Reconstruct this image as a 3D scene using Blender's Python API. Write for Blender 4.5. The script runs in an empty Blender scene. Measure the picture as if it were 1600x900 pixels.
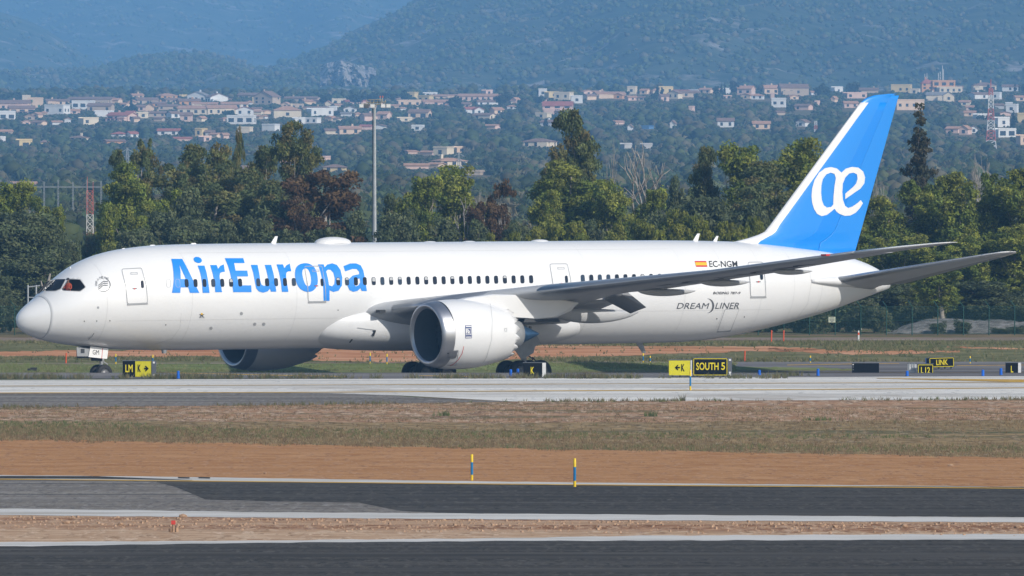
import bpy, bmesh, math, random
import numpy as np
from mathutils import Vector, Matrix

random.seed(7)
rng = np.random.default_rng(11)
SC = bpy.context.scene
COL = SC.collection
R = math.radians

# ------------------------------------------------------------------ camera
F = 13200.0          # focal length in photo pixels (300 mm class lens on a 1600 px wide frame)
CAMZ = 13.0          # spectator terrace height
HOR = 226.0          # photo row of the horizon
cam_d = bpy.data.cameras.new("camera")
cam = bpy.data.objects.new("camera", cam_d)
COL.objects.link(cam)
cam_d.sensor_width = 36.0
cam_d.lens = F / 1600.0 * 36.0
cam_d.clip_start = 1.0
cam_d.clip_end = 30000.0
cam.location = (0, 0, CAMZ)
cam.rotation_euler = (R(90) - math.atan((450.0 - HOR) / F), 0, 0)
SC.camera = cam

# ------------------------------------------------------------------ sky, sun, exposure
SUN_EL, SUN_AZ = R(33), R(134)      # azimuth from +Y clockwise: behind the camera, to the right
world = bpy.data.worlds.new("World")
SC.world = world
world.use_nodes = True
wn = world.node_tree
bg = wn.nodes["Background"]
sky = wn.nodes.new("ShaderNodeTexSky")
sky.sky_type = 'NISHITA'
sky.sun_disc = False
sky.sun_elevation = SUN_EL
sky.sun_rotation = SUN_AZ
sky.air_density = 1.0
sky.dust_density = 0.8
wn.links.new(sky.outputs[0], bg.inputs[0])
bg.inputs[1].default_value = 0.11
sun_d = bpy.data.lights.new("sun", 'SUN')
sun_d.energy = 3.7
sun_d.angle = R(0.5)
sun_d.color = (1.0, 0.95, 0.87)
sun = bpy.data.objects.new("sun", sun_d)
COL.objects.link(sun)
sd = Vector((math.sin(SUN_AZ) * math.cos(SUN_EL), math.cos(SUN_AZ) * math.cos(SUN_EL), math.sin(SUN_EL)))
sun.rotation_euler = (-sd).to_track_quat('-Z', 'Y').to_euler()
sun.location = sd * 200
SC.view_settings.view_transform = 'Standard'
SC.view_settings.look = 'None'
SC.view_settings.exposure = 0.0
SC.view_settings.gamma = 1.0
cy = SC.cycles
cy.max_bounces = 5
cy.diffuse_bounces = 2
cy.glossy_bounces = 3
cy.transmission_bounces = 3
cy.transparent_max_bounces = 10
cy.volume_bounces = 2
cy.use_adaptive_sampling = True
cy.adaptive_threshold = 0.02
cy.use_denoising = True
HAZE_DENSITY = 0.000125
HAZE_COLOR = (0.23, 0.54, 1.0)

# ------------------------------------------------------------------ helpers
def tag(o, label=None, cat=None, group=None, kind=None):
    if label: o['label'] = label
    if cat: o['category'] = cat
    if group: o['group'] = group
    if kind: o['kind'] = kind
    return o

def empty(name, loc=(0, 0, 0), rz=0.0):
    o = bpy.data.objects.new(name, None)
    COL.objects.link(o)
    o.location = loc
    o.rotation_euler = (0, 0, rz)
    o.empty_display_size = 0.5
    return o

def link_mesh(name, me, parent=None, loc=None, rot=None, scale=None):
    o = bpy.data.objects.new(name, me)
    COL.objects.link(o)
    if parent is not None: o.parent = parent
    if loc is not None: o.location = loc
    if rot is not None: o.rotation_euler = rot
    if scale is not None: o.scale = scale
    return o

def copy_tree(o, parent=None):
    c = o.copy()
    COL.objects.link(c)
    if parent is not None: c.parent = parent
    for ch in list(o.children):
        copy_tree(ch, c)
    return c

class MB:
    """mesh collector: boxes, bars, tubes, lathes, lofts -> one mesh"""
    def __init__(s):
        s.v = []; s.f = []; s.m = []; s.s = []
    def add(s, vs, fs, mi=0, smooth=False):
        b = len(s.v)
        s.v.extend([tuple(p) for p in vs])
        for f in fs:
            s.f.append([b + i for i in f]); s.m.append(mi); s.s.append(smooth)
        return s
    def box(s, c, d, mi=0, rz=0.0, taper=1.0):
        x, y, z = d[0] / 2, d[1] / 2, d[2] / 2
        vs = []
        for sz in (-1, 1):
            t = 1.0 if sz < 0 else taper
            for sx, sy in ((-1, -1), (1, -1), (1, 1), (-1, 1)):
                px, py = sx * x * t, sy * y * t
                vs.append((c[0] + px * math.cos(rz) - py * math.sin(rz), c[1] + px * math.sin(rz) + py * math.cos(rz), c[2] + sz * z))
        return s.add(vs, [(3, 2, 1, 0), (4, 5, 6, 7), (0, 1, 5, 4), (1, 2, 6, 5), (2, 3, 7, 6), (3, 0, 4, 7)], mi)
    def tube(s, pts, rads, n=8, mi=0, caps=True, smooth=True):
        pts = [Vector(p) for p in pts]
        if not hasattr(rads, '__len__'): rads = [rads] * len(pts)
        vs = []; fs = []
        up = None
        for i, p in enumerate(pts):
            t = (pts[min(i + 1, len(pts) - 1)] - pts[max(i - 1, 0)]).normalized()
            a = t.orthogonal().normalized() if up is None else (up - t * up.dot(t)).normalized()
            up = a
            b = t.cross(a)
            for k in range(n):
                an = 2 * math.pi * k / n
                vs.append(p + (a * math.cos(an) + b * math.sin(an)) * rads[i])
        for i in range(len(pts) - 1):
            for k in range(n):
                k2 = (k + 1) % n
                fs.append((i * n + k, i * n + k2, (i + 1) * n + k2, (i + 1) * n + k))
        s.add(vs, fs, mi, smooth)
        if caps:
            e = (len(pts) - 1) * n
            s.add(vs[:n], [tuple(range(n - 1, -1, -1))], mi)
            s.add(vs[e:], [tuple(range(n))], mi)
        return s
    def grid(s, rows, mi=0, smooth=True, closed=False, flip=False):
        """rows: list of equal-length point lists"""
        n = len(rows[0]); vs = [p for r in rows for p in r]; fs = []
        m = n if closed else n - 1
        for i in range(len(rows) - 1):
            for k in range(m):
                k2 = (k + 1) % n
                q = (i * n + k, i * n + k2, (i + 1) * n + k2, (i + 1) * n + k)
                fs.append(q[::-1] if flip else q)
        return s.add(vs, fs, mi, smooth)
    def prism(s, poly, axis_vec, mi=0):
        """extrude a 3-D polygon by axis_vec"""
        a = Vector(axis_vec); n = len(poly)
        vs = [Vector(p) for p in poly] + [Vector(p) + a for p in poly]
        fs = [tuple(range(n - 1, -1, -1)), tuple(range(n, 2 * n))]
        for i in range(n):
            j = (i + 1) % n
            fs.append((i, j, n + j, n + i))
        return s.add(vs, fs, mi)
    def mesh(s, name, mats):
        me = bpy.data.meshes.new(name)
        me.from_pydata(s.v, [], s.f)
        if not hasattr(mats, '__len__'): mats = [mats]
        for m in mats: me.materials.append(m)
        me.polygons.foreach_set('material_index', s.m)
        me.polygons.foreach_set('use_smooth', s.s)
        me.update()
        return me
    def build(s, name, mats, parent=None, fix=False, **k):
        me = s.mesh(name, mats)
        if fix:
            bm = bmesh.new(); bm.from_mesh(me)
            bmesh.ops.remove_doubles(bm, verts=bm.verts, dist=1e-5)
            bmesh.ops.recalc_face_normals(bm, faces=bm.faces)
            bm.to_mesh(me); bm.free()
        return link_mesh(name, me, parent, **k)

def np_mesh(name, co, tris, mat, colors=None, smooth=False):
    """fast triangle mesh from numpy arrays, optional per-vertex colour attribute 'tint'"""
    me = bpy.data.meshes.new(name)
    nv, nt = len(co), len(tris)
    me.vertices.add(nv)
    me.vertices.foreach_set('co', np.ascontiguousarray(co, dtype=np.float32).ravel())
    me.loops.add(nt * 3)
    me.loops.foreach_set('vertex_index', np.ascontiguousarray(tris, dtype=np.int32).ravel())
    me.polygons.add(nt)
    me.polygons.foreach_set('loop_start', np.arange(0, nt * 3, 3, dtype=np.int32))
    me.polygons.foreach_set('loop_total', np.full(nt, 3, dtype=np.int32))
    me.polygons.foreach_set('use_smooth', np.full(nt, smooth, dtype=bool))
    if colors is not None:
        a = me.color_attributes.new('tint', 'FLOAT_COLOR', 'POINT')
        c4 = np.ones((nv, 4), dtype=np.float32); c4[:, :3] = colors
        a.data.foreach_set('color', c4.ravel())
    me.materials.append(mat)
    me.update(calc_edges=True)
    me.validate()
    return me

# ------------------------------------------------------------------ materials
def nodes_of(m):
    m.use_nodes = True
    return m.node_tree, m.node_tree.nodes["Principled BSDF"]

def plain(name, col, rough=0.5, metal=0.0, coat=0.0, var=0.06, scale=3.0, spec=0.5, emis=None):
    """painted / plain surface with a faint mottling so that it is never perfectly even"""
    m = bpy.data.materials.new(name)
    nt, p = nodes_of(m)
    p.inputs['Roughness'].default_value = rough
    p.inputs['Metallic'].default_value = metal
    p.inputs['Specular IOR Level'].default_value = spec
    if coat: p.inputs['Coat Weight'].default_value = coat
    if var > 0:
        tc = nt.nodes.new('ShaderNodeTexCoord')
        nz = nt.nodes.new('ShaderNodeTexNoise'); nz.inputs['Scale'].default_value = scale; nz.inputs['Detail'].default_value = 5
        nt.links.new(tc.outputs['Object'], nz.inputs['Vector'])
        rp = nt.nodes.new('ShaderNodeValToRGB')
        rp.color_ramp.elements[0].position = 0.3; rp.color_ramp.elements[1].position = 0.7
        rp.color_ramp.elements[0].color = tuple(c * (1 - var) for c in col) + (1,)
        rp.color_ramp.elements[1].color = tuple(min(1, c * (1 + var)) for c in col) + (1,)
        nt.links.new(nz.outputs['Fac'], rp.inputs['Fac'])
        nt.links.new(rp.outputs['Color'], p.inputs['Base Color'])
    else:
        p.inputs['Base Color'].default_value = tuple(col) + (1,)
    return m

def ground_mat(name, layers, rough=0.9, bump=0.0, bump_scale=6.0, tight=0.55):
    """layers: list of (stretch xyz, scale, detail, [(pos, colour), ...], blend mask or None).
    The first layer is the base; each further one is mixed over it where its own noise (mask=(lo,hi)) is high."""
    m = bpy.data.materials.new(name)
    nt, p = nodes_of(m)
    p.inputs['Roughness'].default_value = rough
    p.inputs['Specular IOR Level'].default_value = 0.03
    tc = nt.nodes.new('ShaderNodeTexCoord')
    prev = None
    def noise(stretch, scale, detail, off):
        mp = nt.nodes.new('ShaderNodeMapping')
        mp.inputs['Scale'].default_value = stretch
        mp.inputs['Location'].default_value = (off * 13.1, off * 7.7, off * 3.3)
        nt.links.new(tc.outputs['Object'], mp.inputs['Vector'])
        nz = nt.nodes.new('ShaderNodeTexNoise')
        nz.inputs['Scale'].default_value = scale; nz.inputs['Detail'].default_value = detail; nz.inputs['Roughness'].default_value = 0.65
        nt.links.new(mp.outputs[0], nz.inputs['Vector'])
        return nz.outputs['Fac']
    for i, (st, scl, det, ramp, mask) in enumerate(layers):
        fac = noise(st, scl, det, i + 1)
        rp = nt.nodes.new('ShaderNodeValToRGB')
        els = rp.color_ramp.elements
        while len(els) < len(ramp): els.new(0.5)
        for e, (pos, c) in zip(els, ramp):
            e.position = .5 + (pos - .5) * tight; e.color = tuple(c) + (1,)
        nt.links.new(fac, rp.inputs['Fac'])
        if prev is None:
            prev = rp.outputs['Color']
        else:
            mst, mscl, lo, hi = mask
            mf = noise(mst, mscl, 4, i + 20)
            mr = nt.nodes.new('ShaderNodeMapRange')
            mid_ = (lo + hi) / 2; mr.inputs['From Min'].default_value = mid_ - (hi - lo) * .35; mr.inputs['From Max'].default_value = mid_ + (hi - lo) * .35
            nt.links.new(mf, mr.inputs['Value'])
            mx = nt.nodes.new('ShaderNodeMix'); mx.data_type = 'RGBA'
            nt.links.new(mr.outputs[0], mx.inputs[0])
            nt.links.new(prev, mx.inputs[6]); nt.links.new(rp.outputs['Color'], mx.inputs[7])
            prev = mx.outputs[2]
    nt.links.new(prev, p.inputs['Base Color'])
    if bump:
        bf = noise((1, 1, 1), bump_scale, 6, 40)
        b = nt.nodes.new('ShaderNodeBump'); b.inputs['Strength'].default_value = bump; b.inputs['Distance'].default_value = 0.15
        nt.links.new(bf, b.inputs['Height']); nt.links.new(b.outputs[0], p.inputs['Normal'])
    return m

def leaf_mat(name, col, rough=0.6, trans=0.25):
    """foliage: base colour times the per-clump 'tint' attribute, a little light passing through"""
    m = bpy.data.materials.new(name)
    nt, p = nodes_of(m)
    at = nt.nodes.new('ShaderNodeAttribute'); at.attribute_name = 'tint'
    mx = nt.nodes.new('ShaderNodeMix'); mx.data_type = 'RGBA'; mx.blend_type = 'MULTIPLY'
    mx.inputs[0].default_value = 1.0
    mx.inputs[6].default_value = tuple(col) + (1,)
    nt.links.new(at.outputs['Color'], mx.inputs[7])
    nt.links.new(mx.outputs[2], p.inputs['Base Color'])
    p.inputs['Roughness'].default_value = rough
    p.inputs['Specular IOR Level'].default_value = 0.25
    if trans:
        tr = nt.nodes.new('ShaderNodeBsdfTranslucent')
        nt.links.new(mx.outputs[2], tr.inputs['Color'])
        ms = nt.nodes.new('ShaderNodeMixShader'); ms.inputs[0].default_value = trans
        out = nt.nodes['Material Output']
        nt.links.new(p.outputs[0], ms.inputs[1]); nt.links.new(tr.outputs[0], ms.inputs[2])
        nt.links.new(ms.outputs[0], out.inputs['Surface'])
    return m

# ------------------------------------------------------------------ terrain
_TD = np.array([0, 345, 440, 461, 471.2, 481.5, 489.7, 496, 506, 520, 545, 560, 575, 700, 1500, 2200, 2800, 3400, 3900, 4300, 4500, 5000, 20000.])
_TZ = np.array([0, 0, .45, .57, -.27, -.63, -.91, -1.0, -.62, -.35, 0., .10, .10, .1, 1.5, 3.5, 9.0, 19., 29., 37.5, 40., 26., -20.])
# smooth the corners a little with a fine table
_FD = np.concatenate([np.arange(0, 700, .25), np.arange(700, 20001, 10.)])
_FZ = np.interp(_FD, _TD, _TZ)
_k = np.ones(9) / 9
_n = len(np.arange(0, 700, .25))
_sm = np.convolve(_FZ[:_n], _k, 'same'); _FZ[6:_n - 6] = _sm[6:-6]
def terr(D, x=0.0):
    z = np.interp(D, _FD, _FZ)
    t = np.clip((np.asarray(D) - 1500.) / 2500., 0, 1)
    lateral = np.asarray(x) / np.maximum(np.asarray(D), 1.) * F / 800.     # -1 .. 1 across the view
    return z + t * (1.6 * lateral + 0.8 * np.sin(np.asarray(x) * .021 + np.asarray(D) * .003))
_YD = HOR + (CAMZ - np.interp(_FD, _FD, _FZ)) * F / np.maximum(_FD, 1.)
def hitD(py, dmin=200.0):
    """distance at which the sight line through photo row py first meets the airfield"""
    i0 = np.searchsorted(_FD, dmin)
    idx = np.nonzero(_YD[i0:] <= py)[0]
    i = i0 + (idx[0] if len(idx) else len(_YD) - i0 - 1)
    y0, y1 = _YD[i - 1], _YD[i]
    t = 0 if y0 == y1 else min(1, max(0, (y0 - py) / (y0 - y1)))
    return _FD[i - 1] + t * (_FD[i] - _FD[i - 1])
def at(px, py, dmin=200.0):
    D = hitD(py, dmin)
    x = (px - 800.) / F * D
    return Vector((x, D, float(terr(D, x))))
def atD(px, py, D):
    return Vector(((px - 800.) / F * D, D, CAMZ - (py - HOR) / F * D))
def on_ground(px, D):
    x = (px - 800.) / F * D
    return Vector((x, D, float(terr(D, x))))
def lin(r, g, b):
    f = lambda c: (c / 255 / 12.92) if c <= 10 else ((c / 255 + .055) / 1.055) ** 2.4
    return (f(r), f(g), f(b))
# ------------------------------------------------------------------ the setting: airfield ground
GR = lambda lo, hi, s=4., m=(.42, .62): ((1, .22, 1), s, 6, [(.3, lo), (.7, hi)], ((1, .2, 1), s * .7, m[0], m[1]))
M_soil = ground_mat('soil_brown', [((1, 1, 1), .55, 8, [(.3, (.37, .175, .07)), (.5, (.46, .24, .105)), (.72, (.54, .305, .15))], None),
    ((.06, 1, 1), .8, 6, [(.35, (.40, .195, .08)), (.7, (.49, .265, .12))], ((.05, 1, 1), .5, .4, .6)),
    GR((.30, .15, .072), (.50, .285, .155), 3.5, (.48, .66)), ((1, .4, 1), 5., 3, [(.4, (.60, .42, .28)), (.7, (.68, .52, .37))], ((1, .3, 1), 7., .64, .70))], bump=.25, bump_scale=5)
M_base = ground_mat('field_base', [((1, 1, 1), .25, 8, [(.3, (.16, .12, .07)), (.5, (.20, .15, .085)), (.75, (.28, .20, .12))], None),
    ((1, 1, 1), 1.5, 6, [(.3, (.09, .11, .045)), (.7, (.15, .15, .07))], ((.25, 1, 1), .12, .45, .6))], bump=.2)
M_verge = ground_mat('dry_verge', [((1, 1, 1), .9, 8, [(.28, (.18, .122, .058)), (.5, (.295, .21, .105)), (.75, (.42, .30, .16))], None),
    ((.5, 1, 1), 1.3, 7, [(.3, (.085, .095, .045)), (.6, (.14, .135, .065)), (.8, (.21, .18, .10))], ((.12, 1, 1), .16, .56, .70)),
    GR((.10, .075, .04), (.42, .32, .20), 3., (.46, .66)), ((1, .4, 1), 4., 3, [(.4, (.42, .32, .22)), (.7, (.55, .45, .34))], ((1, .3, 1), 6., .66, .72))], bump=.35, bump_scale=3)
M_gravel = ground_mat('orange_gravel', [((1, 1, 1), 1.2, 8, [(.28, (.26, .14, .075)), (.5, (.42, .245, .14)), (.75, (.56, .37, .24))], None),
    ((.6, 1, 1), 2.5, 6, [(.3, (.12, .11, .055)), (.7, (.20, .16, .085))], ((.2, 1, 1), .3, .5, .64)),
    GR((.17, .10, .055), (.60, .44, .31), 2.6, (.44, .62)), ((1, .4, 1), 5., 3, [(.4, (.6, .5, .4)), (.7, (.7, .62, .52))], ((1, .3, 1), 6., .62, .68))], bump=.3, bump_scale=4)
M_rock = ground_mat('rocky_soil', [((1, 1, 1), 1.6, 8, [(.28, (.17, .08, .04)), (.5, (.33, .17, .09)), (.72, (.52, .32, .20))], None),
    GR((.19, .09, .045), (.62, .42, .28), 3., (.42, .6)), ((.1, 1, 1), .9, 5, [(.3, (.42, .26, .155)), (.7, (.56, .38, .25))], ((.05, 1, 1), .35, .42, .6))], bump=.5, bump_scale=5)
M_green = ground_mat('green_turf', [((.6, 1, 1), .9, 8, [(.28, (.13, .16, .055)), (.5, (.185, .22, .08)), (.72, (.24, .265, .115))], None),
    ((1, 1, 1), .5, 6, [(.3, (.16, .14, .075)), (.7, (.21, .18, .10))], ((.15, 1, 1), .2, .52, .68))], bump=.2)
M_darkgrass = ground_mat('dull_grass', [((.6, 1, 1), .8, 8, [(.28, (.11, .115, .05)), (.5, (.16, .16, .075)), (.74, (.23, .21, .105))], None),
    ((1, 1, 1), .5, 6, [(.3, (.27, .17, .10)), (.7, (.38, .25, .16))], ((.12, 1, 1), .22, .58, .70))], bump=.2)
M_orange = ground_mat('orange_soil', [((.3, 1, 1), .5, 8, [(.28, (.42, .18, .085)), (.5, (.54, .26, .135)), (.74, (.64, .36, .22))], None),
    ((.5, 1, 1), .8, 6, [(.3, (.12, .12, .055)), (.7, (.18, .17, .085))], ((.1, 1, 1), .25, .62, .72))], bump=.15)
M_conc = ground_mat('concrete', [((.008, 1, 1), .45, 6, [(.3, (.58, .55, .50)), (.5, (.73, .70, .64)), (.7, (.79, .76, .70))], None),
    ((.02, 1, 1), 2.2, 5, [(.3, (.46, .44, .41)), (.7, (.60, .58, .54))], ((.01, 1, 1), .8, .5, .62)),
    GR((.47, .455, .42), (.70, .685, .65), 3., (.5, .7)), ((1, 1, 1), .35, 5, [(.3, (.46, .42, .37)), (.7, (.57, .53, .475))], ((1, 1, 1), .1, .55, .7))], rough=.8)
M_kerb = ground_mat('pale_concrete', [((.2, 1, 1), .7, 6, [(.3, (.52, .505, .47)), (.6, (.64, .62, .585))], None),
    ((.3, 1, 1), 1.5, 5, [(.3, (.40, .36, .31)), (.7, (.48, .44, .39))], ((.1, 1, 1), .25, .55, .68))], rough=.85)
M_tarold = ground_mat('old_asphalt', [((.05, 1, 1), .8, 7, [(.3, (.165, .145, .122)), (.5, (.22, .196, .168)), (.72, (.285, .258, .224))], None),
    GR((.12, .108, .098), (.30, .278, .255), 4., (.40, .62)), ((.02, .3, 1), 1., 5, [(.3, (.13, .118, .108)), (.7, (.27, .25, .228))], ((.01, .3, 1), 1., .48, .62)),
    ((.012, 1, 1), 1.2, 4, [(.3, (.07, .068, .068)), (.7, (.11, .105, .10))], ((.01, 1, 1), .7, .57, .68))], rough=.85, bump=.1, bump_scale=20)
M_tarnew = ground_mat('fresh_asphalt', [((.03, 1, 1), .9, 7, [(.3, (.048, .044, .039)), (.5, (.066, .061, .055)), (.72, (.098, .090, .081))], None),
    GR((.04, .037, .033), (.115, .106, .095), 4., (.42, .64)), ((.02, .25, 1), 1., 5, [(.3, (.042, .039, .035)), (.7, (.125, .116, .105))], ((.012, .25, 1), 1., .48, .64))], rough=.8, bump=.1, bump_scale=20)
M_tarmid = ground_mat('taxiway_asphalt', [((.03, 1, 1), .6, 7, [(.3, (.14, .132, .13)), (.5, (.185, .176, .173)), (.72, (.235, .222, .216))], None),
    ((.02, 1, 1), 1.5, 5, [(.3, (.07, .068, .07)), (.7, (.12, .118, .12))], ((.01, 1, 1), .5, .52, .66))], rough=.85)
M_yellow = ground_mat('yellow_marking', [((1, 1, 1), 1.5, 6, [(.3, (.50, .30, .06)), (.6, (.62, .39, .09))], None),
    ((1, 1, 1), 3., 5, [(.3, (.30, .24, .15)), (.7, (.4, .33, .22))], ((.2, 1, 1), 1., .55, .7))], rough=.8)
M_dirtroad = ground_mat('dirt_track', [((.1, 1, 1), .6, 7, [(.3, (.20, .155, .12)), (.5, (.26, .205, .16)), (.7, (.32, .26, .21))], None),
    ((1, 1, 1), 1., 6, [(.3, (.10, .10, .055)), (.7, (.17, .15, .09))], ((.1, 1, 1), .4, .55, .68))])
M_mound = ground_mat('gravel_heap', [((1, 1, 1), 1.6, 8, [(.28, (.13, .123, .113)), (.5, (.215, .205, .19)), (.74, (.31, .295, .28))], None)], bump=.6, bump_scale=4)

def struct(o):
    o['kind'] = 'structure'
    return o

# one ground sheet to the horizon
rows = []
Ds = np.unique(np.concatenate([np.arange(120, 340, 20), np.arange(340, 455, 5), np.arange(455, 580, .5), np.arange(580, 700, 10),
                               np.arange(700, 5200, 60), np.arange(5200, 16001, 600)]))
us = np.linspace(-1, 1, 41)
for D in Ds:
    hw = 60 + D * .16
    xs = us * hw
    zs = terr(D, xs)
    rows.append([(float(x), float(D), float(z)) for x, z in zip(xs, zs)])
g = MB().grid(rows, smooth=True, flip=False)
struct(g.build('ground', M_base))

def prof(pts, x):
    xs = [p[0] for p in pts]; ys = [p[1] for p in pts]
    if x < xs[0] and len(xs) > 1: return ys[0] + (ys[1] - ys[0]) / (xs[1] - xs[0]) * max(x - xs[0], -400) * .6
    if x > xs[-1] and len(xs) > 1: return ys[-1] + (ys[-1] - ys[-2]) / (xs[-1] - xs[-2]) * min(x - xs[-1], 400) * .6
    return float(np.interp(x, xs, ys))

def strip(name, upper, lower, mat, lvl, x0=-500, x1=2100, step=25, wob=0.0, nrow=8, dmin=200., freq=.05, taper=False):
    """ground cover between two edges that were read off the photo and laid onto the terrain"""
    rows = []
    ph = random.random() * 9
    xs = np.arange(x0, x1 + .1, step)
    for x in xs:
        w = wob * (math.sin(x * freq + ph) * .5 + math.sin(x * freq * 2.7 + ph * 2) * .3 + random.uniform(-.45, .45))
        w2 = wob * (math.sin(x * freq * 1.3 + ph * 3) * .5 + random.uniform(-.5, .5))
        yu, yl = prof(upper, x) + w, prof(lower, x) + w2
        if yl < yu + .15: yl = yu + .15
        Du, Dl = hitD(yu, dmin), hitD(yl, dmin)
        r = []
        for k in range(nrow + 1):
            D = Dl + (Du - Dl) * k / nrow
            X = (x - 800) / F * D
            r.append((X, D, float(terr(D, X)) + .004 * lvl + .002))
        rows.append(r)
    o = MB().grid(rows, smooth=True, flip=True).build(name, mat)
    return struct(o)

def sheet(name, D0, D1, mat, lvl, px0=-500, px1=2100, n=60, rowstep=.5):
    rows = []
    for D in np.arange(D0, D1 + .01, rowstep):
        rows.append([((px - 800) / F * 470, float(D), float(terr(D)) + .004 * lvl + .002) for px in np.linspace(px0, px1, n)])
    return struct(MB().grid(rows, smooth=True).build(name, mat))

# near taxiway (under the caption bar) and its pale edge
strip('near_taxiway', [(0, 852), (400, 848), (800, 845), (1600, 843)], [(0, 985), (1600, 985)], M_tarnew, 2, nrow=14)
strip('taxiway_edge', [(0, 848), (400, 845.5), (800, 841.5), (1000, 838), (1600, 835)], [(0, 855), (400, 849), (800, 846), (1600, 844)], M_kerb, 3, wob=.6)
strip('rocky_verge', [(0, 803), (600, 809), (1600, 815)], [(0, 850), (1600, 842)], M_rock, 1, wob=.5)
M_rockpale = ground_mat('pale_soil', [((.3, 1, 1), 1.2, 8, [(.3, (.40, .25, .15)), (.5, (.52, .35, .225)), (.7, (.62, .45, .31))], None), GR((.30, .18, .10), (.70, .52, .37), 3., (.45, .65))], bump=.3, bump_scale=6)
strip('gravel_shoulder', [(0, 827), (300, 829), (800, 831), (1600, 833)], [(0, 850), (400, 847), (800, 843.5), (1600, 837)], M_rockpale, 2, wob=2.2, step=9, freq=.05)
strip('concrete_gutter', [(0, 795), (400, 801), (800, 803.5), (1600, 809.5)], [(0, 805.5), (400, 809.5), (800, 812.5), (1600, 817)], M_kerb, 3, wob=.5)
strip('road', [(0, 750), (250, 752), (800, 758), (1600, 764.5)], [(0, 796), (400, 802), (800, 804), (1600, 810)], M_tarold, 2, nrow=10)
strip('asphalt_patch', [(245, 752.5), (800, 758.5), (1600, 765)], [(245, 754), (275, 762), (320, 781), (420, 784), (560, 786), (625, 799), (700, 802.5), (1600, 808.5)], M_tarnew, 3, x0=245, step=15, wob=.3)
strip('road_shoulder', [(0, 743), (250, 745.5), (800, 753.5), (1600, 761.5)], [(0, 750), (250, 752.5), (800, 757.5), (1600, 764)], M_kerb, 3, wob=.3)
strip('shoulder_patch', [(0, 744.5), (150, 745), (300, 751)], [(0, 748.5), (150, 749), (300, 751.3)], M_tarnew, 5, x0=-300, x1=300)
strip('shoulder_patch', [(860, 758), (1000, 758.5), (1600, 762)], [(860, 758.2), (1000, 760), (1600, 764)], M_tarnew, 5, x0=860, x1=2100)
for a, b in ((278, 296), (310, 328)):
    strip('road_marking', [(a, 746.3), (b, 746.8)], [(a, 748.3), (b, 748.8)], M_tarnew, 6, x0=a, x1=b, step=6, nrow=2)
strip('yellow_line', [(0, 749.3), (250, 751.6), (800, 757.2), (1600, 763.6)], [(0, 750.6), (250, 753), (800, 758.6), (1600, 765)], M_yellow, 7, nrow=2, wob=.1)
strip('brown_soil', [(0, 687), (300, 691), (600, 697.5), (1000, 704), (1600, 715)], [(0, 745), (250, 747), (800, 755), (1600, 763)], M_soil, 1, wob=1.2, step=12, freq=.02)
strip('dry_verge', [(0, 654), (400, 655), (800, 657), (1600, 652)], [(0, 690), (300, 694), (600, 700), (1000, 706), (1600, 717)], M_verge, 0, wob=4.5, step=8, freq=.035)
strip('gravel_verge', [(0, 636), (400, 633), (800, 627), (1600, 623)], [(0, 657), (400, 659), (800, 661), (1600, 656)], M_gravel, 1, wob=1.2, step=12, freq=.02)
strip('asphalt_shoulder', [(0, 614), (300, 614), (520, 614.5), (600, 618), (700, 624), (800, 628)], [(0, 637), (400, 634), (700, 629.5), (800, 628.4)], M_tarold, 3, x1=800, wob=.3)
strip('concrete_taxiway', [(0, 594), (800, 591.5), (1600, 588)], [(0, 615.5), (470, 615), (620, 618), (800, 627.5), (1000, 626.5), (1600, 624.5)], M_conc, 2, nrow=10)
strip('yellow_line', [(0, 614), (500, 613), (800, 611), (1200, 609), (1600, 606)], [(0, 615.2), (500, 614), (800, 612.2), (1200, 610.2), (1600, 607.2)], M_yellow, 5, nrow=2, wob=.1)
strip('faded_line', [(0, 603.5), (800, 600.6), (1600, 597.4)], [(0, 604.1), (800, 601.3), (1600, 598)], M_yellow, 5, nrow=2)
strip('yellow_line', [(1370, 591.5), (1450, 592.2), (1600, 593.6)], [(1370, 592), (1450, 594), (1600, 598)], M_yellow, 6, x0=1370, nrow=3)
sheet('aircraft_taxiway', 450.5, 499.5, M_tarmid, 1)
strip('yellow_line', [(240, 582.3), (300, 583.2), (400, 585.6), (560, 588.5)], [(240, 582.9), (300, 584.2), (400, 586.7), (560, 589.6)], M_yellow, 4, x0=240, x1=560, nrow=2)
strip('yellow_line', [(655, 587.2), (700, 587.6), (770, 589)], [(655, 587.8), (700, 588.8), (770, 589.8)], M_yellow, 4, x0=655, x1=770, nrow=2)
# ground beyond the airliner
strip('green_turf', [(0, 567.5), (600, 566.5), (1150, 566), (1600, 566)], [(0, 582.2), (1600, 582.2)], M_green, 1, nrow=10, dmin=497, wob=.6)
strip('dull_grass', [(0, 533), (1600, 533)], [(0, 568), (1600, 567)], M_darkgrass, 0, nrow=14, dmin=497)
strip('orange_soil', [(0, 549), (160, 548), (330, 544), (480, 544), (560, 541), (800, 538), (1000, 541), (1150, 541), (1300, 545)],
      [(0, 556), (160, 558), (330, 557), (420, 560), (560, 566), (700, 565), (860, 561), (960, 556), (1080, 552), (1200, 549), (1300, 548)], M_orange, 2, x0=-200, x1=1290, step=8, nrow=10, dmin=497, wob=1.6, freq=.04)
strip('orange_soil', [(1200, 544.5), (1330, 548), (1450, 548), (1500, 549)], [(1200, 548), (1330, 554), (1400, 554), (1500, 550)], M_orange, 2, x0=1200, x1=1500, step=6, nrow=6, dmin=497, wob=1.5, freq=.09)
strip('orange_soil', [(1480, 542), (1560, 543.5), (1700, 545)], [(1480, 543), (1560, 546), (1700, 547)], M_orange, 2, x0=1480, x1=1800, step=8, nrow=4, dmin=497, wob=1., freq=.09)
strip('service_track', [(0, 568), (600, 566.6), (1150, 565)], [(0, 569), (600, 567.8), (1150, 567.5)], M_dirtroad, 3, x1=1150, nrow=2, dmin=497, wob=.3)
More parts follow.
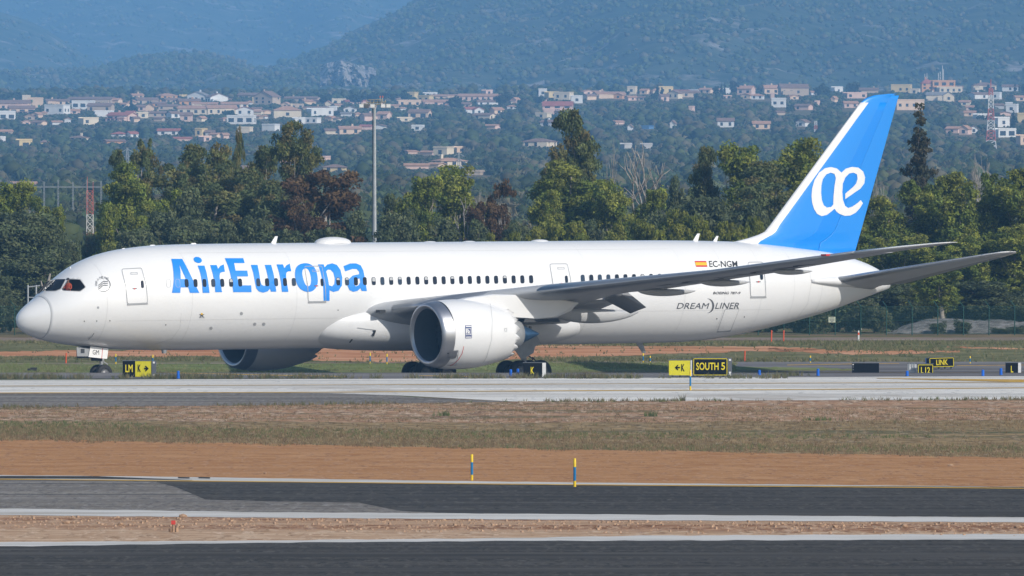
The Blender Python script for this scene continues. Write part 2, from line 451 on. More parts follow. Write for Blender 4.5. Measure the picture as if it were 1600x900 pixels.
strip('far_taxiway', [(1120, 566), (1160, 565.5), (1600, 565.5)], [(1120, 567), (1145, 576), (1180, 582), (1600, 582)], M_tarmid, 3, x0=1120, nrow=10, dmin=497, wob=.2)
strip('grass_island', [(1140, 573.5), (1200, 574), (1300, 575.5), (1350, 578)], [(1140, 580), (1200, 580.3), (1300, 580), (1350, 579.5)], M_green, 5, x0=1140, x1=1350, step=8, nrow=4, dmin=497, wob=1.0, freq=.1)
strip('yellow_line', [(1230, 570.5), (1330, 568.8), (1420, 568)], [(1230, 571.3), (1330, 569.6), (1420, 568.6)], M_yellow, 5, x0=1230, x1=1420, nrow=2, dmin=497)
strip('yellow_line', [(1495, 571.5), (1600, 570.5)], [(1495, 572.2), (1600, 571.2)], M_yellow, 5, x0=1495, x1=1700, nrow=2, dmin=497)
strip('dirt_track', [(0, 528), (1600, 527.5)], [(0, 533.4), (1100, 532), (1600, 532.6)], M_dirtroad, 2, nrow=4, dmin=497, wob=.4)
# ------------------------------------------------------------------ the airliner
M_white = plain('white_paint', (.80, .80, .795), rough=.28, coat=.35, var=.018, scale=.35)
M_fair = plain('fairing_paint', (.74, .74, .735), rough=.35, coat=.2, var=.04, scale=.6)
M_blue = plain('blue_paint', (.014, .265, .80), rough=.3, coat=.3, var=.02, scale=.5)
M_blue2 = plain('deep_blue', (.003, .245, .80), rough=.3, coat=.3, var=.02, scale=.5)
M_letter = plain('blue_lettering', (.018, .255, .80), rough=.35, var=.015, scale=1)
M_wing = plain('wing_grey', (.48, .485, .49), rough=.45, var=.06, scale=.8)
M_wingdark = plain('wing_dark_grey', (.30, .305, .315), rough=.5, var=.08, scale=.9)
M_metal = plain('bare_aluminium', (.62, .63, .66), rough=.32, metal=.9, var=.05, scale=1.2)
M_lip = plain('polished_lip', (.50, .51, .535), rough=.38, metal=.9, var=.05, scale=1.0)
M_barrel = plain('inlet_barrel', (.085, .10, .115), rough=.5, var=.05)
M_fan = plain('fan_blade_metal', (.13, .135, .145), rough=.35, metal=.5, var=.1)
M_dark = plain('dark_bay', (.03, .032, .035), rough=.6, var=.1)
M_glass = plain('cockpit_glass', (.012, .014, .018), rough=.16, var=0, spec=.35)
M_pane = plain('cabin_glass', (.014, .02, .032), rough=.08, var=0, spec=.6)
M_tyre = plain('tyre_rubber', (.018, .018, .019), rough=.75, var=.12, scale=5)
M_hub = plain('wheel_hub', (.16, .16, .165), rough=.45, metal=.3, var=.1, scale=5)
M_gear = plain('gear_grey', (.30, .31, .32), rough=.45, var=.1, scale=3)
M_panel = plain('door_outline', (.36, .37, .385), rough=.4, var=.05)
M_seam2 = plain('skin_joint_grey', (.62, .62, .62), rough=.4, var=.05)
M_seam = plain('panel_seam', (.36, .37, .38), rough=.5, var=.05)
M_black = plain('black_print', (.02, .02, .022), rough=.5, var=0)
M_greyprint = plain('grey_print', (.10, .105, .115), rough=.5, var=0)
M_red = plain('red_print', (.62, .03, .03), rough=.5, var=0)
M_flagy = plain('yellow_print', (.85, .50, .02), rough=.5, var=0)
M_navy = plain('navy_print', (.03, .05, .18), rough=.5, var=0)
M_exh = plain('exhaust_cone', (.09, .19, .34), rough=.35, metal=.8, var=.25, scale=2)
M_orangevest = plain('orange_vest', (.75, .13, .05), rough=.8, var=.1)
M_skin = plain('skin', (.45, .25, .17), rough=.6, var=.05)

AO = Vector((-27.4, 468.0, 0.0))
AM = Matrix.Translation(AO) @ Matrix.Rotation(R(34), 4, 'Z') @ Matrix.Rotation(R(-1.5), 4, 'X')
_A = np.array(AM.to_3x3()); _AT = _A.T; _AOn = np.array(AO)
_CL = _AT @ (np.array([0, 0, CAMZ]) - _AOn)

plane = bpy.data.objects.new('airliner', None)
COL.objects.link(plane)
plane.matrix_world = AM
tag(plane, 'white twin engine airliner with blue lettering and blue tail fin, taxiing across the airfield', 'airliner')

def ray(px, py):
    return _AT @ np.array([(px - 800) / F, 1.0, -(py - HOR) / F])
def ony(px, py, y):
    d = ray(px, py)
    return _CL + d * ((y - _CL[1]) / d[1])
def surf(px, py, yfun, y0=-2.8, n=12):
    """first point of the body's port side on the sight line through a photo position"""
    lo = y0 - .6
    y, prev = lo, lo
    hit = False
    for k in range(34):
        y = lo + .105 * k
        p = ony(px, py, y)
        if p[1] >= yfun(p[0], p[2]):
            hit = True; break
        prev = y
    a, b = prev, y
    for _ in range(n):
        m = (a + b) / 2
        p = ony(px, py, m)
        if p[1] >= yfun(p[0], p[2]): b = m
        else: a = m
    return ony(px, py, b)

def pchip(xs, ys):
    xs = np.array(xs, float); ys = np.array(ys, float)
    h = np.diff(xs); d = np.diff(ys) / h
    m = np.zeros(len(xs))
    m[0] = d[0]; m[-1] = d[-1]
    for i in range(1, len(xs) - 1):
        if d[i - 1] * d[i] > 0:
            w1 = 2 * h[i] + h[i - 1]; w2 = h[i] + 2 * h[i - 1]
            m[i] = (w1 + w2) / (w1 / d[i - 1] + w2 / d[i])
    def f(x):
        x = min(max(x, xs[0]), xs[-1])
        i = min(max(int(np.searchsorted(xs, x)) - 1, 0), len(h) - 1)
        t = (x - xs[i]) / h[i]
        return ((2 * t ** 3 - 3 * t * t + 1) * ys[i] + (t ** 3 - 2 * t * t + t) * h[i] * m[i]
                + (-2 * t ** 3 + 3 * t * t) * ys[i + 1] + (t ** 3 - t * t) * h[i] * m[i + 1])
    return f
def stp(tab):
    f = pchip([math.sqrt(a) for a, b in tab], [b for a, b in tab])
    T = [f(i / 400.) for i in range(3300)]
    def g_(X):
        q = math.sqrt(X) * 400 if X > 0 else 0.0
        i = min(int(q), 3298)
        return T[i] + (T[i + 1] - T[i]) * (q - i)
    return g_
TAIL = 60.0
f_top = stp([(0, 3.25), (.06, 3.48), (.25, 3.74), (.7, 4.10), (1.3, 4.48), (2.14, 5.14), (2.8, 5.66), (3.48, 6.12), (4.48, 6.60), (5.61, 6.95), (6.99, 7.19), (8.97, 7.36), (11.67, 7.42), (15.7, 7.435), (42, 7.43),
             (48.1, 7.34), (50.4, 7.2), (53, 6.95), (56, 6.58), (58, 6.1), (59.3, 5.6), (60, 5.15)])
f_bot = stp([(0, 3.25), (.06, 2.98), (.24, 2.76), (.68, 2.5), (1.5, 2.2), (2.42, 2.0), (3.86, 1.79), (5.07, 1.66), (6.65, 1.56), (9, 1.49), (12, 1.455), (42.5, 1.455), (44.8, 1.48), (46.6, 1.58), (48.5, 1.78), (51.25, 2.24), (55, 3.02), (58.3, 3.94), (60, 4.42)])
f_w = stp([(0, 0), (.06, .20), (.24, .46), (.68, .85), (1.3, 1.27), (2.14, 1.74), (3.5, 2.23), (4.5, 2.48), (5.6, 2.64), (7, 2.77), (9, 2.86), (12, 2.885), (43, 2.885), (45.5, 2.84), (48, 2.68), (51, 2.33), (55, 1.66), (58, 1.0), (60, .37)])
f_zm = stp([(0, 3.25), (.68, 3.42), (1.5, 3.62), (3, 3.95), (5, 4.22), (7.5, 4.4), (10, 4.44), (42, 4.44), (48, 4.62), (51, 4.8), (55, 4.98), (58, 5.0), (60, 4.8)])
def fus_y(X, z):
    zt, zb, w, zm = f_top(X), f_bot(X), f_w(X), f_zm(X)
    a = (z - zm) / (zt - zm) if z > zm else (zm - z) / (zm - zb)
    return -w * math.sqrt(max(0.0, 1 - a * a))

def section(X, n=72):
    zt, zb, w, zm = f_top(X), f_bot(X), f_w(X), f_zm(X)
    pts = []
    for k in range(n):
        a = 2 * math.pi * k / n
        c, s_ = math.cos(a), math.sin(a)
        pts.append((X, w * c, zm + (zt - zm) * s_ if s_ > 0 else zm + (zm - zb) * s_))
    return pts
RAD_X = 1.42
def body(name, xs, mat, off=0.0, cap0=False):
    rows = [section(x) for x in xs]
    mb = MB().grid(rows, closed=True, smooth=True)
    return mb
xs_r = [1e-5] + [RAD_X * (i / 16) ** 2 for i in range(1, 17)]
body('radome', xs_r, M_white).build('radome', M_white, plane, fix=True)
xs_f = [RAD_X + .012] + [RAD_X + (14 - RAD_X) * (i / 40) ** 1.25 for i in range(1, 41)] + list(np.linspace(15, 42, 28)) + list(np.linspace(42.5, TAIL, 44))
fb = body('fuselage', xs_f, M_white)
for e_, fl in ((fb.v[:72], True), (fb.v[-72:], False)): fb.add(e_, [tuple(range(71, -1, -1)) if fl else tuple(range(72))])
fus = fb.build('fuselage', [M_white, M_dark], plane, fix=True)
# tail cone exhaust
mb = MB()
for k in range(1):
    rows = [[(TAIL + dx, p[1] * s, 4.78 + (p[2] - 4.78) * s) for p in section(TAIL, 32)] for dx, s in ((-.05, .995), (.02, .99), (.05, .85), (-.3, .8))]
    mb.grid(rows, closed=True)
    mb.add([(TAIL - .28, p[1] * .8, 4.78 + (p[2] - 4.78) * .8) for p in section(TAIL, 32)], [tuple(range(32))])
mb.build('tail_exhaust', M_gear, plane, fix=True)
# radome seam ring (thin dark gasket)
ring = [section(RAD_X - .012, 72), [(RAD_X + .012 if True else 0, p[1], p[2]) for p in section(RAD_X + .012, 72)]]
rows = []
for X, s in ((RAD_X - .014, 1.0005), (RAD_X - .014, 1.0045), (RAD_X + .016, 1.0045), (RAD_X + .016, 1.0005)):
    zm = f_zm(X)
    rows.append([(X, p[1] * s, zm + (p[2] - zm) * s) for p in section(X, 72)])
MB().grid(rows, closed=True).build('radome_seam', M_seam, plane, fix=True)

def skin_normal(X, z, yfun):
    e = .03
    gx = (yfun(X + e, z) - yfun(X - e, z)) / (2 * e); gz = (yfun(X, z + e) - yfun(X, z - e)) / (2 * e)
    return Vector((max(-2, min(2, gx)), -1, max(-3, min(3, gz)))).normalized()

def patch(name, outline, mat, off, holes=(), parent=None, yfun=fus_y, y0=-2.8, cut=(30., 5.), want_mesh=False):
    """a thin skin lying on the curved body: outlines in photo rows/columns, found on the real surface"""
    bm = bmesh.new()
    for loop in [outline] + list(holes):
        vs = [bm.verts.new((x, -y, 0)) for x, y in loop]
        for i in range(len(vs)):
            bm.edges.new((vs[i], vs[(i + 1) % len(vs)]))
    bmesh.ops.triangle_fill(bm, use_beauty=True, use_dissolve=False, edges=bm.edges[:])
    xsn = [v.co.x for v in bm.verts]; ysn = [v.co.y for v in bm.verts]
    for ax, step, lo, hi in ((0, cut[0], min(xsn), max(xsn)), (1, cut[1], min(ysn), max(ysn))):
        if step <= 0: continue
        k = lo + step
        while k < hi - .05:
            co = Vector((k, 0, 0)) if ax == 0 else Vector((0, k, 0))
            no = Vector((1, 0, 0)) if ax == 0 else Vector((0, 1, 0))
            bmesh.ops.bisect_plane(bm, geom=bm.verts[:] + bm.edges[:] + bm.faces[:], plane_co=co, plane_no=no)
            k += step
    for v in bm.verts:
        p = surf(v.co.x, -v.co.y, yfun, y0)
        v.co = (p[0], p[1], p[2])
    for v in bm.verts:
        v.co += skin_normal(v.co.x, v.co.z, yfun) * off
    bm.normal_update()
    for f in bm.faces:
        if f.normal.y > 0: f.normal_flip()
        f.smooth = True
    me = bpy.data.meshes.new(name)
    bm.to_mesh(me); bm.free()
    me.materials.append(mat)
    return link_mesh(name, me, parent if parent is not None else plane)

def band(name, line, w, mat, off, **k):
    """a thin printed / sealed line following a polyline"""
    up, dn = [], []
    for i, (x, y) in enumerate(line):
        a = line[max(i - 1, 0)]; b = line[min(i + 1, len(line) - 1)]
        dx, dy = b[0] - a[0], b[1] - a[1]
        l = math.hypot(dx, dy) or 1
        up.append((x - dy / l * w / 2, y + dx / l * w / 2)); dn.append((x + dy / l * w / 2, y - dx / l * w / 2))
    return patch(name, up + dn[::-1], mat, off, **k)

def grow(poly, d):
    cx = sum(p[0] for p in poly) / len(poly); cy_ = sum(p[1] for p in poly) / len(poly)
    out = []
    for x, y in poly:
        l = math.hypot(x - cx, y - cy_)
        out.append((x + (x - cx) / l * d, y + (y - cy_) / l * d))
    return out
def rounded(poly, r=1.2):
    out = []
    n = len(poly)
    for i in range(n):
        p = Vector(poly[i]); a = (Vector(poly[i - 1]) - p); b = (Vector(poly[(i + 1) % n]) - p)
        ra = min(r, a.length * .4); rb = min(r, b.length * .4)
        q0 = p + a.normalized() * ra; q1 = p + b.normalized() * rb
        for t in (0, .5, 1):
            out.append(tuple(q0 * (1 - t) ** 2 + p * 2 * t * (1 - t) + q1 * t * t))
    return out
def smooth_loop(poly, it=2):
    for _ in range(it):
        out = []
        for i in range(len(poly)):
            a, b = poly[i], poly[(i + 1) % len(poly)]
            out += [(a[0] * .75 + b[0] * .25, a[1] * .75 + b[1] * .25), (a[0] * .25 + b[0] * .75, a[1] * .25 + b[1] * .75)]
        poly = out
    return poly
def ell(cx, cy_, rx, ry, n=16, tilt=0.0):
    return [(cx + rx * math.cos(t) * math.cos(tilt) - ry * math.sin(t) * math.sin(tilt), cy_ + rx * math.cos(t) * math.sin(tilt) + ry * math.sin(t) * math.cos(tilt)) for t in [2 * math.pi * i / n for i in range(n)]]

def text_geo(s, bold=0.0):
    cu = bpy.data.curves.new('text', 'FONT')
    cu.body = s
    cu.offset = bold
    cu.resolution_u = 3
    ob = bpy.data.objects.new('text', cu)
    COL.objects.link(ob)
    me = bpy.data.meshes.new_from_object(ob.evaluated_get(bpy.context.evaluated_depsgraph_get()))
    vs = np.array([v.co[:] for v in me.vertices]); fs = [tuple(p.vertices) for p in me.polygons]
    bpy.data.objects.remove(ob); bpy.data.curves.remove(cu); bpy.data.meshes.remove(me)
    return vs, fs
def text_box(s, bold=0.0):
    vs, fs = text_geo(s, bold)
    lo, hi = vs.min(0), vs.max(0)
    uv = (vs[:, :2] - lo[:2]) / np.maximum(hi[:2] - lo[:2], 1e-6)
    return uv, fs
def text_patch(name, s, x0, x1, ytop, ybot, mat, off=.02, slant=0.0, tilt=0.0, bold=0.0, parent=None, yfun=fus_y, y0=-2.8):
    """lettering printed on the skin, spanning photo columns x0..x1 and rows ytop..ybot"""
    uv, fs = text_box(s, bold)
    vs = []
    for u, v in uv:
        px = x0 + (x1 - x0) * u + slant * (v - .5)
        py = ybot + (ytop - ybot) * v + tilt * u
        p = surf(px, py, yfun, y0)
        n = skin_normal(p[0], p[2], yfun)
        vs.append(Vector(p) + n * off)
    return MB().add(vs, fs).build(name, mat, parent if parent is not None else plane)

Z2 = lambda pts, ox=240., oy=360., s=3.75: [(ox + u / s, oy + v / s) for u, v in pts]
# big lettering on the forward fuselage, letter by letter
LET = {
 'A': ([(103, 168), (167, 168), (188, 206), (212, 254), (240, 312), (267, 366), (212, 366), (202, 334), (158, 334), (155, 366), (107, 366), (113, 330), (117, 290), (115, 240), (110, 200)],
       [[(150, 200), (166, 236), (188, 285), (158, 285), (157, 240)]]),
 'i': ([(257, 207), (297, 207), (310, 250), (319, 300), (327, 366), (287, 366), (284, 320), (277, 270), (268, 235)], []),
 'r': ([(331, 204), (369, 204), (377, 227), (390, 209), (410, 200), (417, 243), (400, 244), (388, 252), (385, 270), (391, 310), (400, 362), (361, 362), (356, 310), (347, 260)], []),
 'E': ([(417, 164), (524, 164), (533, 192), (471, 192), (479, 236), (548, 236), (553, 270), (488, 270), (498, 322), (571, 322), (573, 362), (466, 362), (458, 300), (446, 245), (434, 205)], []),
 'u': ([(569, 203), (608, 203), (618, 250), (624, 295), (631, 317), (645, 326), (660, 321), (669, 304), (668, 270), (660, 235), (650, 203), (688, 203), (702, 255), (711, 305), (718, 359), (687, 359), (681, 341), (668, 357), (641, 365), (616, 358), (600, 338), (592, 300), (583, 250)], []),
 'r2': ([(720, 200), (757, 200), (766, 223), (778, 205), (797, 196), (806, 240), (789, 240), (777, 249), (775, 270), (781, 310), (789, 360), (751, 360), (746, 310), (735, 250)], []),
 'o': (smooth_loop([(826, 255), (834, 212), (870, 192), (915, 195), (948, 222), (962, 275), (960, 325), (932, 358), (893, 362), (854, 342), (833, 302)], 2),
       [smooth_loop([(868, 255), (874, 226), (898, 222), (914, 245), (923, 290), (918, 322), (900, 330), (884, 312)], 2)]),
 'p': ([(962, 200), (995, 200), (1001, 217), (1017, 201), (1045, 194), (1073, 203), (1094, 232), (1105, 278), (1103, 322), (1083, 353), (1053, 361), (1030, 350), (1030, 412), (995, 412), (993, 340), (984, 278), (974, 235)],
       [[(1010, 240), (1022, 230), (1036, 231), (1052, 248), (1061, 282), (1058, 314), (1045, 328), (1027, 322), (1021, 285)]]),
 'a': ([(1112, 210), (1150, 195), (1185, 194), (1213, 206), (1228, 235), (1238, 285), (1249, 355), (1219, 355), (1211, 338), (1195, 354), (1170, 360), (1147, 350), (1135, 322), (1141, 288), (1165, 265), (1204, 257), (1203, 242), (1190, 227), (1165, 226), (1122, 241)],
       [[(1207, 282), (1187, 285), (1173, 298), (1172, 317), (1185, 328), (1202, 320), (1210, 303)]]),
}
for k, (o, h) in LET.items():
    patch('letter', Z2(o), M_letter, .020, holes=[Z2(x) for x in h], cut=(0, 4.))
patch('letter', Z2(ell(258, 174, 25, 17, 18, .35)), M_letter, .020, cut=(0, 4.))

# cabin windows
win_px = [291.2 + 13.93 * i for i in range(7)] + [403.2 + 13.9 * i for i in range(5)] + [528 + 13.88 * i for i in range(4)] + [583.6 + 13.67 * i for i in range(19)] + [910.4 + 13.36 * i for i in range(18)]
def winpoly(x, w, h, lean=1.0):
    y = float(np.interp(x, [291, 583, 829, 910, 1044, 1140], [442.6, 439.3, 436.4, 435.6, 434.0, 432.6]))
    pts = []
    for k in range(14):
        t = 2 * math.pi * k / 14
        c, s_ = math.cos(t), math.sin(t)
        u = math.copysign(abs(c) ** .55, c) * w / 2; v = math.copysign(abs(s_) ** .55, s_) * h / 2
        pts.append((x + u + lean * v / h * .9, y + v))
    return pts
M_shade = plain('window_shade', (.42, .43, .44), rough=.5, var=.05)
M_pane2 = plain('cabin_glass_glint', (.035, .055, .085), rough=.12, var=0, spec=.6)  # lighter pane colour painted in for glints on some windows
rw = random.Random(5)
for x in win_px:
    wo_ = patch('passenger_window', winpoly(x, 6.2, 12.4), M_pane2 if rw.random() < .25 else M_pane, .030, cut=(0, 4.5))
    if rw.random() < .22:
        wp_ = winpoly(x, 4.9, 11.0); yc_ = min(p_[1] for p_ in wp_) + rw.choice((3.2, 4.5, 6.))
        patch('window_shade', [(p_[0], min(p_[1], yc_)) for p_ in wp_], M_shade, .036, parent=wo_, cut=(0, 0))
for x in (263., 277.5):
    w0 = winpoly(x, 7.0, 13.0)
    patch('window_plug', w0, M_panel, .024, holes=[winpoly(x, 6.2, 12.2)], cut=(0, 6))

# cockpit windows (port), mirrored to starboard
def mirror_part(o):
    me = o.data.copy()
    for v in me.vertices: v.co.y = -v.co.y
    me.flip_normals()
    return link_mesh(o.name.split('.')[0], me, o.parent)
Z1 = lambda pts: Z2(pts, 0, 360, 3.75)
cw1 = Z1([(364, 345), (398, 291), (408, 287), (468, 289), (498, 330), (496, 336), (468, 356), (375, 352)])
cw2 = Z1([(249, 353), (268, 325), (297, 295), (330, 289), (384, 287), (355, 343), (325, 354)])
M_clear = bpy.data.materials.new('side_glass')
_nt, _p = nodes_of(M_clear)
_p.inputs['Base Color'].default_value = (.01, .012, .014, 1); _p.inputs['Roughness'].default_value = .05; _p.inputs['Alpha'].default_value = .32
for poly in (cw1, cw2):
    a = patch('cockpit_window', rounded(poly, 1.3), M_clear if poly is cw1 else M_glass, .028, cut=(3, 2.5))
    mirror_part(a)
    if poly is cw1: mirror_part(patch('cockpit_window', rounded(poly, 1.3), M_glass, .02, cut=(3, 2.5))); bpy.data.objects.remove([o for o in plane.children if o.name.startswith('cockpit_window') and o.data.materials[0] is M_clear][-1]); bpy.data.objects.remove([o for o in plane.children if o.name.startswith('cockpit_window') and o.data.materials[0] is M_glass and sum(v.co.y for v in o.data.vertices) < 0][-1])
# hollow flight deck behind the side window
q = [surf(x, y, fus_y) for x, y in rounded(cw1, 1.3)]
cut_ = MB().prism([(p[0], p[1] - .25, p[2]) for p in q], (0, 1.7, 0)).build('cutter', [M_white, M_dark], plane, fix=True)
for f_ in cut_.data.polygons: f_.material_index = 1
bo = fus.modifiers.new('flight_deck', 'BOOLEAN'); bo.operation = 'DIFFERENCE'; bo.object = cut_; bo.solver = 'EXACT'
bpy.context.view_layer.update()
me_ = bpy.data.meshes.new_from_object(fus.evaluated_get(bpy.context.evaluated_depsgraph_get()))
if len(me_.polygons) > 3000: fus.data = me_
fus.modifiers.clear()
bpy.data.objects.remove(cut_)
print('fuselage faces', len(fus.data.polygons))
a = patch('cockpit_window', Z1([(219, 366), (243, 334), (270, 307), (289, 293), (290, 297), (262, 330), (240, 358), (225, 372)]), M_glass, .045, cut=(1.6, 1.6))
mirror_part(a)
b = patch('window_surround', rounded(grow(cw1, 1.1), 1.5), M_seam, .010, holes=[rounded(cw1, 1.3)], cut=(3, 2.5))
b = patch('window_surround', rounded(grow(cw2, .9), 1.5), M_seam, .010, cut=(3, 2.5))
# windscreen wiper
band('wiper', Z1([(206, 376), (215, 372), (240, 340), (262, 312)]), .9, M_black, .05, cut=(4, 4))

# passenger doors
DOORS = [
    ([(190, 420.8), (220.8, 419.2), (228.5, 448), (230.2, 473), (198.9, 474.5), (196.6, 448)], (222.2, 444.3), 1),
    ([(475.5, 416.5), (502.7, 416.2), (508, 447), (508.8, 470.5), (481.6, 471), (480.6, 447)], (502.9, 441.3), 1),
    ([(858.9, 412.8), (886, 412.6), (891.5, 438), (892.3, 466), (865.3, 466), (863.2, 438)], (884.8, 436.6), 0),
    ([(1168.5, 410), (1191.5, 409.8), (1195, 437), (1196.5, 463), (1172.8, 463.3), (1172, 440)], (1189.5, 431.5), 1),
]
for poly, wpos, sill in DOORS:
    d = patch('passenger_door', rounded(poly, 2.5), M_white, .010, cut=(0, 4))
    patch('door_seal', rounded(grow(poly, .75), 2.8), M_panel, .026, holes=[rounded(grow(poly, -.45), 2.4)], parent=d, cut=(0, 4))
    wp = [(wpos[0] + (x - 300) , wpos[1] + (y - 442.5)) for x, y in winpoly(300, 4.6, 11.5)]
    patch('door_window', wp, M_pane, .030, parent=d, cut=(0, 4))
    if sill:
        x0, y0 = poly[4]; x1, y1 = poly[3]
        patch('door_sill', [(x0 - .5, y0), (x1 + .5, y1), (x1 + .5, y1 + 2.4), (x0 - .5, y0 + 2.4)], M_seam, .034, parent=d, cut=(0, 0))
    cx = (poly[0][0] + poly[1][0]) / 2 + 4; cy0 = poly[0][1]
    patch('door_handle', [(cx - 2.6, cy0 + 29.6), (cx + 4, cy0 + 29.6), (cx + 4, cy0 + 30.9), (cx - 2.6, cy0 + 30.9)], M_greyprint, .032, parent=d, cut=(0, 0))
    patch('door_marking', [(cx - .3, cy0 + 29.3), (cx + 1.7, cy0 + 29.3), (cx + 1.7, cy0 + 31.4), (cx - .3, cy0 + 31.4)], M_red, .036, parent=d, cut=(0, 0))
    patch('door_vent', [(cx - 6, cy0 + 5.4), (cx + 5, cy0 + 5.2), (cx + 5.6, cy0 + 8.2), (cx - 5.4, cy0 + 8.4)], M_panel, .030, holes=[[(cx - 5.4, cy0 + 6), (cx + 4.4, cy0 + 5.8), (cx + 5, cy0 + 7.6), (cx - 4.8, cy0 + 7.8)]], parent=d, cut=(0, 0))
cargo = [(1133, 483), (1155, 482.6), (1141.5, 516.5), (1121, 517.8)]
d = patch('cargo_door', rounded(cargo, 2), M_white, .008, cut=(0, 4))
patch('door_seal', rounded(grow(cargo, .5), 2), M_panel, .014, holes=[rounded(grow(cargo, -.35), 2)], parent=d, cut=(0, 4))
patch('door_sill', [(1121, 517.5), (1141.5, 516.3), (1141, 517.8), (1120, 519)], M_seam, .02, parent=d, cut=(0, 0))

# round emblem beside the cockpit
cres = []
for k_ in range(17):
    a = R(-75 + 205 * k_ / 16); cres.append((162 + 10.9 * math.cos(a), 445.6 + 10.6 * math.sin(a)))
for k_ in range(17):
    u = k_ / 16; a = R(130 - 205 * u); w_ = 1.7 * math.sin(math.pi * (.04 + .92 * u)); cres.append((162 + (10.9 - w_) * math.cos(a), 445.6 + (10.6 - w_) * math.sin(a)))
patch('emblem', cres, M_greyprint, .018, cut=(0, 4))
for dy in (-4.2, -1.2, 1.8):
    band('emblem', [(153.5, 447 + dy + 3.2), (157, 446.4 + dy + 1.6), (159.8, 445 + dy), (163, 444 + dy), (166, 444.6 + dy), (168.5, 443.6 + dy)], 1.25, M_greyprint, .018, cut=(0, 0))
for i, ch in enumerate('SKYTEAM'):
    a = R(178 - 20 * i)
    cx_, cy_ = 161.5 + 11.3 * math.cos(a), 445.2 - 11.6 * math.sin(a)
    text_patch('letter', ch, cx_ - 1.6, cx_ + 1.6, cy_ - 1.9, cy_ + 1.9, M_greyprint, .018)
# registration, type and flag
text_patch('letter', 'EC-NGM', 1108, 1152, 407.8, 417.3, M_black, .02, slant=-1.2, bold=.006)
patch('flag', [(1085.2, 408), (1103.2, 408), (1105.2, 417), (1087.6, 417)], M_red, .016, cut=(0, 3))
patch('flag', [(1085.8, 410.2), (1103.7, 410.2), (1104.8, 414.8), (1087, 414.8)], M_flagy, .022, cut=(0, 3))
text_patch('letter', 'BOEING 787-9', 1114.5, 1156.5, 455.8, 459.8, M_black, .02, slant=1.4, bold=.015)
text_patch('letter', 'DREAM', 1058.5, 1107, 473.2, 482.3, M_greyprint, .02, slant=3)
text_patch('letter', 'LINER', 1118.6, 1155.5, 472.8, 482.2, M_greyprint, .02, slant=3)
moon = []
for k in range(13):
    a = R(-92 + 180 * k / 12); moon.append((1106 + 9.8 * math.cos(a), 477.6 + 11.2 * math.sin(a)))
for k in range(13):
    a = R(88 - 180 * k / 12); moon.append((1104.8 + 8.3 * math.cos(a), 477.6 + 11.0 * math.sin(a)))
patch('emblem', moon, M_greyprint, .02, cut=(0, 4))
# small badge and drain / sensor marks on the lower hull
star = [(315 + (4.6 if k % 2 == 0 else 1.7) * math.cos(R(-90 + 36 * k)), 492.2 + (3.6 if k % 2 == 0 else 1.4) * math.sin(R(-90 + 36 * k))) for k in range(10)]
patch('emblem', star, M_greyprint, .016, cut=(0, 0))
patch('emblem', ell(315, 490.4, 1.7, 1.5, 10), M_flagy, .022, cut=(0, 0))
text_patch('letter', 'IATA', 311.2, 319.4, 494.4, 497, M_greyprint, .016)
for x, y, r_ in ((377, 489.8, 2.5), (398, 506.3, 2.4), (412, 506.2, 2.4), (329.5, 512.6, 2.4), (153, 480.6, 1.9)):
    patch('drain_port', ell(x, y, r_, r_ * 1.05, 12), M_seam, .014, cut=(0, 0))
for x, y in ((151, 501.5), (131.5, 501.8), (171.5, 501), (258.8, 507.5), (528, 484.5), (1120, 497.8), (1163, 495)):
    patch('sensor_port', ell(x, y, .8, 1.0, 8), M_black, .014, cut=(0, 0))
band('probe', [(137.5, 529.5), (143, 525), (146.5, 519.5)], 1.0, M_gear, .05, cut=(0, 0))
# long skin joints
for pts in ([(240, 538), (268, 530), (281, 512), (283, 490)], [(1260, 400), (1268, 440), (1262, 475), (1245, 497)]):
    band('skin_joint', pts, .5, M_seam2, .006, cut=(6, 5))
def ringline(X, z0, z1, w=.018):
    vs = []
    for k_ in range(25):
        z = z0 + (z1 - z0) * k_ / 24
        for dx in (-w / 2, w / 2):
            vs.append(Vector((X + dx, fus_y(X + dx, z), z)) + skin_normal(X, z, fus_y) * .005)
    MB().add(vs, [(2 * i, 2 * i + 1, 2 * i + 3, 2 * i + 2) for i in range(24)], 0, True).build('skin_joint', M_seam2, plane)
for X in (4.4, 9.7, 16.6, 36.6, 43.3, 46.2, 49.0, 51.6, 53.9):
    ringline(X, f_bot(X) + .35, f_top(X) - .12)
def longline(X0, X1, z, w=.016):
    vs = []
    for k_ in range(31):
        X = X0 + (X1 - X0) * k_ / 30
        for dz in (-w / 2, w / 2): vs.append(Vector((X, fus_y(X, z + dz), z + dz)) + skin_normal(X, z, fus_y) * .005)
    MB().add(vs, [(2 * i, 2 * i + 1, 2 * i + 3, 2 * i + 2) for i in range(30)], 0, True).build('skin_joint', M_seam2, plane)
longline(5, 19.5, 3.15); longline(37, 50, 3.3); longline(9.7, 43, 6.9)

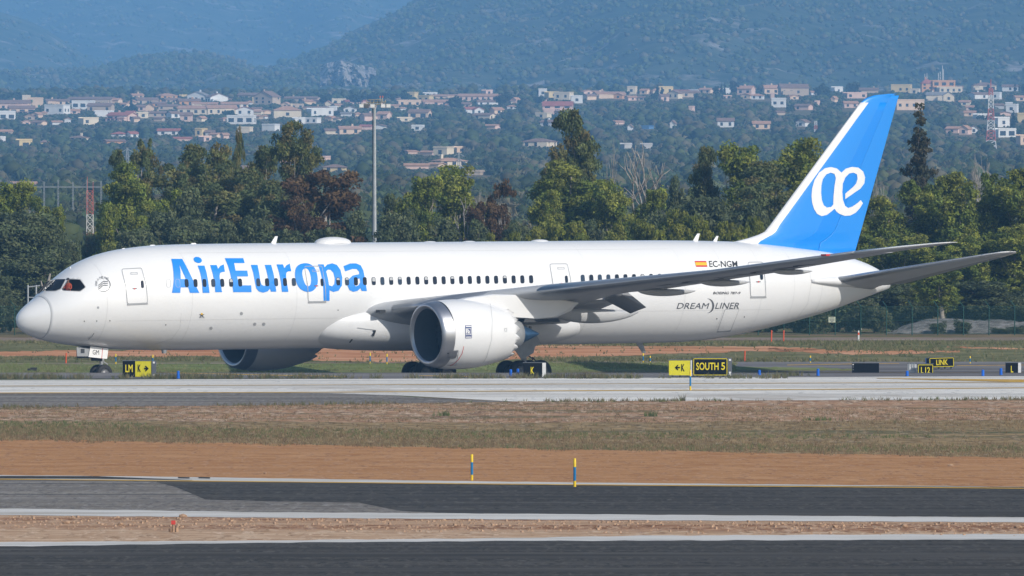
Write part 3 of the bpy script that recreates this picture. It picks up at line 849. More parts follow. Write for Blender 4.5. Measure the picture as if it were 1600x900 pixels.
# ---------------------------------------------------------------- wing-body fairing
rows = []
for i in range(41):
    u = -1 + 2 * i / 40
    s_ = max(0.0, 1 - abs(u) ** 2.6) ** .5 if abs(u) < 1 else 0.0
    X = 27.6 + 9.6 * u
    r = []
    for k in range(48):
        a = 2 * math.pi * k / 48
        c, q = math.cos(a), math.sin(a)
        hw = 3.30 * (0.35 + .65 * s_) * (s_ if s_ < .25 else 1) if s_ > 0 else .01
        hw = 3.28 * s_ ** .5 if s_ > 0 else .01
        hz = 1.52 * s_ ** .55 if s_ > 0 else .01
        r.append((X, hw * math.copysign(abs(c) ** .72, c), 2.74 + hz * math.copysign(abs(q) ** .8, q)))
    rows.append(r)
MB().grid(rows, closed=True).build('wing_fairing', M_fair, plane, fix=True)
def fair_y(X, z):
    u = (X - 27.6) / 9.6
    s_ = max(0, 1 - abs(u) ** 2.6) ** .5
    q = min(1, abs(z - 2.74) / max(1.52 * s_ ** .55, .01)) ** (1 / .8)
    return -3.28 * s_ ** .5 * max(0, 1 - q * q) ** .36
# air scoop openings on the fairing
band('fairing_joint', [(558, 512), (572, 514), (587, 515.6)], .8, M_seam, .03, yfun=fair_y, y0=-3, cut=(0, 0))
patch('air_inlet', [(581.5, 516.2), (587.5, 516.2), (584, 525), (580, 523.5), (583.5, 518.5)], M_dark, .03, yfun=fair_y, y0=-3, cut=(0, 0))
patch('air_inlet', [(547, 535), (551, 530), (549.5, 529), (545, 534.5)], M_dark, .03, yfun=fair_y, y0=-3, cut=(0, 0))

# ---------------------------------------------------------------- wings
WS = [(1.5, 20.4, 14.4, 3.28, .125, 3.2), (3, 21.5, 13.2, 3.48, .125, 3.0), (10.3, 26.6, 8.9, 4.38, .105, -.9), (19.3, 32.9, 5.3, 5.33, .082, -1.0),
      (26.5, 37.95, 3.0, 6.33, .085, -.8), (28.5, 39.75, 2.1, 6.60, .08, 0), (29.6, 41.3, 1.15, 6.76, .08, 0), (30.0, 42.15, .55, 6.82, .08, 0)]
_W = np.array(WS)
def wing_sec(Y):
    return [float(np.interp(Y, _W[:, 0], _W[:, j])) for j in range(1, 6)]
def half_t(f):
    return 1.4845 * math.sqrt(max(f, 0)) - .63 * f - 1.758 * f * f + 1.4215 * f ** 3 - .5075 * f ** 4
def wing_pt(Y, f, top, grow_=0.0, sg=-1, droop=0.0, f0=.745):
    X, c, z, t, inc = wing_sec(Y)
    zz = z - f * c * math.tan(R(inc))
    x = X + f * c
    h = half_t(f) * t * c + grow_
    if droop and f > f0:
        zz -= (f - f0) * c * math.sin(droop); x -= (f - f0) * c * (1 - math.cos(droop))
    return Vector((x, sg * Y, zz + (h if top else -h * .92)))
def wing_piece(name, mat, Ys, fa, fb, sg, grow_=0.0, droop=0.0, n=12, dx=0.0, dz=0.0, parent=None):
    rows = []
    for Y in Ys:
        fs = [fa + (fb - fa) * (1 - math.cos(math.pi * i / n)) / 2 for i in range(n + 1)]
        r = [wing_pt(Y, f, True, grow_, sg, droop, fa) for f in reversed(fs)] + [wing_pt(Y, f, False, grow_, sg, droop, fa) for f in fs[(1 if fa == 0 else 0):]]
        rows.append([(p.x + dx, p.y, p.z + dz) for p in r])
    mb = MB().grid(rows, closed=True, smooth=True)
    for e in (rows[0], rows[-1]): mb.add(e, [tuple(range(len(e)))])
    return mb.build(name, mat, parent or plane, fix=True)
M_slat = plain('slat_metal', (.40, .42, .45), rough=.3, metal=.7, var=.06, scale=1.5)
def canoe(name, Y, f_start, length, depth, width, sg, parent, mat=M_wing, drop=.1):
    p0 = wing_pt(Y, f_start, False, 0, sg)
    _, c, _, _, inc = wing_sec(Y)
    rows = []
    for i in range(15):
        u = i / 14
        s_ = max(.02, math.sin(math.pi * min(1, u * 1.0) ** .85)) ** .6
        X = p0.x + u * length
        zc_ = p0.z - u * length * math.tan(R(inc + 1.5)) - drop * s_
        rows.append([(X, p0.y + width * s_ * math.cos(a), zc_ + depth * s_ * math.sin(a) * (1 if math.sin(a) < 0 else .55)) for a in [2 * math.pi * k / 16 for k in range(16)]])
    mb = MB().grid(rows, closed=True, smooth=True)
    for e in (rows[0], rows[-1]): mb.add(e, [tuple(range(16))])
    return mb.build(name, mat, parent, fix=True)
for sg in (-1, 1):
    Yall = [1.5, 2.2, 3, 4.5, 6, 7.5, 9, 10.3, 12, 14, 16, 18, 19.3, 21, 23, 25, 26.5, 27.5, 28.5, 29.1, 29.6, 30.0]
    w = wing_piece('wing', M_wing, Yall, 0, .74, sg, n=14)
    wing_piece('wing_tip', M_fair, [26.6, 27.5, 28.5, 29.1, 29.6, 30.0], .74, 1.0, sg, parent=w)
    wing_piece('leading_edge', M_slat, [4, 6, 8.5], 0, .09, sg, .006, parent=w, n=8)
    wing_piece('leading_edge', M_slat, [11.2, 14, 17, 19.3, 23, 26.5], 0, .10, sg, .006, parent=w, n=8)
    wing_piece('leading_edge', M_white, [26.6, 28.5, 29.6, 30.0], 0, .16, sg, .006, parent=w, n=8)
    wing_piece('flap', M_wing, [3.2, 5, 7, 8.9], .745, 1, sg, droop=R(3), parent=w)
    wing_piece('flap', M_wing, [11.3, 14, 17, 19.6], .745, 1, sg, droop=R(3), parent=w)
    wing_piece('aileron', M_wing, [19.7, 23, 26.4], .745, 1, sg, droop=R(2), parent=w)
    wing_piece('flaperon', M_wingdark, [9.1, 9.8, 10.4], .79, 1, sg, droop=R(30), dz=-.10, dx=.0, parent=w)
    canoe('flap_fairing', 7.4, .55, 6.4, .55, .34, sg, w, drop=.2)
    canoe('flap_fairing', 12.6, .62, 4.0, .27, .24, sg, w, drop=.04)
    canoe('flap_fairing', 16.4, .60, 3.5, .25, .22, sg, w, drop=.03)
    canoe('flap_fairing', 20.6, .60, 2.8, .21, .2, sg, w, drop=.02)
    # wing-root landing light and navigation light
    p = wing_pt(3.15, .0, True, 0, sg)
    MB().box((p.x + .20, sg * 3.5, p.z), (.4, .4, .16), 0).build('landing_light', M_dark, w)
    p = wing_pt(25.2, .02, True, 0, sg)
    MB().box((p.x + .02, sg * 25.2, p.z + .02), (.3, .5, .1), 0).build('navigation_light', M_red if sg < 0 else plain('green_lens', (.03, .4, .12), .2, var=0), w)
# registration under the port wing
uv, fs = text_box('EC-NGM', .01)
vs = []
for u, v in uv:
    Y = 15.5 + 7.5 * u
    q = wing_pt(Y, .66 - .36 * v, False, .012, -1)
    vs.append(q)
MB().add(vs, [f[::-1] for f in fs]).build('letter', M_black, plane)

# ---------------------------------------------------------------- engines
LIP = [(.16, 1.45), (.06, 1.53), (0, 1.63), (.05, 1.72), (.2, 1.785), (.45, 1.84), (.74, 1.88)]
COWL = [(.74, 1.88), (1.3, 1.935), (1.9, 1.955), (2.6, 1.94), (3.3, 1.87), (3.95, 1.75), (4.55, 1.61), (5.0, 1.49)]
EX0, EZ = 20.62, 2.13
NS = 64
def lathe(prof_, cx, cy_, cz, n=NS, droop=0.0):
    rows = []
    for x, r in prof_:
        rows.append([(cx + x + droop * math.sin(2 * math.pi * k / n) * r, cy_ + r * math.cos(2 * math.pi * k / n), cz + r * math.sin(2 * math.pi * k / n)) for k in range(n)])
    return rows
def cowl_r(x):
    pr = LIP[2:] + COWL[1:]
    return float(np.interp(x, [a for a, b in pr], [b for a, b in pr]))
for sg in (-1, 1):
    ey = -9.9 if sg < 0 else 10.55
    e = MB().grid(lathe(COWL, EX0, ey, EZ), closed=True)
    # saw-tooth trailing edge
    last = lathe([COWL[-1]], EX0, ey, EZ)[0]
    tip = []
    for k in range(NS):
        a = 2 * math.pi * k / NS
        ph = (k % 4) / 4.0
        dx = .40 * (1 - abs(2 * ph - 1) ** 1.3)
        r = 1.49 - dx * .22
        tip.append((EX0 + 5.03 + dx, ey + r * math.cos(a), EZ + r * math.sin(a)))
    e.grid([last, tip], closed=True)
    inner = [(x - .02, ey + (y - ey) * .975, EZ + (z - EZ) * .975) for x, y, z in tip]
    back = lathe([(3.9, 1.42)], EX0, ey, EZ)[0]
    e.grid([tip, inner, back], closed=True)
    eng = e.build('engine', M_white, plane, fix=True)
    l = MB().grid(lathe(LIP, EX0, ey, EZ, droop=-.055), closed=True).build('intake_lip', M_lip, eng, fix=True)
    MB().grid(lathe([(.15, 1.452), (.5, 1.405), (1.0, 1.41), (1.8, 1.42)], EX0, ey, EZ, droop=-.03), closed=True).build('intake_barrel', M_barrel, eng)
    mb = MB()
    disc = lathe([(1.78, 1.42)], EX0, ey, EZ)[0]
    mb.add(disc, [tuple(range(NS))])
    mb.build('fan_disc', M_dark, eng)
    blade = None
    for k in range(18):
        a0 = 2 * math.pi * k / 18
        vs = []
        for i in range(5):
            r = .38 + (1.40 - .38) * i / 4
            tw = R(32 + 30 * i / 4)
            for s_ in (-1, 1):
                ch = .2 + .06 * i
                da = s_ * ch * math.sin(tw) / r + .12 * math.sin(math.pi * i / 4)
                vs.append((EX0 + 1.6 + s_ * ch * math.cos(tw) * .5, ey + r * math.cos(a0 + da), EZ + r * math.sin(a0 + da)))
        fsb = [(2 * i, 2 * i + 1, 2 * i + 3, 2 * i + 2) for i in range(4)]
        MB().add(vs, fsb, 0, True).build('fan_blade', M_fan, eng)
    MB().grid(lathe([(1.0, .01), (1.08, .12), (1.25, .26), (1.5, .37), (1.7, .40)], EX0, ey, EZ, 32), closed=True).build('spinner', M_fan, eng, fix=True)
    # strake, access door and thrust-reverser joint
    MB().grid(lathe([(4.8, 1.0), (5.6, .86), (6.2, .72), (6.18, .66), (5.1, .7)], EX0, ey, EZ - .02, 48), closed=True).build('core_nozzle', M_gear, eng, fix=True)
    MB().grid(lathe([(5.4, .62), (6.2, .56), (6.8, .38), (7.4, .14), (7.65, .01)], EX0, ey, EZ - .04, 40), closed=True).build('exhaust_cone', M_exh, eng, fix=True)
    # pylon
    prof_ = [(1.6, 3.95), (2.6, 4.16), (4.4, 4.36), (6.8, 4.30), (9.4, 4.0), (10.4, 3.82), (9.8, 3.35), (8.8, 2.98), (7.4, 2.90), (6.2, 2.98), (5.0, 3.05), (3.6, 3.5), (2.4, 3.6)]
    rows = []
    for yo, sh in ((-.36, .9), (-.30, .97), (0, 1.0), (.30, .97), (.36, .9)):
        cx_ = 5.2; cz_ = 3.5
        rows.append([(EX0 + cx_ + (x - cx_) * sh, ey * .99 + yo, cz_ + (z - cz_) * sh) for x, z in prof_])
    mb = MB().grid(rows, closed=True, smooth=False)
    for ee in (rows[0], rows[-1]): mb.add(ee, [tuple(range(len(ee)))])
    py_ = mb.build('pylon', M_fair, plane, fix=True)
    mb = MB().box((EX0 + 7.7, ey * .99, 2.85), (2.5, .62, .20), 0, taper=.9)
    mb.build('heat_shield', M_dark, py_)
def nac_y(X, z):
    r = cowl_r(X - EX0)
    return -9.9 - math.sqrt(max(.01, r * r - (z - EZ) ** 2))
engp = [o for o in plane.children if o.name.startswith('engine')][0]
patch('badge', [(726.5, 508.5), (736.6, 508.2), (737.2, 528.4), (727, 528.8)], M_navy, .012, parent=engp, yfun=nac_y, y0=-11.7, cut=(0, 4))
patch('badge', [(727.6, 513.3), (736, 513.1), (736.2, 523.4), (727.9, 523.6)], M_white, .016, holes=[[(728.4, 514), (735.3, 513.8), (735.5, 522.7), (728.7, 522.9)]], parent=engp, yfun=nac_y, y0=-11.7, cut=(0, 4))
text_patch('letter', 'R', 728.6, 733.2, 514.4, 520.4, M_white, .018, parent=engp, yfun=nac_y, y0=-11.7, bold=.02)
text_patch('letter', 'R', 730.6, 735.2, 516.4, 522.4, M_white, .018, parent=engp, yfun=nac_y, y0=-11.7, bold=.02)
for yy in (509.4, 526.0):
    patch('badge', [(727.6, yy), (736.4, yy - .1), (736.5, yy + 1.5), (727.7, yy + 1.6)], M_white, .016, parent=engp, yfun=nac_y, y0=-11.7, cut=(0, 0))
band('warning_line', [(724.6, 541), (722, 552), (716, 562), (709, 568.5), (703, 571.5)], .7, M_red, .014, parent=engp, yfun=nac_y, y0=-11.5, cut=(0, 3))
band('cowl_joint', [(766, 472), (769, 500), (768, 530), (760, 558), (755, 566)], .45, M_panel, .01, parent=engp, yfun=nac_y, y0=-11.5, cut=(0, 3))
band('cowl_joint', [(699, 571), (712, 570.5), (717, 548), (713, 547.4), (715, 560)], .6, M_seam, .01, parent=engp, yfun=nac_y, y0=-11.5, cut=(0, 3))
patch('access_panel', [(700, 557), (704, 548), (716, 547), (712, 559.5), (704, 560.5), (703, 557)], M_lip, .02, parent=engp, yfun=nac_y, y0=-11.5, cut=(0, 3))
patch('sensor_port', ell(699.8, 552, .9, 1.1, 8), M_black, .024, parent=engp, yfun=nac_y, y0=-11.5, cut=(0, 0))
patch('access_panel', [(788, 513), (792, 513), (792, 518), (788, 518)], M_panel, .012, holes=[[(788.6, 513.6), (791.4, 513.6), (791.4, 517.4), (788.6, 517.4)]], parent=engp, yfun=nac_y, y0=-11.5, cut=(0, 0))
text_patch('letter', 'NO STEP', 719, 733, 537.2, 538.8, M_red, .014, parent=engp, yfun=nac_y, y0=-11.5) if False else None

# ---------------------------------------------------------------- fin
LEz = [(6.2, 48.0), (7.2, 48.2), (7.33, 49.03), (7.52, 49.96), (7.7, 50.65), (7.88, 51.12), (8.3, 51.55), (15.5, 58.25), (15.72, 58.55), (15.93, 59.2), (16.03, 60.3)]
TEz = [(6.2, 57.5), (6.52, 57.63), (16.03, 61.12)]
def fin_le(z): return float(np.interp(z, [a for a, b in LEz], [b for a, b in LEz]))
def fin_te(z): return float(np.interp(z, [a for a, b in TEz], [b for a, b in TEz]))
def fin_half(f, z):
    tmax = float(np.interp(z, [6.2, 8, 15.5, 16.03], [.66, .66, .27, .16]))
    return half_t(f) * tmax
ZF = [6.3, 6.9, 7.2, 7.33, 7.52, 7.7, 7.88, 8.3, 9, 10, 11, 12, 13, 14, 15, 15.5, 15.72, 15.93, 16.03]
def fin_piece(name, mat, fa, fb, zs, grow_=0.0, parent=None, n=14):
    rows = []
    for z in zs:
        a, b = (fa(z) if callable(fa) else fa), (fb(z) if callable(fb) else fb)
        le, te = fin_le(z), fin_te(z)
        fs = [a + (b - a) * (1 - math.cos(math.pi * i / n)) / 2 for i in range(n + 1)]
        g_ = grow_
        r = [(le + f * (te - le) - (g_ if f < .02 else 0), -(fin_half(f, z) + g_), z) for f in reversed(fs)] + [(le + f * (te - le) - (g_ if f < .02 else 0), fin_half(f, z) + g_, z) for f in fs[(1 if a == 0 else 0):]]
        rows.append(r)
    mb = MB().grid(rows, closed=True, smooth=True)
    for e in (rows[0], rows[-1]): mb.add(e, [tuple(range(len(e)))])
    return mb.build(name, mat, parent or plane, fix=True)
fin = fin_piece('tail_fin', M_blue, 0, .700, ZF)
def wle(z):
    w = float(np.interp(z, [6.3, 7.2, 7.33, 7.52, 7.7, 7.88, 8.3, 15.5], [2.6, 2.2, 1.55, 1.05, .8, .62, .52, .50]))
    return w / (fin_te(z) - fin_le(z))
fin_piece('fin_leading_edge', M_white, 0, wle, [z for z in ZF if z <= 15.5], .006, parent=fin)
rud = fin_piece('rudder', M_blue, .706, 1.0, [z for z in ZF if z < 15.95], 0, parent=fin)
fin_piece('fin_band', M_blue2, .50, .697, [z for z in ZF if z < 15.6], .003, parent=fin)  # deeper blue band over the fin chord just ahead of the rudder
def fin_y(X, z):
    z = min(max(z, 6.3), 16.0)
    f = (X - fin_le(z)) / (fin_te(z) - fin_le(z))
    return -fin_half(min(max(f, 0.01), 1), z)
ZL = lambda pts: Z2(pts, 1140, 120, 3.0)
lo_outer = [(383, 560), (386, 523), (397, 485), (418, 450), (447, 428), (475, 423), (502, 430), (523, 449), (543, 431), (572, 422), (603, 426), (625, 444), (634, 472), (630, 500), (612, 524),
            (541, 573), (541, 548), (578, 516), (592, 500), (599, 478), (596, 457), (580, 449), (560, 453), (541, 472), (530, 500), (527, 540), (530, 575), (540, 605), (555, 615), (575, 608), (598, 592), (613, 578),
            (624, 592), (610, 615), (590, 637), (565, 650), (540, 652), (515, 643), (500, 632), (491, 618), (475, 632), (455, 647), (430, 653), (410, 643), (395, 620), (386, 590)]
lo_in = [(428, 545), (429, 510), (436, 480), (452, 457), (473, 449), (491, 456), (497, 475), (491, 510), (486, 560), (485, 598), (475, 610), (455, 613), (440, 602), (431, 577)]
patch('emblem', ZL(lo_outer), M_white, .022, holes=[ZL(lo_in)], parent=fin, yfun=fin_y, y0=-.3, cut=(6, 8))
# antennas and small fittings on the crown
def blade_ant(X, h, ch, sweep, top=True):
    z0 = f_top(X) - .03 if top else f_bot(X) + .03
    s_ = 1 if top else -1
    rows = []
    for u, sc in ((0, 1.), (.6, .72), (1., .5)):
        rows.append([(X + sweep * u + ch * sc * (math.cos(a) * .5), .05 * sc * math.sin(a), z0 + s_ * h * u) for a in [2 * math.pi * k / 10 for k in range(10)]])
    mb = MB().grid(rows, closed=True); mb.add(rows[-1], [tuple(range(10))])
    mb.build('antenna', M_white if top else M_gear, plane, fix=True)
blade_ant(16.9, .42, .38, .22); blade_ant(46.1, .45, .4, .25); blade_ant(47.5, .33, .32, .2)
blade_ant(42.0, .62, .5, .35, top=False)
blade_ant(3.5, .10, .1, 0); blade_ant(7.0, .06, .3, 0); blade_ant(8.9, .07, .5, 0); blade_ant(11.6, .09, .5, 0)
for X0, L, h, wd in ((20.9, 2.35, .33, .62), (35.1, 1.15, .10, .4), (30.2, .9, .05, .3), (27.5, .9, .05, .3)):
    rows = []
    for i in range(13):
        u = -1 + 2 * i / 12
        s_ = max(.02, 1 - u * u) ** .5
        rows.append([(X0 + u * L / 2, wd * s_ ** .7 * math.cos(a), f_top(X0) - .06 + (h + .06) * s_ ** .8 * math.sin(a)) for a in [math.pi * k / 10 for k in range(11)]])
    MB().grid(rows).build('antenna_dome', M_fair, plane, fix=True)
# ---------------------------------------------------------------- tailplane
HS = [(.6, 53.9, 6.4, 4.72), (1.3, 54.54, 5.7, 4.92), (9.0, 60.55, 1.75, 6.33), (9.6, 61.15, 1.2, 6.44), (9.9, 61.6, .5, 6.49)]
_H = np.array(HS)
def hs_piece(name, mat, Ys, fa, fb, sg, grow_=0.0, parent=None, n=10):
    rows = []
    for Y in Ys:
        X, c, z = [float(np.interp(Y, _H[:, 0], _H[:, j])) for j in (1, 2, 3)]
        fs = [fa + (fb - fa) * (1 - math.cos(math.pi * i / n)) / 2 for i in range(n + 1)]
        pt = lambda f, s_: (X + f * c, sg * Y, z - f * c * .035 + s_ * (half_t(f) * .105 * c + grow_))
        rows.append([pt(f, 1) for f in reversed(fs)] + [pt(f, -1) for f in fs[(1 if fa == 0 else 0):]])
    mb = MB().grid(rows, closed=True, smooth=True)
    for e in (rows[0], rows[-1]): mb.add(e, [tuple(range(len(e)))])
    return mb.build(name, mat, parent or plane, fix=True)
for sg in (-1, 1):
    hs = hs_piece('tailplane', M_wing, [.6, 1.3, 3, 5, 7, 9, 9.6, 9.9], 0, .69, sg)
    hs_piece('leading_edge', M_slat, [1.6, 5, 8.7], 0, .07, sg, .005, parent=hs)
    hs_piece('leading_edge', M_white, [8.75, 9.6, 9.9], 0, .2, sg, .005, parent=hs)
    hs_piece('elevator', M_wingdark, [1.5, 5, 8.6], .697, 1, sg, parent=hs)
    hs_piece('tailplane_tip', M_white, [8.65, 9.6, 9.9], .697, 1, sg, parent=hs)
    # rounded root fairing ahead of the tailplane
    rows = []
    for i in range(13):
        u = i / 12
        s_ = max(.03, math.sin(math.pi * min(1, .12 + .88 * u) * .55)) ** .8
        X = 53.0 + 4.8 * u
        ym = sg * (abs(fus_y(min(X, 59.9), 4.95)) - .02)
        rows.append([(X, ym + .42 * s_ * math.cos(a), 4.93 - .02 * u + .36 * s_ * math.sin(a)) for a in [2 * math.pi * k / 16 for k in range(16)]])
    mb = MB().grid(rows, closed=True)
    for e in (rows[0], rows[-1]): mb.add(e, [tuple(range(16))])
    mb.build('tailplane_fairing', M_white, plane, fix=True)

# ---------------------------------------------------------------- landing gear
def wheel(parent, c, r, w):
    rows = []
    pf = [(-.5, .56), (-.5, .80), (-.44, .92), (-.28, .99), (0, 1.0), (.28, .99), (.44, .92), (.5, .80), (.5, .56)]
    n = 28
    for u, q in pf:
        rows.append([(c[0] + r * q * math.cos(2 * math.pi * k / n), c[1] + u * w, c[2] + r * q * math.sin(2 * math.pi * k / n)) for k in range(n)])
    MB().grid(rows, closed=True).build('tyre', M_tyre, parent, fix=True)
    mb = MB()
    for s_ in (-1, 1):
        rr = [[(c[0] + r * q * math.cos(2 * math.pi * k / 20), c[1] + s_ * u * w, c[2] + r * q * math.sin(2 * math.pi * k / 20)) for k in range(20)] for u, q in ((.46, .57), (.36, .50), (.28, .30), (.40, .20), (.44, .02))]
        mb.grid(rr, closed=True)
    mb.build('wheel_hub', M_hub, parent, fix=True)
for sg in (-1, 1):
    gx, gy = 30.55, 4.9 * sg
    zc_ = -.77 + .685
    st = MB().tube([(gx + .1, gy * .97, 2.6), (gx + .05, gy, 1.2)], [.24, .22], 14).tube([(gx + .05, gy, 1.25), (gx, gy, zc_)], [.15, .15], 12)
    st.tube([(gx - .95, gy, zc_ + .02), (gx + .95, gy, zc_ + .02)], [.15, .15], 10)
    mg = st.build('landing_gear', M_gear, plane)
    for dx in (-.73, .73):
        MB().tube([(gx + dx, gy - .7, zc_), (gx + dx, gy + .7, zc_)], .09, 8).build('axle', M_gear, mg)
        for dy in (-.62, .62):
            wheel(mg, (gx + dx, gy + dy, zc_), .685, .50)
    MB().tube([(gx + .6, gy * .97, 2.5), (gx + .35, gy, 1.5), (gx + .1, gy, .9)], .09, 8).tube([(gx + .3, gy * .7, 2.3), (gx + .1, gy * .98, 1.1)], .10, 8).build('side_brace', M_gear, mg)
    MB().tube([(gx + .55, gy - .1, .75), (gx + .9, gy - .1, .45), (gx + .75, gy - .1, .15), (gx + .2, gy - .1, .05)], .04, 6).tube([(gx + .2, gy + .15, 1.0), (gx + .75, gy + .15, .65), (gx + .25, gy + .1, .2)], .05, 6).build('hose', M_dark, mg)
    yo = gy + .32 * sg
    MB().prism([(gx - .85, yo, 1.95), (gx + .55, yo, 2.25), (gx + .95, yo, 1.55), (gx + .55, yo, 1.35), (gx + .45, yo, 1.0), (gx - .35, yo, .62), (gx - .75, yo, 1.1), (gx - .95, yo, 1.25)], (0, .05 * sg, 0)).build('gear_door', M_gear, mg, fix=True)
nx = 5.4
zn = -.27 + .508
ng = MB().tube([(nx + .1, 0, 2.1), (nx + .05, 0, .95)], [.17, .15], 12).tube([(nx + .05, 0, 1.0), (nx, 0, zn)], [.10, .10], 10).tube([(nx, -.42, zn), (nx, .42, zn)], .07, 8).build('landing_gear', M_gear, plane)
for dy in (-.30, .30): wheel(ng, (nx, dy, zn), .508, .36)
MB().tube([(nx + .05, 0, .95), (nx + .42, 0, .75), (nx + .32, 0, .45), (nx + .02, 0, .3)], .045, 6).build('torque_link', M_gear, ng)
MB().tube([(nx - .9, 0, 1.75), (nx - .05, 0, .95)], .07, 8).build('drag_brace', M_gear, ng)
MB().box((nx - .75, 0, 1.42), (1.1, .9, .62), 0).box((nx - .32, -.1, 1.05), (.55, .3, .2), 0).build('wheel_bay', M_dark, ng)
def side_y(c): return lambda X, z: c
for y0_, nm in ((-.62, 'gear_door'), (.62, 'gear_door')):
    q = [ony(x, y, y0_) for x, y in ((141.2, 541.3), (169.2, 544.5), (167.2, 560.8), (138.2, 557.9))] if y0_ < 0 else [Vector((p[0], .62, p[2])) for p in qd]
    if y0_ < 0: qd = q
    dd = MB().prism([tuple(p) for p in q], (0, .04 if y0_ < 0 else -.04, 0)).build(nm, M_white, ng, fix=True)
q = [ony(x, y, -.55) for x, y in ((119.5, 542.5), (139.5, 544), (139, 557), (120.5, 556.8))]
MB().prism([tuple(p) for p in q], (0, .03, 0)).build('gear_door', M_gear, ng, fix=True)
q = [ony(x, y, -.585) for x, y in ((126.5, 545), (132, 545), (132, 551.5), (126.5, 551.5))]
MB().prism([tuple(p) for p in q], (0, .02, 0)).build('door_recess', M_dark, ng, fix=True)
text_patch('letter', 'GM', 144.6, 154.4, 546.6, 553.9, M_black, .012, parent=ng, yfun=side_y(-.62), y0=-.62, tilt=.6)
band('warning_line', [(160.2, 543.7), (158.6, 560)], .7, M_red, .012, parent=ng, yfun=side_y(-.62), y0=-.62, cut=(0, 0))
# landing / taxi light under the hull
MB().tube([(9.0, -.9, 1.50), (9.0, -.9, 1.30)], [.16, .12], 10).build('beacon', M_gear, plane)
# a crew member in an orange vest behind the side window
_s = surf(108.0, 449.0, fus_y)
pl = Vector((_s[0] + .22, _s[1] + .50, _s[2] + .05))
print('side window skin', _s)
pw = AM @ pl
bm = bmesh.new()
J = {'pelvis': (0, 0, -.42, .16), 'waist': (0, 0, -.22, .15), 'chest': (0, .02, .02, .17), 'collar': (0, .02, .16, .10), 'neck': (0, .01, .22, .055), 'jaw': (0, -.01, .29, .075), 'skull': (0, .01, .38, .095), 'top': (0, .01, .45, .05),
     'sl': (-.17, .02, .11, .07), 'el': (-.24, -.10, -.12, .05), 'hl': (-.12, -.28, -.10, .038), 'sr': (.17, .02, .11, .07), 'er': (.25, -.08, -.12, .05), 'hr': (.14, -.27, -.08, .038)}
V = {k_: bm.verts.new(v_[:3]) for k_, v_ in J.items()}
for a_, b_2 in (('pelvis', 'waist'), ('waist', 'chest'), ('chest', 'collar'), ('collar', 'neck'), ('neck', 'jaw'), ('jaw', 'skull'), ('skull', 'top'), ('chest', 'sl'), ('sl', 'el'), ('el', 'hl'), ('chest', 'sr'), ('sr', 'er'), ('er', 'hr')): bm.edges.new((V[a_], V[b_2]))
me = bpy.data.meshes.new('person'); bm.to_mesh(me); bm.free()
person = link_mesh('person', me, None, pw, (0, 0, R(34 - 60)))
sk = person.modifiers.new('skin', 'SKIN'); person.modifiers.new('smooth', 'SUBSURF').levels = 1
for v_, d_ in zip(J.values(), me.skin_vertices[0].data): d_.radius = (v_[3], v_[3])
me.skin_vertices[0].data[0].use_root = True
bpy.context.view_layer.update()
me2 = bpy.data.meshes.new_from_object(person.evaluated_get(bpy.context.evaluated_depsgraph_get()))
person.modifiers.clear(); person.data = me2
me2.materials.clear()
for m_ in (M_orangevest, M_skin): me2.materials.append(m_)
for f_ in me2.polygons: f_.use_smooth = True; f_.material_index = 1 if f_.center.z > .19 or (f_.center.y < -.2) else 0
tag(person, 'person in an orange vest seated behind the cockpit side window', 'person')
bmh = bmesh.new(); bmesh.ops.create_uvsphere(bmh, u_segments=14, v_segments=8, radius=.105)
for v_ in bmh.verts: v_.co.z = max(v_.co.z, -.01) * 1.0
mh = bpy.data.meshes.new('hair'); bmh.to_mesh(mh); bmh.free(); mh.materials.append(M_black)
link_mesh('hair', mh, person, (0, .02, .385))
# ------------------------------------------------------------------ signs, posts and markers on the airfield
M_signblk = plain('sign_black', (.006, .007, .009), rough=.5, var=.1, spec=.15)
M_signyel = plain('sign_yellow', (.62, .56, .015), rough=.4, var=.04, scale=4)
M_signtxt = plain('sign_yellow_print', (.80, .66, .02), rough=.5, var=0)
M_signgrey = plain('sign_grey_case', (.11, .12, .135), rough=.45, var=.08)
M_signlite = plain('sign_light_case', (.58, .59, .60), rough=.5, var=.06)
M_postblue = plain('post_blue', (.005, .17, .40), rough=.5, var=.06, scale=6)
M_markblue = plain('marker_blue', (.004, .13, .62), rough=.45, var=.05, scale=6)
M_postyel = plain('post_yellow', (.80, .55, .01), rough=.5, var=.05, scale=6)
M_stake = plain('stake_orange', (.72, .10, .03), rough=.6, var=.1, scale=6)
M_whitepl = plain('white_plastic', (.75, .75, .74), rough=.5, var=.05)
M_steel = plain('galvanised_steel', (.45, .47, .48), rough=.45, metal=.4, var=.1, scale=4)
M_red2 = plain('red_paint', (.60, .05, .035), rough=.55, var=.12, scale=2)
M_stone = plain('stone', (.40, .26, .165), rough=.9, var=.25, scale=6)

def mpx(D): return D / F     # metres per photo pixel at distance D

def sign_text(parent, s, D, x0, x1, yt, yb, mat, bold=.02, yaw=0.0, dy=-.02, base=None):
    uv, fs = text_box(s, bold)
    vs = []
    for u, v in uv:
        p = atD(x0 + (x1 - x0) * u, yb + (yt - yb) * v, D)
        vs.append((p.x - base.x, dy - math.tan(yaw) * (p.x - base.x), p.z - base.z))
    return MB().add(vs, fs).build('lettering', mat, parent)

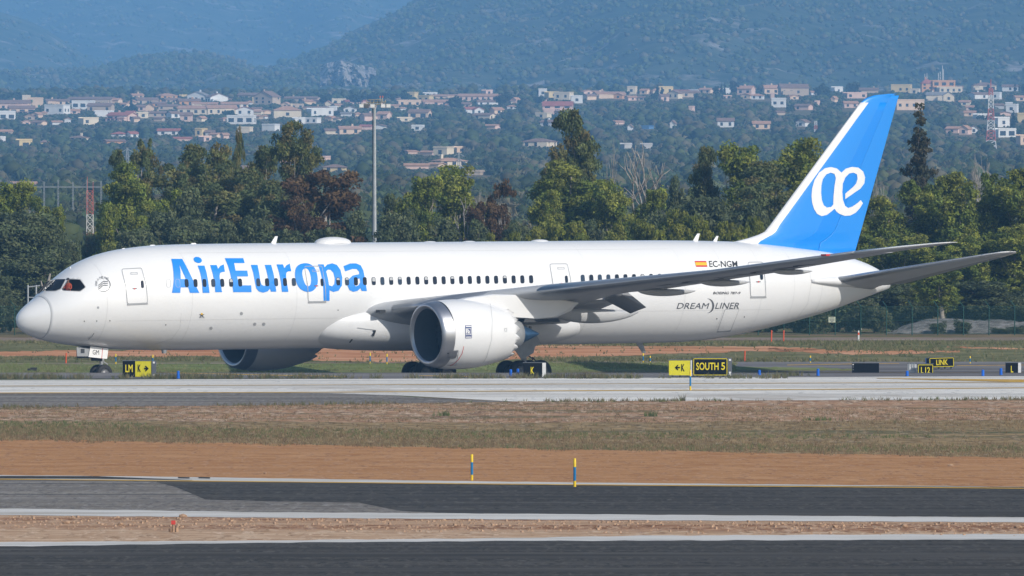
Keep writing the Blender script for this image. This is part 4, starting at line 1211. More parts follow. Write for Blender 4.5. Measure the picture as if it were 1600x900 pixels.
def arrow(parent, D, x0, x1, yc, h, base, mat, dy=-.02, left=True):
    a, b = (x0, x1) if left else (x1, x0)
    s_ = 1 if left else -1
    P = lambda x, y: (lambda p: (p.x - base.x, dy, p.z - base.z))(atD(x, y, D))
    t = h * .14
    mb = MB()
    mb.add([P(a + s_ * 1, yc - t), P(b, yc - t), P(b, yc + t), P(a + s_ * 1, yc + t)], [(0, 1, 2, 3)])
    for q in (-1, 1):
        mb.add([P(a, yc), P(a + s_ * h * .5, yc + q * h * .5), P(a + s_ * h * .5 + s_ * t * 1.6, yc + q * h * .5), P(a + s_ * t * 3, yc)], [(0, 1, 2, 3)])
    return mb.build('arrow', mat, parent)

def sign(label, D, x0, x1, yt, yb, panels, end=None, end_left=None, border=None, legs=4, depth=.28, cat='taxiway sign', name='taxiway_sign', yaw=0.0):
    """box sign with face panels [(xa, xb, material)], grey end case, frangible legs down to the ground"""
    base = on_ground((x0 + x1) / 2, D)
    root = empty(name, base)
    tag(root, label, cat, 'taxiway guidance signs')
    k = mpx(D)
    top, bot = atD(0, yt, D).z - base.z, atD(0, yb, D).z - base.z
    X = lambda px: (px - (x0 + x1) / 2) * k
    for xa, xb, m in panels:
        MB().box(((X(xa) + X(xb)) / 2, depth / 2, (top + bot) / 2), (X(xb) - X(xa) - .008, depth, top - bot)).build('panel', m, root)
        if border:
            mb = MB(); w = .9 * k; g_ = 1.0 * k
            xl, xr, zt, zb = X(xa) + g_, X(xb) - g_, top - g_, bot + g_
            for c, dd in (((xl + xr) / 2, zt), ((xl + xr) / 2, zb)): mb.box((c, -.006, dd), (xr - xl, .012, w))
            for c in (xl, xr): mb.box((c, -.006, (zt + zb) / 2), (w, .012, zt - zb - w))
            mb.build('border', border, root)
    MB().box(((X(x0) + X(x1)) / 2, depth / 2 + .01, top + .02), (X(x1) - X(x0) + .03, depth + .05, .035)).build('cap', M_signgrey, root)
    if end:
        xa, xb, m = end
        MB().box(((X(xa) + X(xb)) / 2, depth / 2 - .015, (top + bot) / 2), (X(xb) - X(xa), depth + .03, top - bot + .02)).build('end_case', m, root)
    for i in range(legs):
        px = x0 + (x1 - x0) * (i + .5) / legs
        h = bot + .02
        if h > .03:
            MB().tube([(X(px), depth / 2, -.3), (X(px), depth / 2, h)], .05, 8).box((X(px), depth / 2, .02), (.22, .22, .03)).build('leg', M_signgrey, root)
    if yaw: root.rotation_euler = (0, 0, yaw)
    return root, base

D_S = 453.0
r, b = sign('black and yellow direction sign reading LM K with an arrow', D_S, 191.3, 236.5, 564.2, 588.6, [(191.3, 211, M_signblk), (211, 236.5, M_signyel)], end=(236.6, 243.6, M_signgrey))
sign_text(r, 'LM', D_S, 195.8, 207.2, 569.8, 581.6, M_signtxt, base=b)
sign_text(r, 'K', D_S, 215.2, 219.8, 569.6, 581.2, M_signblk, base=b)
arrow(r, D_S, 225, 232.3, 576, 8.5, b, M_signblk, left=False)
for yy in (566.5, 586.5):
    p = atD(240.2, yy, D_S)
    MB().box((p.x - b.x, -.04, p.z - b.z), (.10, .02, .10)).build('reflector', M_whitepl, r)
r, b = sign('yellow sign reading K with a left pointing arrow', D_S - 1.2, 1045.2, 1080, 563.2, 586.4, [(1045.2, 1079, M_signyel)], end=(1079.1, 1081.3, M_signlite), legs=3)
sign_text(r, 'K', D_S - 1.2, 1064.6, 1069.8, 569, 580.2, M_signblk, base=b)
arrow(r, D_S - 1.2, 1054.4, 1062.6, 574.4, 8, b, M_signblk)
r, b = sign('black sign with yellow border reading SOUTH 5', D_S, 1083, 1137, 559.6, 587, [(1083, 1137, M_signblk)], end=(1137.1, 1143.8, M_signgrey), border=M_signtxt)
sign_text(r, 'SOUTH', D_S, 1087.8, 1122.8, 566.5, 578.2, M_signtxt, base=b, bold=.015)
sign_text(r, '5', D_S, 1127, 1133, 566.3, 578, M_signtxt, base=b, bold=.015)
for yy, hh in ((562.5, .10), (584, .22)):
    p = atD(1140.6, yy, D_S)
    MB().box((p.x - b.x, -.04, p.z - b.z), (.11, .02, hh)).build('reflector', M_whitepl, r)
r, b = sign('small black sign reading K with a white end case, below the rear wheels', D_S, 817.5, 847.3, 567.3, 588.8, [(817.5, 847.3, M_signblk)], end=(847.4, 853, M_whitepl), legs=3)
sign_text(r, 'K', D_S, 829.3, 834.6, 573.3, 584.4, M_signtxt, base=b)
# signs standing in the dip beyond the crest
D_F = 497.0
def deep(label, D, x0, x1, yt, yb, **k): return sign(label, D, x0, x1, yt, yb, **k)
r, b = sign('blank black sign back on its own', D_F, 1331.5, 1373.8, 567.8, 586.5, [(1331.5, 1373.8, M_signblk)], legs=3)
for yy in (569.6, 573.5, 577.5):
    p = atD(1333.2, yy, D_F)
    MB().box((p.x - b.x, -.015, p.z - b.z), (.07, .02, .07)).build('reflector', M_signgrey if yy > 571 else M_whitepl, r)
r, b = sign('black sign with yellow border reading L12, half sunk behind the rise', D_F, 1434.2, 1458.6, 569.2, 588, [(1434.2, 1458.6, M_signblk)], border=M_signtxt, legs=2)
sign_text(r, 'L', D_F, 1439.2, 1443.2, 573.6, 583.6, M_signtxt, base=b)
sign_text(r, '12', D_F, 1445.8, 1453.4, 573.6, 583.6, M_signtxt, base=b)
r, b = sign('pale grey sign back left of the L12 sign', D_F + .6, 1418.5, 1432.5, 568.8, 587, [(1418.5, 1432.5, M_signlite)], legs=2)
for xx in (1421.5, 1426, 1429.5):
    p = atD(xx, 574.5, D_F)
    MB().box((p.x - b.x, -.02, p.z - b.z), (.05, .03, .45)).build('bracket', M_steel, r)
r, b = sign('tilted black sign with yellow border reading LINK', 509., 1452.5, 1491.5, 558.6, 573.8, [(1452.5, 1491.5, M_signblk)], border=M_signtxt, legs=4)
sign_text(r, 'LINK', 509., 1463.4, 1481.6, 561.8, 570.4, M_signtxt, base=b)
r.rotation_euler = (0, R(-1.6), 0)
p = atD(1450.2, 566, 509.)
MB().box((p.x - b.x, .1, p.z - b.z), (.16, .3, .52)).build('end_case', M_signblk, r)
r, b = sign('black sign with a white end case at the right edge', D_F, 1571.5, 1591, 567.3, 587, [(1571.5, 1591, M_signblk)], end=(1591.1, 1595.6, M_whitepl), legs=2)
sign_text(r, 'L', D_F, 1579.8, 1583.4, 571.5, 582, M_signtxt, base=b)

# blue edge markers
def blue_marker(px, yb, h, label, D=None, dmin=200., w=5.0):
    D = D or hitD(yb, dmin)
    base = on_ground(px, D); k = mpx(D)
    o = MB().tube([(0, 0, .02), (0, 0, h * k)], [w / 2 * k, w / 2 * k * .9], 12).tube([(0, 0, h * k), (0, 0, h * k + .03)], [w / 2 * k * .92, w / 2 * k * .6], 12).build('edge_marker', M_markblue)
    o.location = base
    MB().tube([(0, 0, -.02), (0, 0, .03)], w / 2 * k * 1.5, 12).build('base_plate', M_signgrey, o)
    tag(o, label, 'edge marker', 'blue taxiway edge markers')
for px, yb, h, lb in ((278.3, 592.3, 12, 'blue marker post right of the LM K sign'), (798, 589, 11, 'left one of the two blue marker posts by the small K sign'), (809, 588.6, 11.5, 'right one of the two blue marker posts by the small K sign'),
                      (1186.6, 586.8, 7.8, 'short blue marker post in the grass right of the SOUTH 5 sign'), (1278.3, 588, 11, 'blue marker post left of the blank black sign'), (1417.6, 588.5, 8.2, 'blue marker post below the pale grey sign back'),
                      (1536, 588.3, 9.6, 'left one of the two blue marker posts right of the LINK sign'), (1564.2, 586.6, 10.4, 'right one of the two blue marker posts right of the LINK sign')):
    blue_marker(px, yb, h, lb)
blue_marker(1447.6, 573.0, 15, 'blue marker post behind the left end of the LINK sign', D=511., w=3)

# yellow and blue delineator posts
def delineator(px, yt, yb, w, label, dmin=200., D=None):
    D = D or hitD(yb, dmin)
    base = on_ground(px, D); k = mpx(D)
    H = (yb - yt) * k; r_ = w / 2 * k
    root = empty('marker_post', base)
    tag(root, label, 'marker post', 'yellow and blue marker posts')
    MB().tube([(0, 0, -.1), (0, 0, H * .22)], r_, 12).build('lower_sleeve', M_postyel, root)
    MB().tube([(0, 0, H * .22), (0, 0, H * .70)], r_ * .99, 12).build('middle_sleeve', M_postblue, root)
    MB().tube([(0, 0, H * .70), (0, 0, H * .985), (0, 0, H)], [r_, r_, r_ * .7], 12).build('upper_sleeve', M_postyel, root)
for px, yt, yb, w, lb, dm in ((737.3, 710, 751, 4.2, 'yellow and blue post on the brown soil, left one of two by the near road', 200), (898, 716.3, 761.3, 4.6, 'yellow and blue post on the brown soil, right one of two by the near road', 200),
        (1078.8, 578.2, 610.4, 3.0, 'yellow and blue post on the concrete edge in front of the yellow K sign', 200), (180.7, 553, 569, 2.2, 'thin yellow and blue post right of the nose wheel', 497), (238.5, 554.5, 570, 2.2, 'thin yellow and blue post rising behind the LM K sign', 497),
        (578.2, 551, 569, 2.2, 'thin yellow and blue post below the fairing, left one of two on the orange soil', 497), (604.5, 553, 569, 2.2, 'thin yellow and blue post below the fairing, right one of two on the orange soil', 497),
        (1005, 551.8, 567, 2.1, 'thin yellow and blue post under the belly antenna, left of a pair', 497), (1016, 556, 567.2, 2.0, 'thin yellow and blue post under the belly antenna, right of a pair', 497),
        (1266.3, 555.8, 567, 2.2, 'thin yellow and blue post on the grass above the blank black sign', 497), (1516, 556.6, 568, 2.2, 'thin yellow and blue post on the grass right of the LINK sign', 497)):
    delineator(px, yt, yb, w, lb, dm)
for px, yt, yb, lb in ((102.8, 551.5, 567.8, 'orange stake in the grass left of the nose gear'), (1163.6, 548, 565.2, 'orange stake above the SOUTH 5 sign'), (1205.2, 516, 536.3, 'orange stake near the fence below the tail, left of two'), (1224.3, 515.8, 535.6, 'orange stake near the fence below the tail, right of two')):
    D = hitD(yb, 497.); base = on_ground(px, D); k = mpx(D)
    o = MB().tube([(0, 0, -.1), (.02, 0, (yb - yt) * k)], [1.15 * k, 1.0 * k], 8).build('stake', M_stake)
    o.location = base
    tag(o, lb, 'stake', 'orange stakes in the grass')
D = hitD(533, 497.); base = on_ground(1341.5, D); k = mpx(D)
root = empty('kilometre_post', base); tag(root, 'white post with an orange band beside the dirt track under the tail', 'marker post')
MB().tube([(0, 0, -.1), (0, 0, 9.5 * k)], 1.4 * k, 10).build('lower_post', M_whitepl, root)
MB().tube([(0, 0, 9.5 * k), (0, 0, 13.5 * k)], 1.42 * k, 10).build('band', M_stake, root)
MB().tube([(0, 0, 13.5 * k), (0, 0, 16.5 * k)], [1.4 * k, 1.0 * k], 10).build('top', M_whitepl, root)
# plank and rubble
b_ = at(50, 580.5, 497.)
o = MB().box((0, 0, .1), (.55, .25, .16)).box((.1, 0, .2), (.4, .2, .08)).build('plank', M_dark); o.location = b_; tag(o, 'dark plank lying in the grass left of the nose wheel', 'plank')
D = hitD(832, 200.); b_ = on_ground(270.5, D)
root = empty('survey_peg', b_); tag(root, 'short peg with a red top among stones on the near verge', 'peg')
MB().tube([(0, 0, 0), (0, 0, .28)], [.05, .04], 8).build('peg', M_stone, root)
MB().box((0, 0, .33), (.14, .1, .13)).build('red_top', M_red2, root)
MB().box((.12, 0, .06), (.09, .1, .2), rz=.4).box((-.1, .02, .05), (.08, .1, .16), rz=.9).build('stone', M_stone, root)

# stones along the rocky verge, the larger ones one by one
def rock_mesh(seed):
    r_ = np.random.default_rng(seed)
    bm = bmesh.new(); bmesh.ops.create_icosphere(bm, subdivisions=1, radius=.5)
    for v in bm.verts: v.co *= r_.uniform(.65, 1.2); v.co.z *= .7
    me = bpy.data.meshes.new('stone'); bm.to_mesh(me); bm.free(); me.materials.append(M_stone); return me
rocks = [rock_mesh(i) for i in range(5)]
lum = []
for i in range(2600):
    px = random.uniform(-150, 1750); t = random.random() ** 1.5
    yy = prof([(0, 807), (600, 812), (1600, 818.5)], px) + 1 + t * 19
    D = hitD(yy); p = on_ground(px, D)
    lum.append((p, random.choice((.015, .02, .025, .03, .04, .05, .08))))
mb = MB()
for p, s_ in lum:
    n0 = random.uniform(0, 6.28)
    c = [(p.x + s_ * math.cos(n0 + a) * random.uniform(.7, 1.2), p.y + s_ * math.sin(n0 + a), p.z - .01) for a in (0, 1.57, 3.14, 4.71)]
    c2 = [(p.x + s_ * .5 * math.cos(n0 + a) + random.uniform(-.2, .2) * s_, p.y + s_ * .5 * math.sin(n0 + a), p.z + s_ * random.uniform(.5, 1.)) for a in (0, 1.57, 3.14, 4.71)]
    mb.add(c + c2, [(0, 1, 5, 4), (1, 2, 6, 5), (2, 3, 7, 6), (3, 0, 4, 7), (4, 5, 6, 7)])
o = mb.build('gravel', M_stone); o['kind'] = 'stuff'; o['label'] = 'pale pebbles scattered along the rocky verge'
for px, yy, s_, lb in ((104, 819, .26, 'pale pinkish'), (112, 818, .22, 'pale'), (188, 821, .22, 'flat pinkish'), (286, 808.5, .24, 'rounded'), (1305, 825, .24, 'tan'), (1413, 824.5, .28, 'grey'), (1592, 826, .30, 'pink'), (414, 741, .16, 'grey'), (1486, 729, .22, 'flat pale')):
    D = hitD(yy); p = on_ground(px, D)
    o = link_mesh('stone', rocks[int(px) % 5], None, (p.x, p.y, p.z + s_ * .2), (0, 0, px), (s_ * 1.3, s_, s_))
    tag(o, f"{lb} stone on the bare soil, {'left of' if px < 270 else 'right of'} the red topped peg" if yy > 800 else f"lone {lb} stone on the smooth brown soil beyond the road", 'stone')

# ------------------------------------------------------------------ grass blades as real geometry
M_blade = leaf_mat('grass_blades', (1, 1, 1), rough=.8, trans=.2)
def blades(name, label, pts, hmin, hmax, cols, wid=.03, per=3, lean=.5):
    """pts (n,3) -> tufts of `per` pointed blades"""
    pts = np.asarray(pts, dtype=float); n = len(pts) * per
    b0 = np.repeat(pts, per, 0)
    a = rng.uniform(0, 2 * np.pi, n); h = rng.uniform(hmin, hmax, n)
    off = rng.normal(0, .05, (n, 2))
    c = b0.copy(); c[:, 0] += off[:, 0]; c[:, 1] += off[:, 1]
    dx = np.cos(a) * wid / 2; dy = np.sin(a) * wid / 2 * .4
    A = c.copy(); A[:, 0] -= wid * rng.uniform(.5, 1.3, n) / 2; A[:, 1] += dy
    B = c.copy(); B[:, 0] += wid * rng.uniform(.5, 1.3, n) / 2; B[:, 1] -= dy
    T = c.copy(); T[:, 0] += rng.normal(0, lean, n) * h; T[:, 1] += rng.normal(0, lean, n) * h * .6; T[:, 2] += h
    A[:, 2] -= .02; B[:, 2] -= .02
    co = np.empty((n * 3, 3)); co[0::3] = A; co[1::3] = B; co[2::3] = T
    cols = np.asarray(cols)
    pick = rng.integers(0, len(cols), len(pts))
    cc = np.repeat(cols[pick] * rng.uniform(.75, 1.25, (len(pts), 1)), per * 3, 0)
    me = np_mesh(name, co, np.arange(n * 3).reshape(-1, 3), M_blade, cc)
    o = link_mesh(name, me); o['kind'] = 'stuff'; o['label'] = label
    return o
GREEN = [(.14, .17, .06), (.17, .19, .08), (.115, .14, .055)]
DRY = [(.27, .21, .11), (.32, .25, .14), (.21, .165, .09)]
BROWN = [(.18, .12, .065), (.23, .155, .085), (.28, .185, .10)]
def scatter(n, upper, lower, x0=-120, x1=1720, dmin=200., dens=None, edge=0.0):
    out = []
    tries = 0
    while len(out) < n and tries < n * 6:
        tries += 1
        px = random.uniform(x0, x1)
        yu, yl = prof(upper, px) + edge * (math.sin(px * .031) + .7 * math.sin(px * .083 + 1) + random.gauss(0, .6)), prof(lower, px) + edge * .5 * (math.sin(px * .043 + 2) + random.gauss(0, .5))
        if yl < yu + 1: continue
        Du, Dl = hitD(yu, dmin), hitD(yl, dmin)
        D = Dl + (Du - Dl) * random.random()
        x = (px - 800) / F * D
        if dens is not None and random.random() > dens(px, D): continue
        out.append((x, D, float(terr(D, x))))
    return out
def clump(sx, sy, seed):
    r_ = np.random.default_rng(seed); ph = r_.uniform(0, 6.28, 6); w_ = r_.uniform(.5, 1.6, 6)
    def f(px, D):
        x = (px - 800) / F * D
        v = sum(math.sin(x * w_[i] / sx + D * w_[5 - i] / sy + ph[i]) for i in range(6)) / 3
        return max(.06, min(1, .5 + v * .9))
    return f
U1, L1 = [(0, 658), (400, 659), (800, 660), (1600, 655)], [(0, 689), (300, 693), (600, 699), (1000, 705), (1600, 716)]
blades('verge_grass', 'dry brown and green grass on the broad verge', scatter(14000, U1, L1, dens=clump(20, 5, 1), edge=3.), .05, .15, DRY + BROWN, .03, 4)
blades('verge_grass', 'greener patches of grass on the broad verge', scatter(3200, U1, L1, edge=2., dens=lambda a, b, f=clump(22, 4, 5): 1.0 if f(a, b) > .74 else 0.01), .06, .17, GREEN + [(.15, .145, .07)], .035, 4)
blades('verge_grass', 'sparse stubble on the orange gravel', scatter(5500, [(0, 637), (400, 634), (800, 628), (1600, 624.5)], U1, dens=clump(10, 4, 9)), .04, .13, DRY + BROWN, .03, 3)
blades('verge_grass', 'weeds along the edge of the concrete', scatter(420, [(0, 636), (400, 633), (800, 627.3), (1600, 623.6)], [(0, 639), (400, 635.5), (800, 629.5), (1600, 626)], dens=clump(3, 8, 3)), .06, .24, [(.13, .145, .06), (.2, .17, .09), (.17, .14, .08)], .045, 5, .4)
pts = []
for _ in range(5200):
    px = random.uniform(-150, 1750)
    g_ = .5 + .5 * math.sin(px * .021 + 1.3) * math.sin(px * .0073) + .25 * math.sin(px * .11)
    k_ = (1.0 if px < 330 else .6 if px < 800 else .75 if px < 1000 else .35) * (0 if px > 1230 else 1)
    if random.random() > g_ * k_: continue
    D = random.uniform(450.4, 452.4); x = (px - 800) / F * D
    pts.append((x, D, float(terr(D))))
blades('verge_grass', 'ragged grass between the concrete and the dark taxiway', pts, .12, .38, [(.14, .15, .075), (.20, .18, .10), (.16, .13, .07), (.11, .12, .06)], .04, 4, .4)
blades('verge_grass', 'low green turf behind the airliner', scatter(9000, [(0, 568.5), (1150, 567.5)], [(0, 581.5), (1150, 581.5)], x1=1150, dmin=497, dens=clump(12, 6, 4)), .06, .16, [(.20, .245, .085), (.23, .26, .11), (.17, .205, .075), (.27, .24, .13)], .05, 3)
blades('verge_grass', 'tufts of grass on the far field', scatter(9000, [(0, 534), (1600, 534)], [(0, 567), (1600, 566)], dmin=497, dens=lambda a, b, f=clump(16, 5, 6): 0.03 if (a < 1290 and 541 < HOR + (CAMZ - float(terr(b))) * F / b < (566 if 480 < a < 820 else 559)) else 1.0 if f(a, b) > .6 else .08), .08, .24, [(.13, .145, .06), (.165, .165, .08), (.23, .2, .105)], .07, 3)
def tuft(px, py, h, w, n, cols, label, dmin=200., nm='weed'):
    b_ = at(px, py, dmin); pts = [(b_.x + random.gauss(0, w), b_.y + random.gauss(0, w * .5), b_.z) for _ in range(n)]
    o = blades(nm, label, pts, h * .4, h, cols, .045, 3, .35); del o['kind']; tag(o, label, 'weed')
tuft(1017, 651, .34, .12, 26, GREEN, 'small dark green tuft alone on the orange gravel below the wing')
tuft(913, 591.2, .42, .45, 34, [(.09, .07, .05), (.13, .10, .06)], 'dark dried weed on the concrete edge right of the small K sign')
tuft(1232, 587.6, .38, .5, 40, [(.13, .14, .07), (.17, .15, .08)], 'grassy weed between the blue posts right of the SOUTH 5 sign')
tuft(1282, 657.5, .26, .3, 34, GREEN, 'green weed on the verge far to the right of the two road posts')
tuft(693, 650, .30, .16, 26, GREEN, 'green weed on the gravel below the intake of the near engine')
tuft(1066, 626.5, .42, .05, 5, [(.14, .13, .07)], 'thin tall weed at the concrete edge below the yellow K sign')
# ------------------------------------------------------------------ the tree belt and the perimeter fence
M_leaf = leaf_mat('foliage', (1, 1, .86), rough=.7, trans=.34)
M_bark = plain('bark', (.16, .125, .10), rough=.9, var=.25, scale=3)
M_barkpale = plain('pale_bark', (.33, .29, .25), rough=.85, var=.2, scale=3)
M_barkdead = plain('dead_wood', (.36, .33, .30), rough=.9, var=.2, scale=3)

ICO_V = None
def crown_mesh(name, blobs, n_clumps, per, leaf, cr, cols, seed, shell=.5, flat=.8, droop=0.0, jit=.3):
    """leaf sprays gathered into clumps inside a set of ellipsoids (cx, cy, cz, rx, ry, rz)"""
    r_ = np.random.default_rng(seed)
    B = np.array(blobs, float)
    vol = B[:, 3] * B[:, 4] * B[:, 5]
    pick = r_.choice(len(B), n_clumps, p=vol ** .75 / (vol ** .75).sum())
    d = r_.normal(size=(n_clumps, 3)); d /= np.linalg.norm(d, axis=1)[:, None]
    rad = shell + (1 - shell) * r_.random(n_clumps) ** .6
    cen = B[pick, :3] + d * rad[:, None] * B[pick, 3:6]
    csz = cr * r_.uniform(.6, 1.35, n_clumps)
    cols = np.array(cols)
    ccol = cols[r_.integers(0, len(cols), n_clumps)] * r_.uniform(1 - jit, 1 + jit, (n_clumps, 1))
    n = n_clumps * per
    ci = np.repeat(np.arange(n_clumps), per)
    ld = r_.normal(size=(n, 3)); ld[:, 2] += .35; ld /= np.linalg.norm(ld, axis=1)[:, None]
    lp = cen[ci] + ld * (csz[ci] * r_.uniform(.35, 1.0, n) ** .7)[:, None] * np.array([1, 1, flat])
    lp[:, 2] -= droop * r_.random(n)
    nrm = ld + r_.normal(0, .55, (n, 3)); nrm /= np.linalg.norm(nrm, axis=1)[:, None]
    t = np.cross(nrm, r_.normal(size=(n, 3))); t /= np.linalg.norm(t, axis=1)[:, None]
    if droop: t[:, 2] -= 1.2; t /= np.linalg.norm(t, axis=1)[:, None]
    b = np.cross(nrm, t); b /= np.maximum(np.linalg.norm(b, axis=1), 1e-6)[:, None]
    L = (leaf * r_.uniform(.6, 1.4, n))[:, None]
    co = np.empty((n * 3, 3))
    co[0::3] = lp - t * L * .6 - b * L * .42
    co[1::3] = lp - t * L * .35 + b * L * .45
    co[2::3] = lp + t * L * .8
    lc = np.repeat(np.clip(ccol[ci] * r_.uniform(.75, 1.3, (n, 1)), 0, 1), 3, 0)
    return np_mesh(name, co, np.arange(n * 3).reshape(-1, 3), M_leaf, lc), cen

def limbs(name, H, r0, cen, seed, mat, n_limb=10, lean=.4, fork=.35):
    rd = random.Random(seed)
    mb = MB()
    top = Vector((rd.uniform(-.06, .06) * H, rd.uniform(-.05, .05) * H, H * .86))
    pts = [Vector((0, 0, -.4))]
    for i in range(1, 6):
        u = i / 5
        pts.append(Vector((top.x * u + rd.uniform(-.03, .03) * H * lean * 2, top.y * u, top.z * u)))
    mb.tube(pts, [r0 * (1.15 - .95 * i / 5) for i in range(6)], 7)
    cs = [cen[i] for i in rd.sample(range(len(cen)), min(n_limb, len(cen)))]
    for c in cs:
        c = Vector(c)
        u = min(.9, max(.15, (c.z / H) * rd.uniform(.5, .85)))
        k = u * 5; i = min(int(k), 4); a = pts[i].lerp(pts[i + 1], k - i)
        m = a.lerp(c, .5) + Vector((rd.uniform(-.3, .3), rd.uniform(-.3, .3), rd.uniform(-.1, .4)))
        rr = r0 * (1.0 - .8 * u) * .5
        mb.tube([a, m, c], [rr, rr * .65, rr * .25], 5, caps=False)
    return mb.mesh(name, mat)

def bl(seed, n, W, z0, z1, rmin, rmax, flatten=.8, top_w=.5):
    r_ = random.Random(seed); out = []
    for i in range(n):
        u = (i + .5) / n
        z = z0 + (z1 - z0) * u
        w = W * (1 - (1 - top_w) * u ** 1.6)
        a = r_.uniform(0, 6.28); q = r_.uniform(.2, 1) * w * .55
        r = r_.uniform(rmin, rmax) * (1 - .35 * u)
        out.append((q * math.cos(a), q * math.sin(a) * .8, z, r, r, r * flatten))
    return out
C_PINE = [(.16, .185, .034), (.125, .16, .034), (.195, .205, .045), (.10, .13, .03), (.15, .16, .038)]
C_YOUNG = [(.21, .23, .035), (.17, .20, .035), (.23, .235, .05)]
C_OAK = [(.095, .118, .06), (.08, .10, .055), (.115, .13, .072), (.09, .105, .052)]
C_EUCA = [(.125, .14, .055), (.105, .125, .055), (.15, .15, .06), (.16, .135, .06), (.09, .115, .055)]
C_BROWN = [(.14, .085, .045), (.115, .068, .038), (.165, .105, .055), (.10, .06, .036)]
C_CON = [(.07, .072, .045), (.085, .08, .05), (.055, .06, .04), (.10, .085, .055)]
C_PINE = [tuple(x * 1.45 for x in c) for c in C_PINE]; C_OAK = [tuple(x * 1.3 for x in c) for c in C_OAK]; C_EUCA = [tuple(x * 1.4 for x in c) for c in C_EUCA]
PROTO = {}
def proto(kind, H, W, blobs, ncl, per, leaf, cr, cols, seed, bark, r0, nl, **k):
    cm, cen = crown_mesh('crown', blobs, ncl, per, leaf, cr, cols, seed, **k)
    tm = limbs('trunk', H, r0, cen, seed, bark, nl)
    co = np.empty(len(cm.vertices) * 3, dtype=np.float32); cm.vertices.foreach_get('co', co); co = co.reshape(-1, 3)
    Wm = float(np.percentile(co[:, 0], 99) - np.percentile(co[:, 0], 1)); Hm = float(np.percentile(co[:, 2], 99.6))
    PROTO.setdefault(kind, []).append((cm, tm, Hm, Wm))
for s_ in range(3):
    proto('pine', 11, 6, bl(20 + s_, 9, 3.6, 3.4, 10.2, 1.2, 2.0, .75, .45), 230, 110, .16, .58, C_PINE, 20 + s_, M_barkpale, .22, 14, shell=.45)
for s_ in range(2):
    proto('pine_wood', 11, 7, bl(70 + s_, 14, 4.2, 1.2, 10.0, 1.3, 2.1, .75, .6), 330, 100, .165, .6, C_PINE, 70 + s_, M_barkpale, .22, 10, shell=.5)
for s_ in range(3):
    proto('oak', 6, 5.5, bl(30 + s_, 10, 3.2, .9, 5.2, 1.1, 1.7, .85, .5), 250, 105, .14, .5, C_OAK, 30 + s_, M_bark, .2, 8, shell=.5, jit=.22)
for s_ in range(3):
    proto('eucalyptus', 15, 5, bl(40 + s_, 12, 3.0, 3.0, 13.6, 1.1, 1.8, 1.0, .85), 210, 105, .165, .5, C_EUCA, 40 + s_, M_barkpale, .2, 14, shell=.3, droop=.35)
proto('tall_eucalyptus', 15, 3.6, [(0, 0, 13.6, 1.5, 1.4, 1.3), (-1.0, 0, 12.2, 1.1, 1, 1.2), (1.0, .2, 12.2, 1.2, 1, 1.2), (.2, 0, 11.2, 1.2, 1, .9), (.8, 0, 8.2, 1.0, .9, .9), (-.9, 0, 7.4, .9, .9, .9), (0, 0, 6.0, 1.5, 1.4, .9), (-1.2, .2, 9.6, .6, .6, .7)],
      190, 110, .15, .45, C_EUCA, 47, M_barkpale, .16, 16, shell=.35, droop=.3)
for s_ in range(2):
    proto('withered_tree', 10, 6, bl(50 + s_, 10, 3.6, 2.4, 9.4, .8, 1.5, .6, .55), 150, 110, .145, .45, C_BROWN, 50 + s_, M_barkdead, .2, 16, shell=.4, droop=.15, jit=.2)
for s_ in range(2):
    proto('young_pine', 6, 3.4, bl(60 + s_, 9, 2.6, .8, 5.2, .8, 1.25, .9, .6), 130, 85, .13, .4, C_YOUNG, 60 + s_, M_bark, .1, 6, shell=.55, jit=.18)
cb = []
rc_ = random.Random(4)
for i in range(26):
    u = i / 25; rr = 2.1 * (1 - u) ** .85 + .18
    for q in range(4):
        a = rc_.uniform(0, 6.28); rq = rr * rc_.uniform(.45, 1.0)
        cb.append((math.cos(a) * rq * .55, math.sin(a) * rq * .55, 3.5 + 11.6 * u - .12 * rq + rc_.uniform(-.2, .2), rq * .5, rq * .5, .28))
    cb.append((0, 0, 3.5 + 11.6 * u, rr * .3, rr * .3, .5))
proto('conifer', 15.4, 4, cb, 480, 42, .15, .30, C_CON, 65, M_bark, .2, 20, shell=.3, flat=.6, droop=.2)
for s_ in range(2):
    proto('shrub', 2.4, 3, bl(80 + s_, 6, 1.9, .3, 1.9, .55, .95, .8, .5), 80, 60, .13, .32, C_OAK + [(.10, .105, .055)], 80 + s_, M_bark, .05, 6, shell=.5)
# leafless trees: recursive limbs
def bare_mesh(seed, H, spread=.5, depth=5):
    rd = random.Random(seed); mb = MB()
    def grow_(p, d, L, r, lev):
        q = p + d * L
        m = p + d * L * .5 + Vector((rd.uniform(-.06, .06), rd.uniform(-.06, .06), 0)) * L
        mb.tube([p, m, q], [r, r * .85, r * .68], 5 if lev < 2 else 4, caps=False)
        if lev >= depth: return
        for k in range(2 if lev < 1 else rd.choice((2, 3))):
            nd = (d + Vector((rd.uniform(-1, 1) * spread, rd.uniform(-1, 1) * spread * .6, rd.uniform(.0, .45)))).normalized()
            grow_(q if k == 0 else p.lerp(q, rd.uniform(.55, .95)), nd, L * rd.uniform(.62, .86), r * .62, lev + 1)
    grow_(Vector((0, 0, -.3)), Vector((0, 0, 1)), H * .3, H * .028, 0)
    me = mb.mesh('trunk', M_barkdead)
    zs = [v[2] for v in mb.v]; xs = [v[0] for v in mb.v]
    return me, max(zs), max(xs) - min(xs)
BARE = [bare_mesh(3, 14, 1.05), bare_mesh(8, 14, 1.1), bare_mesh(15, 10, .8, 4)]

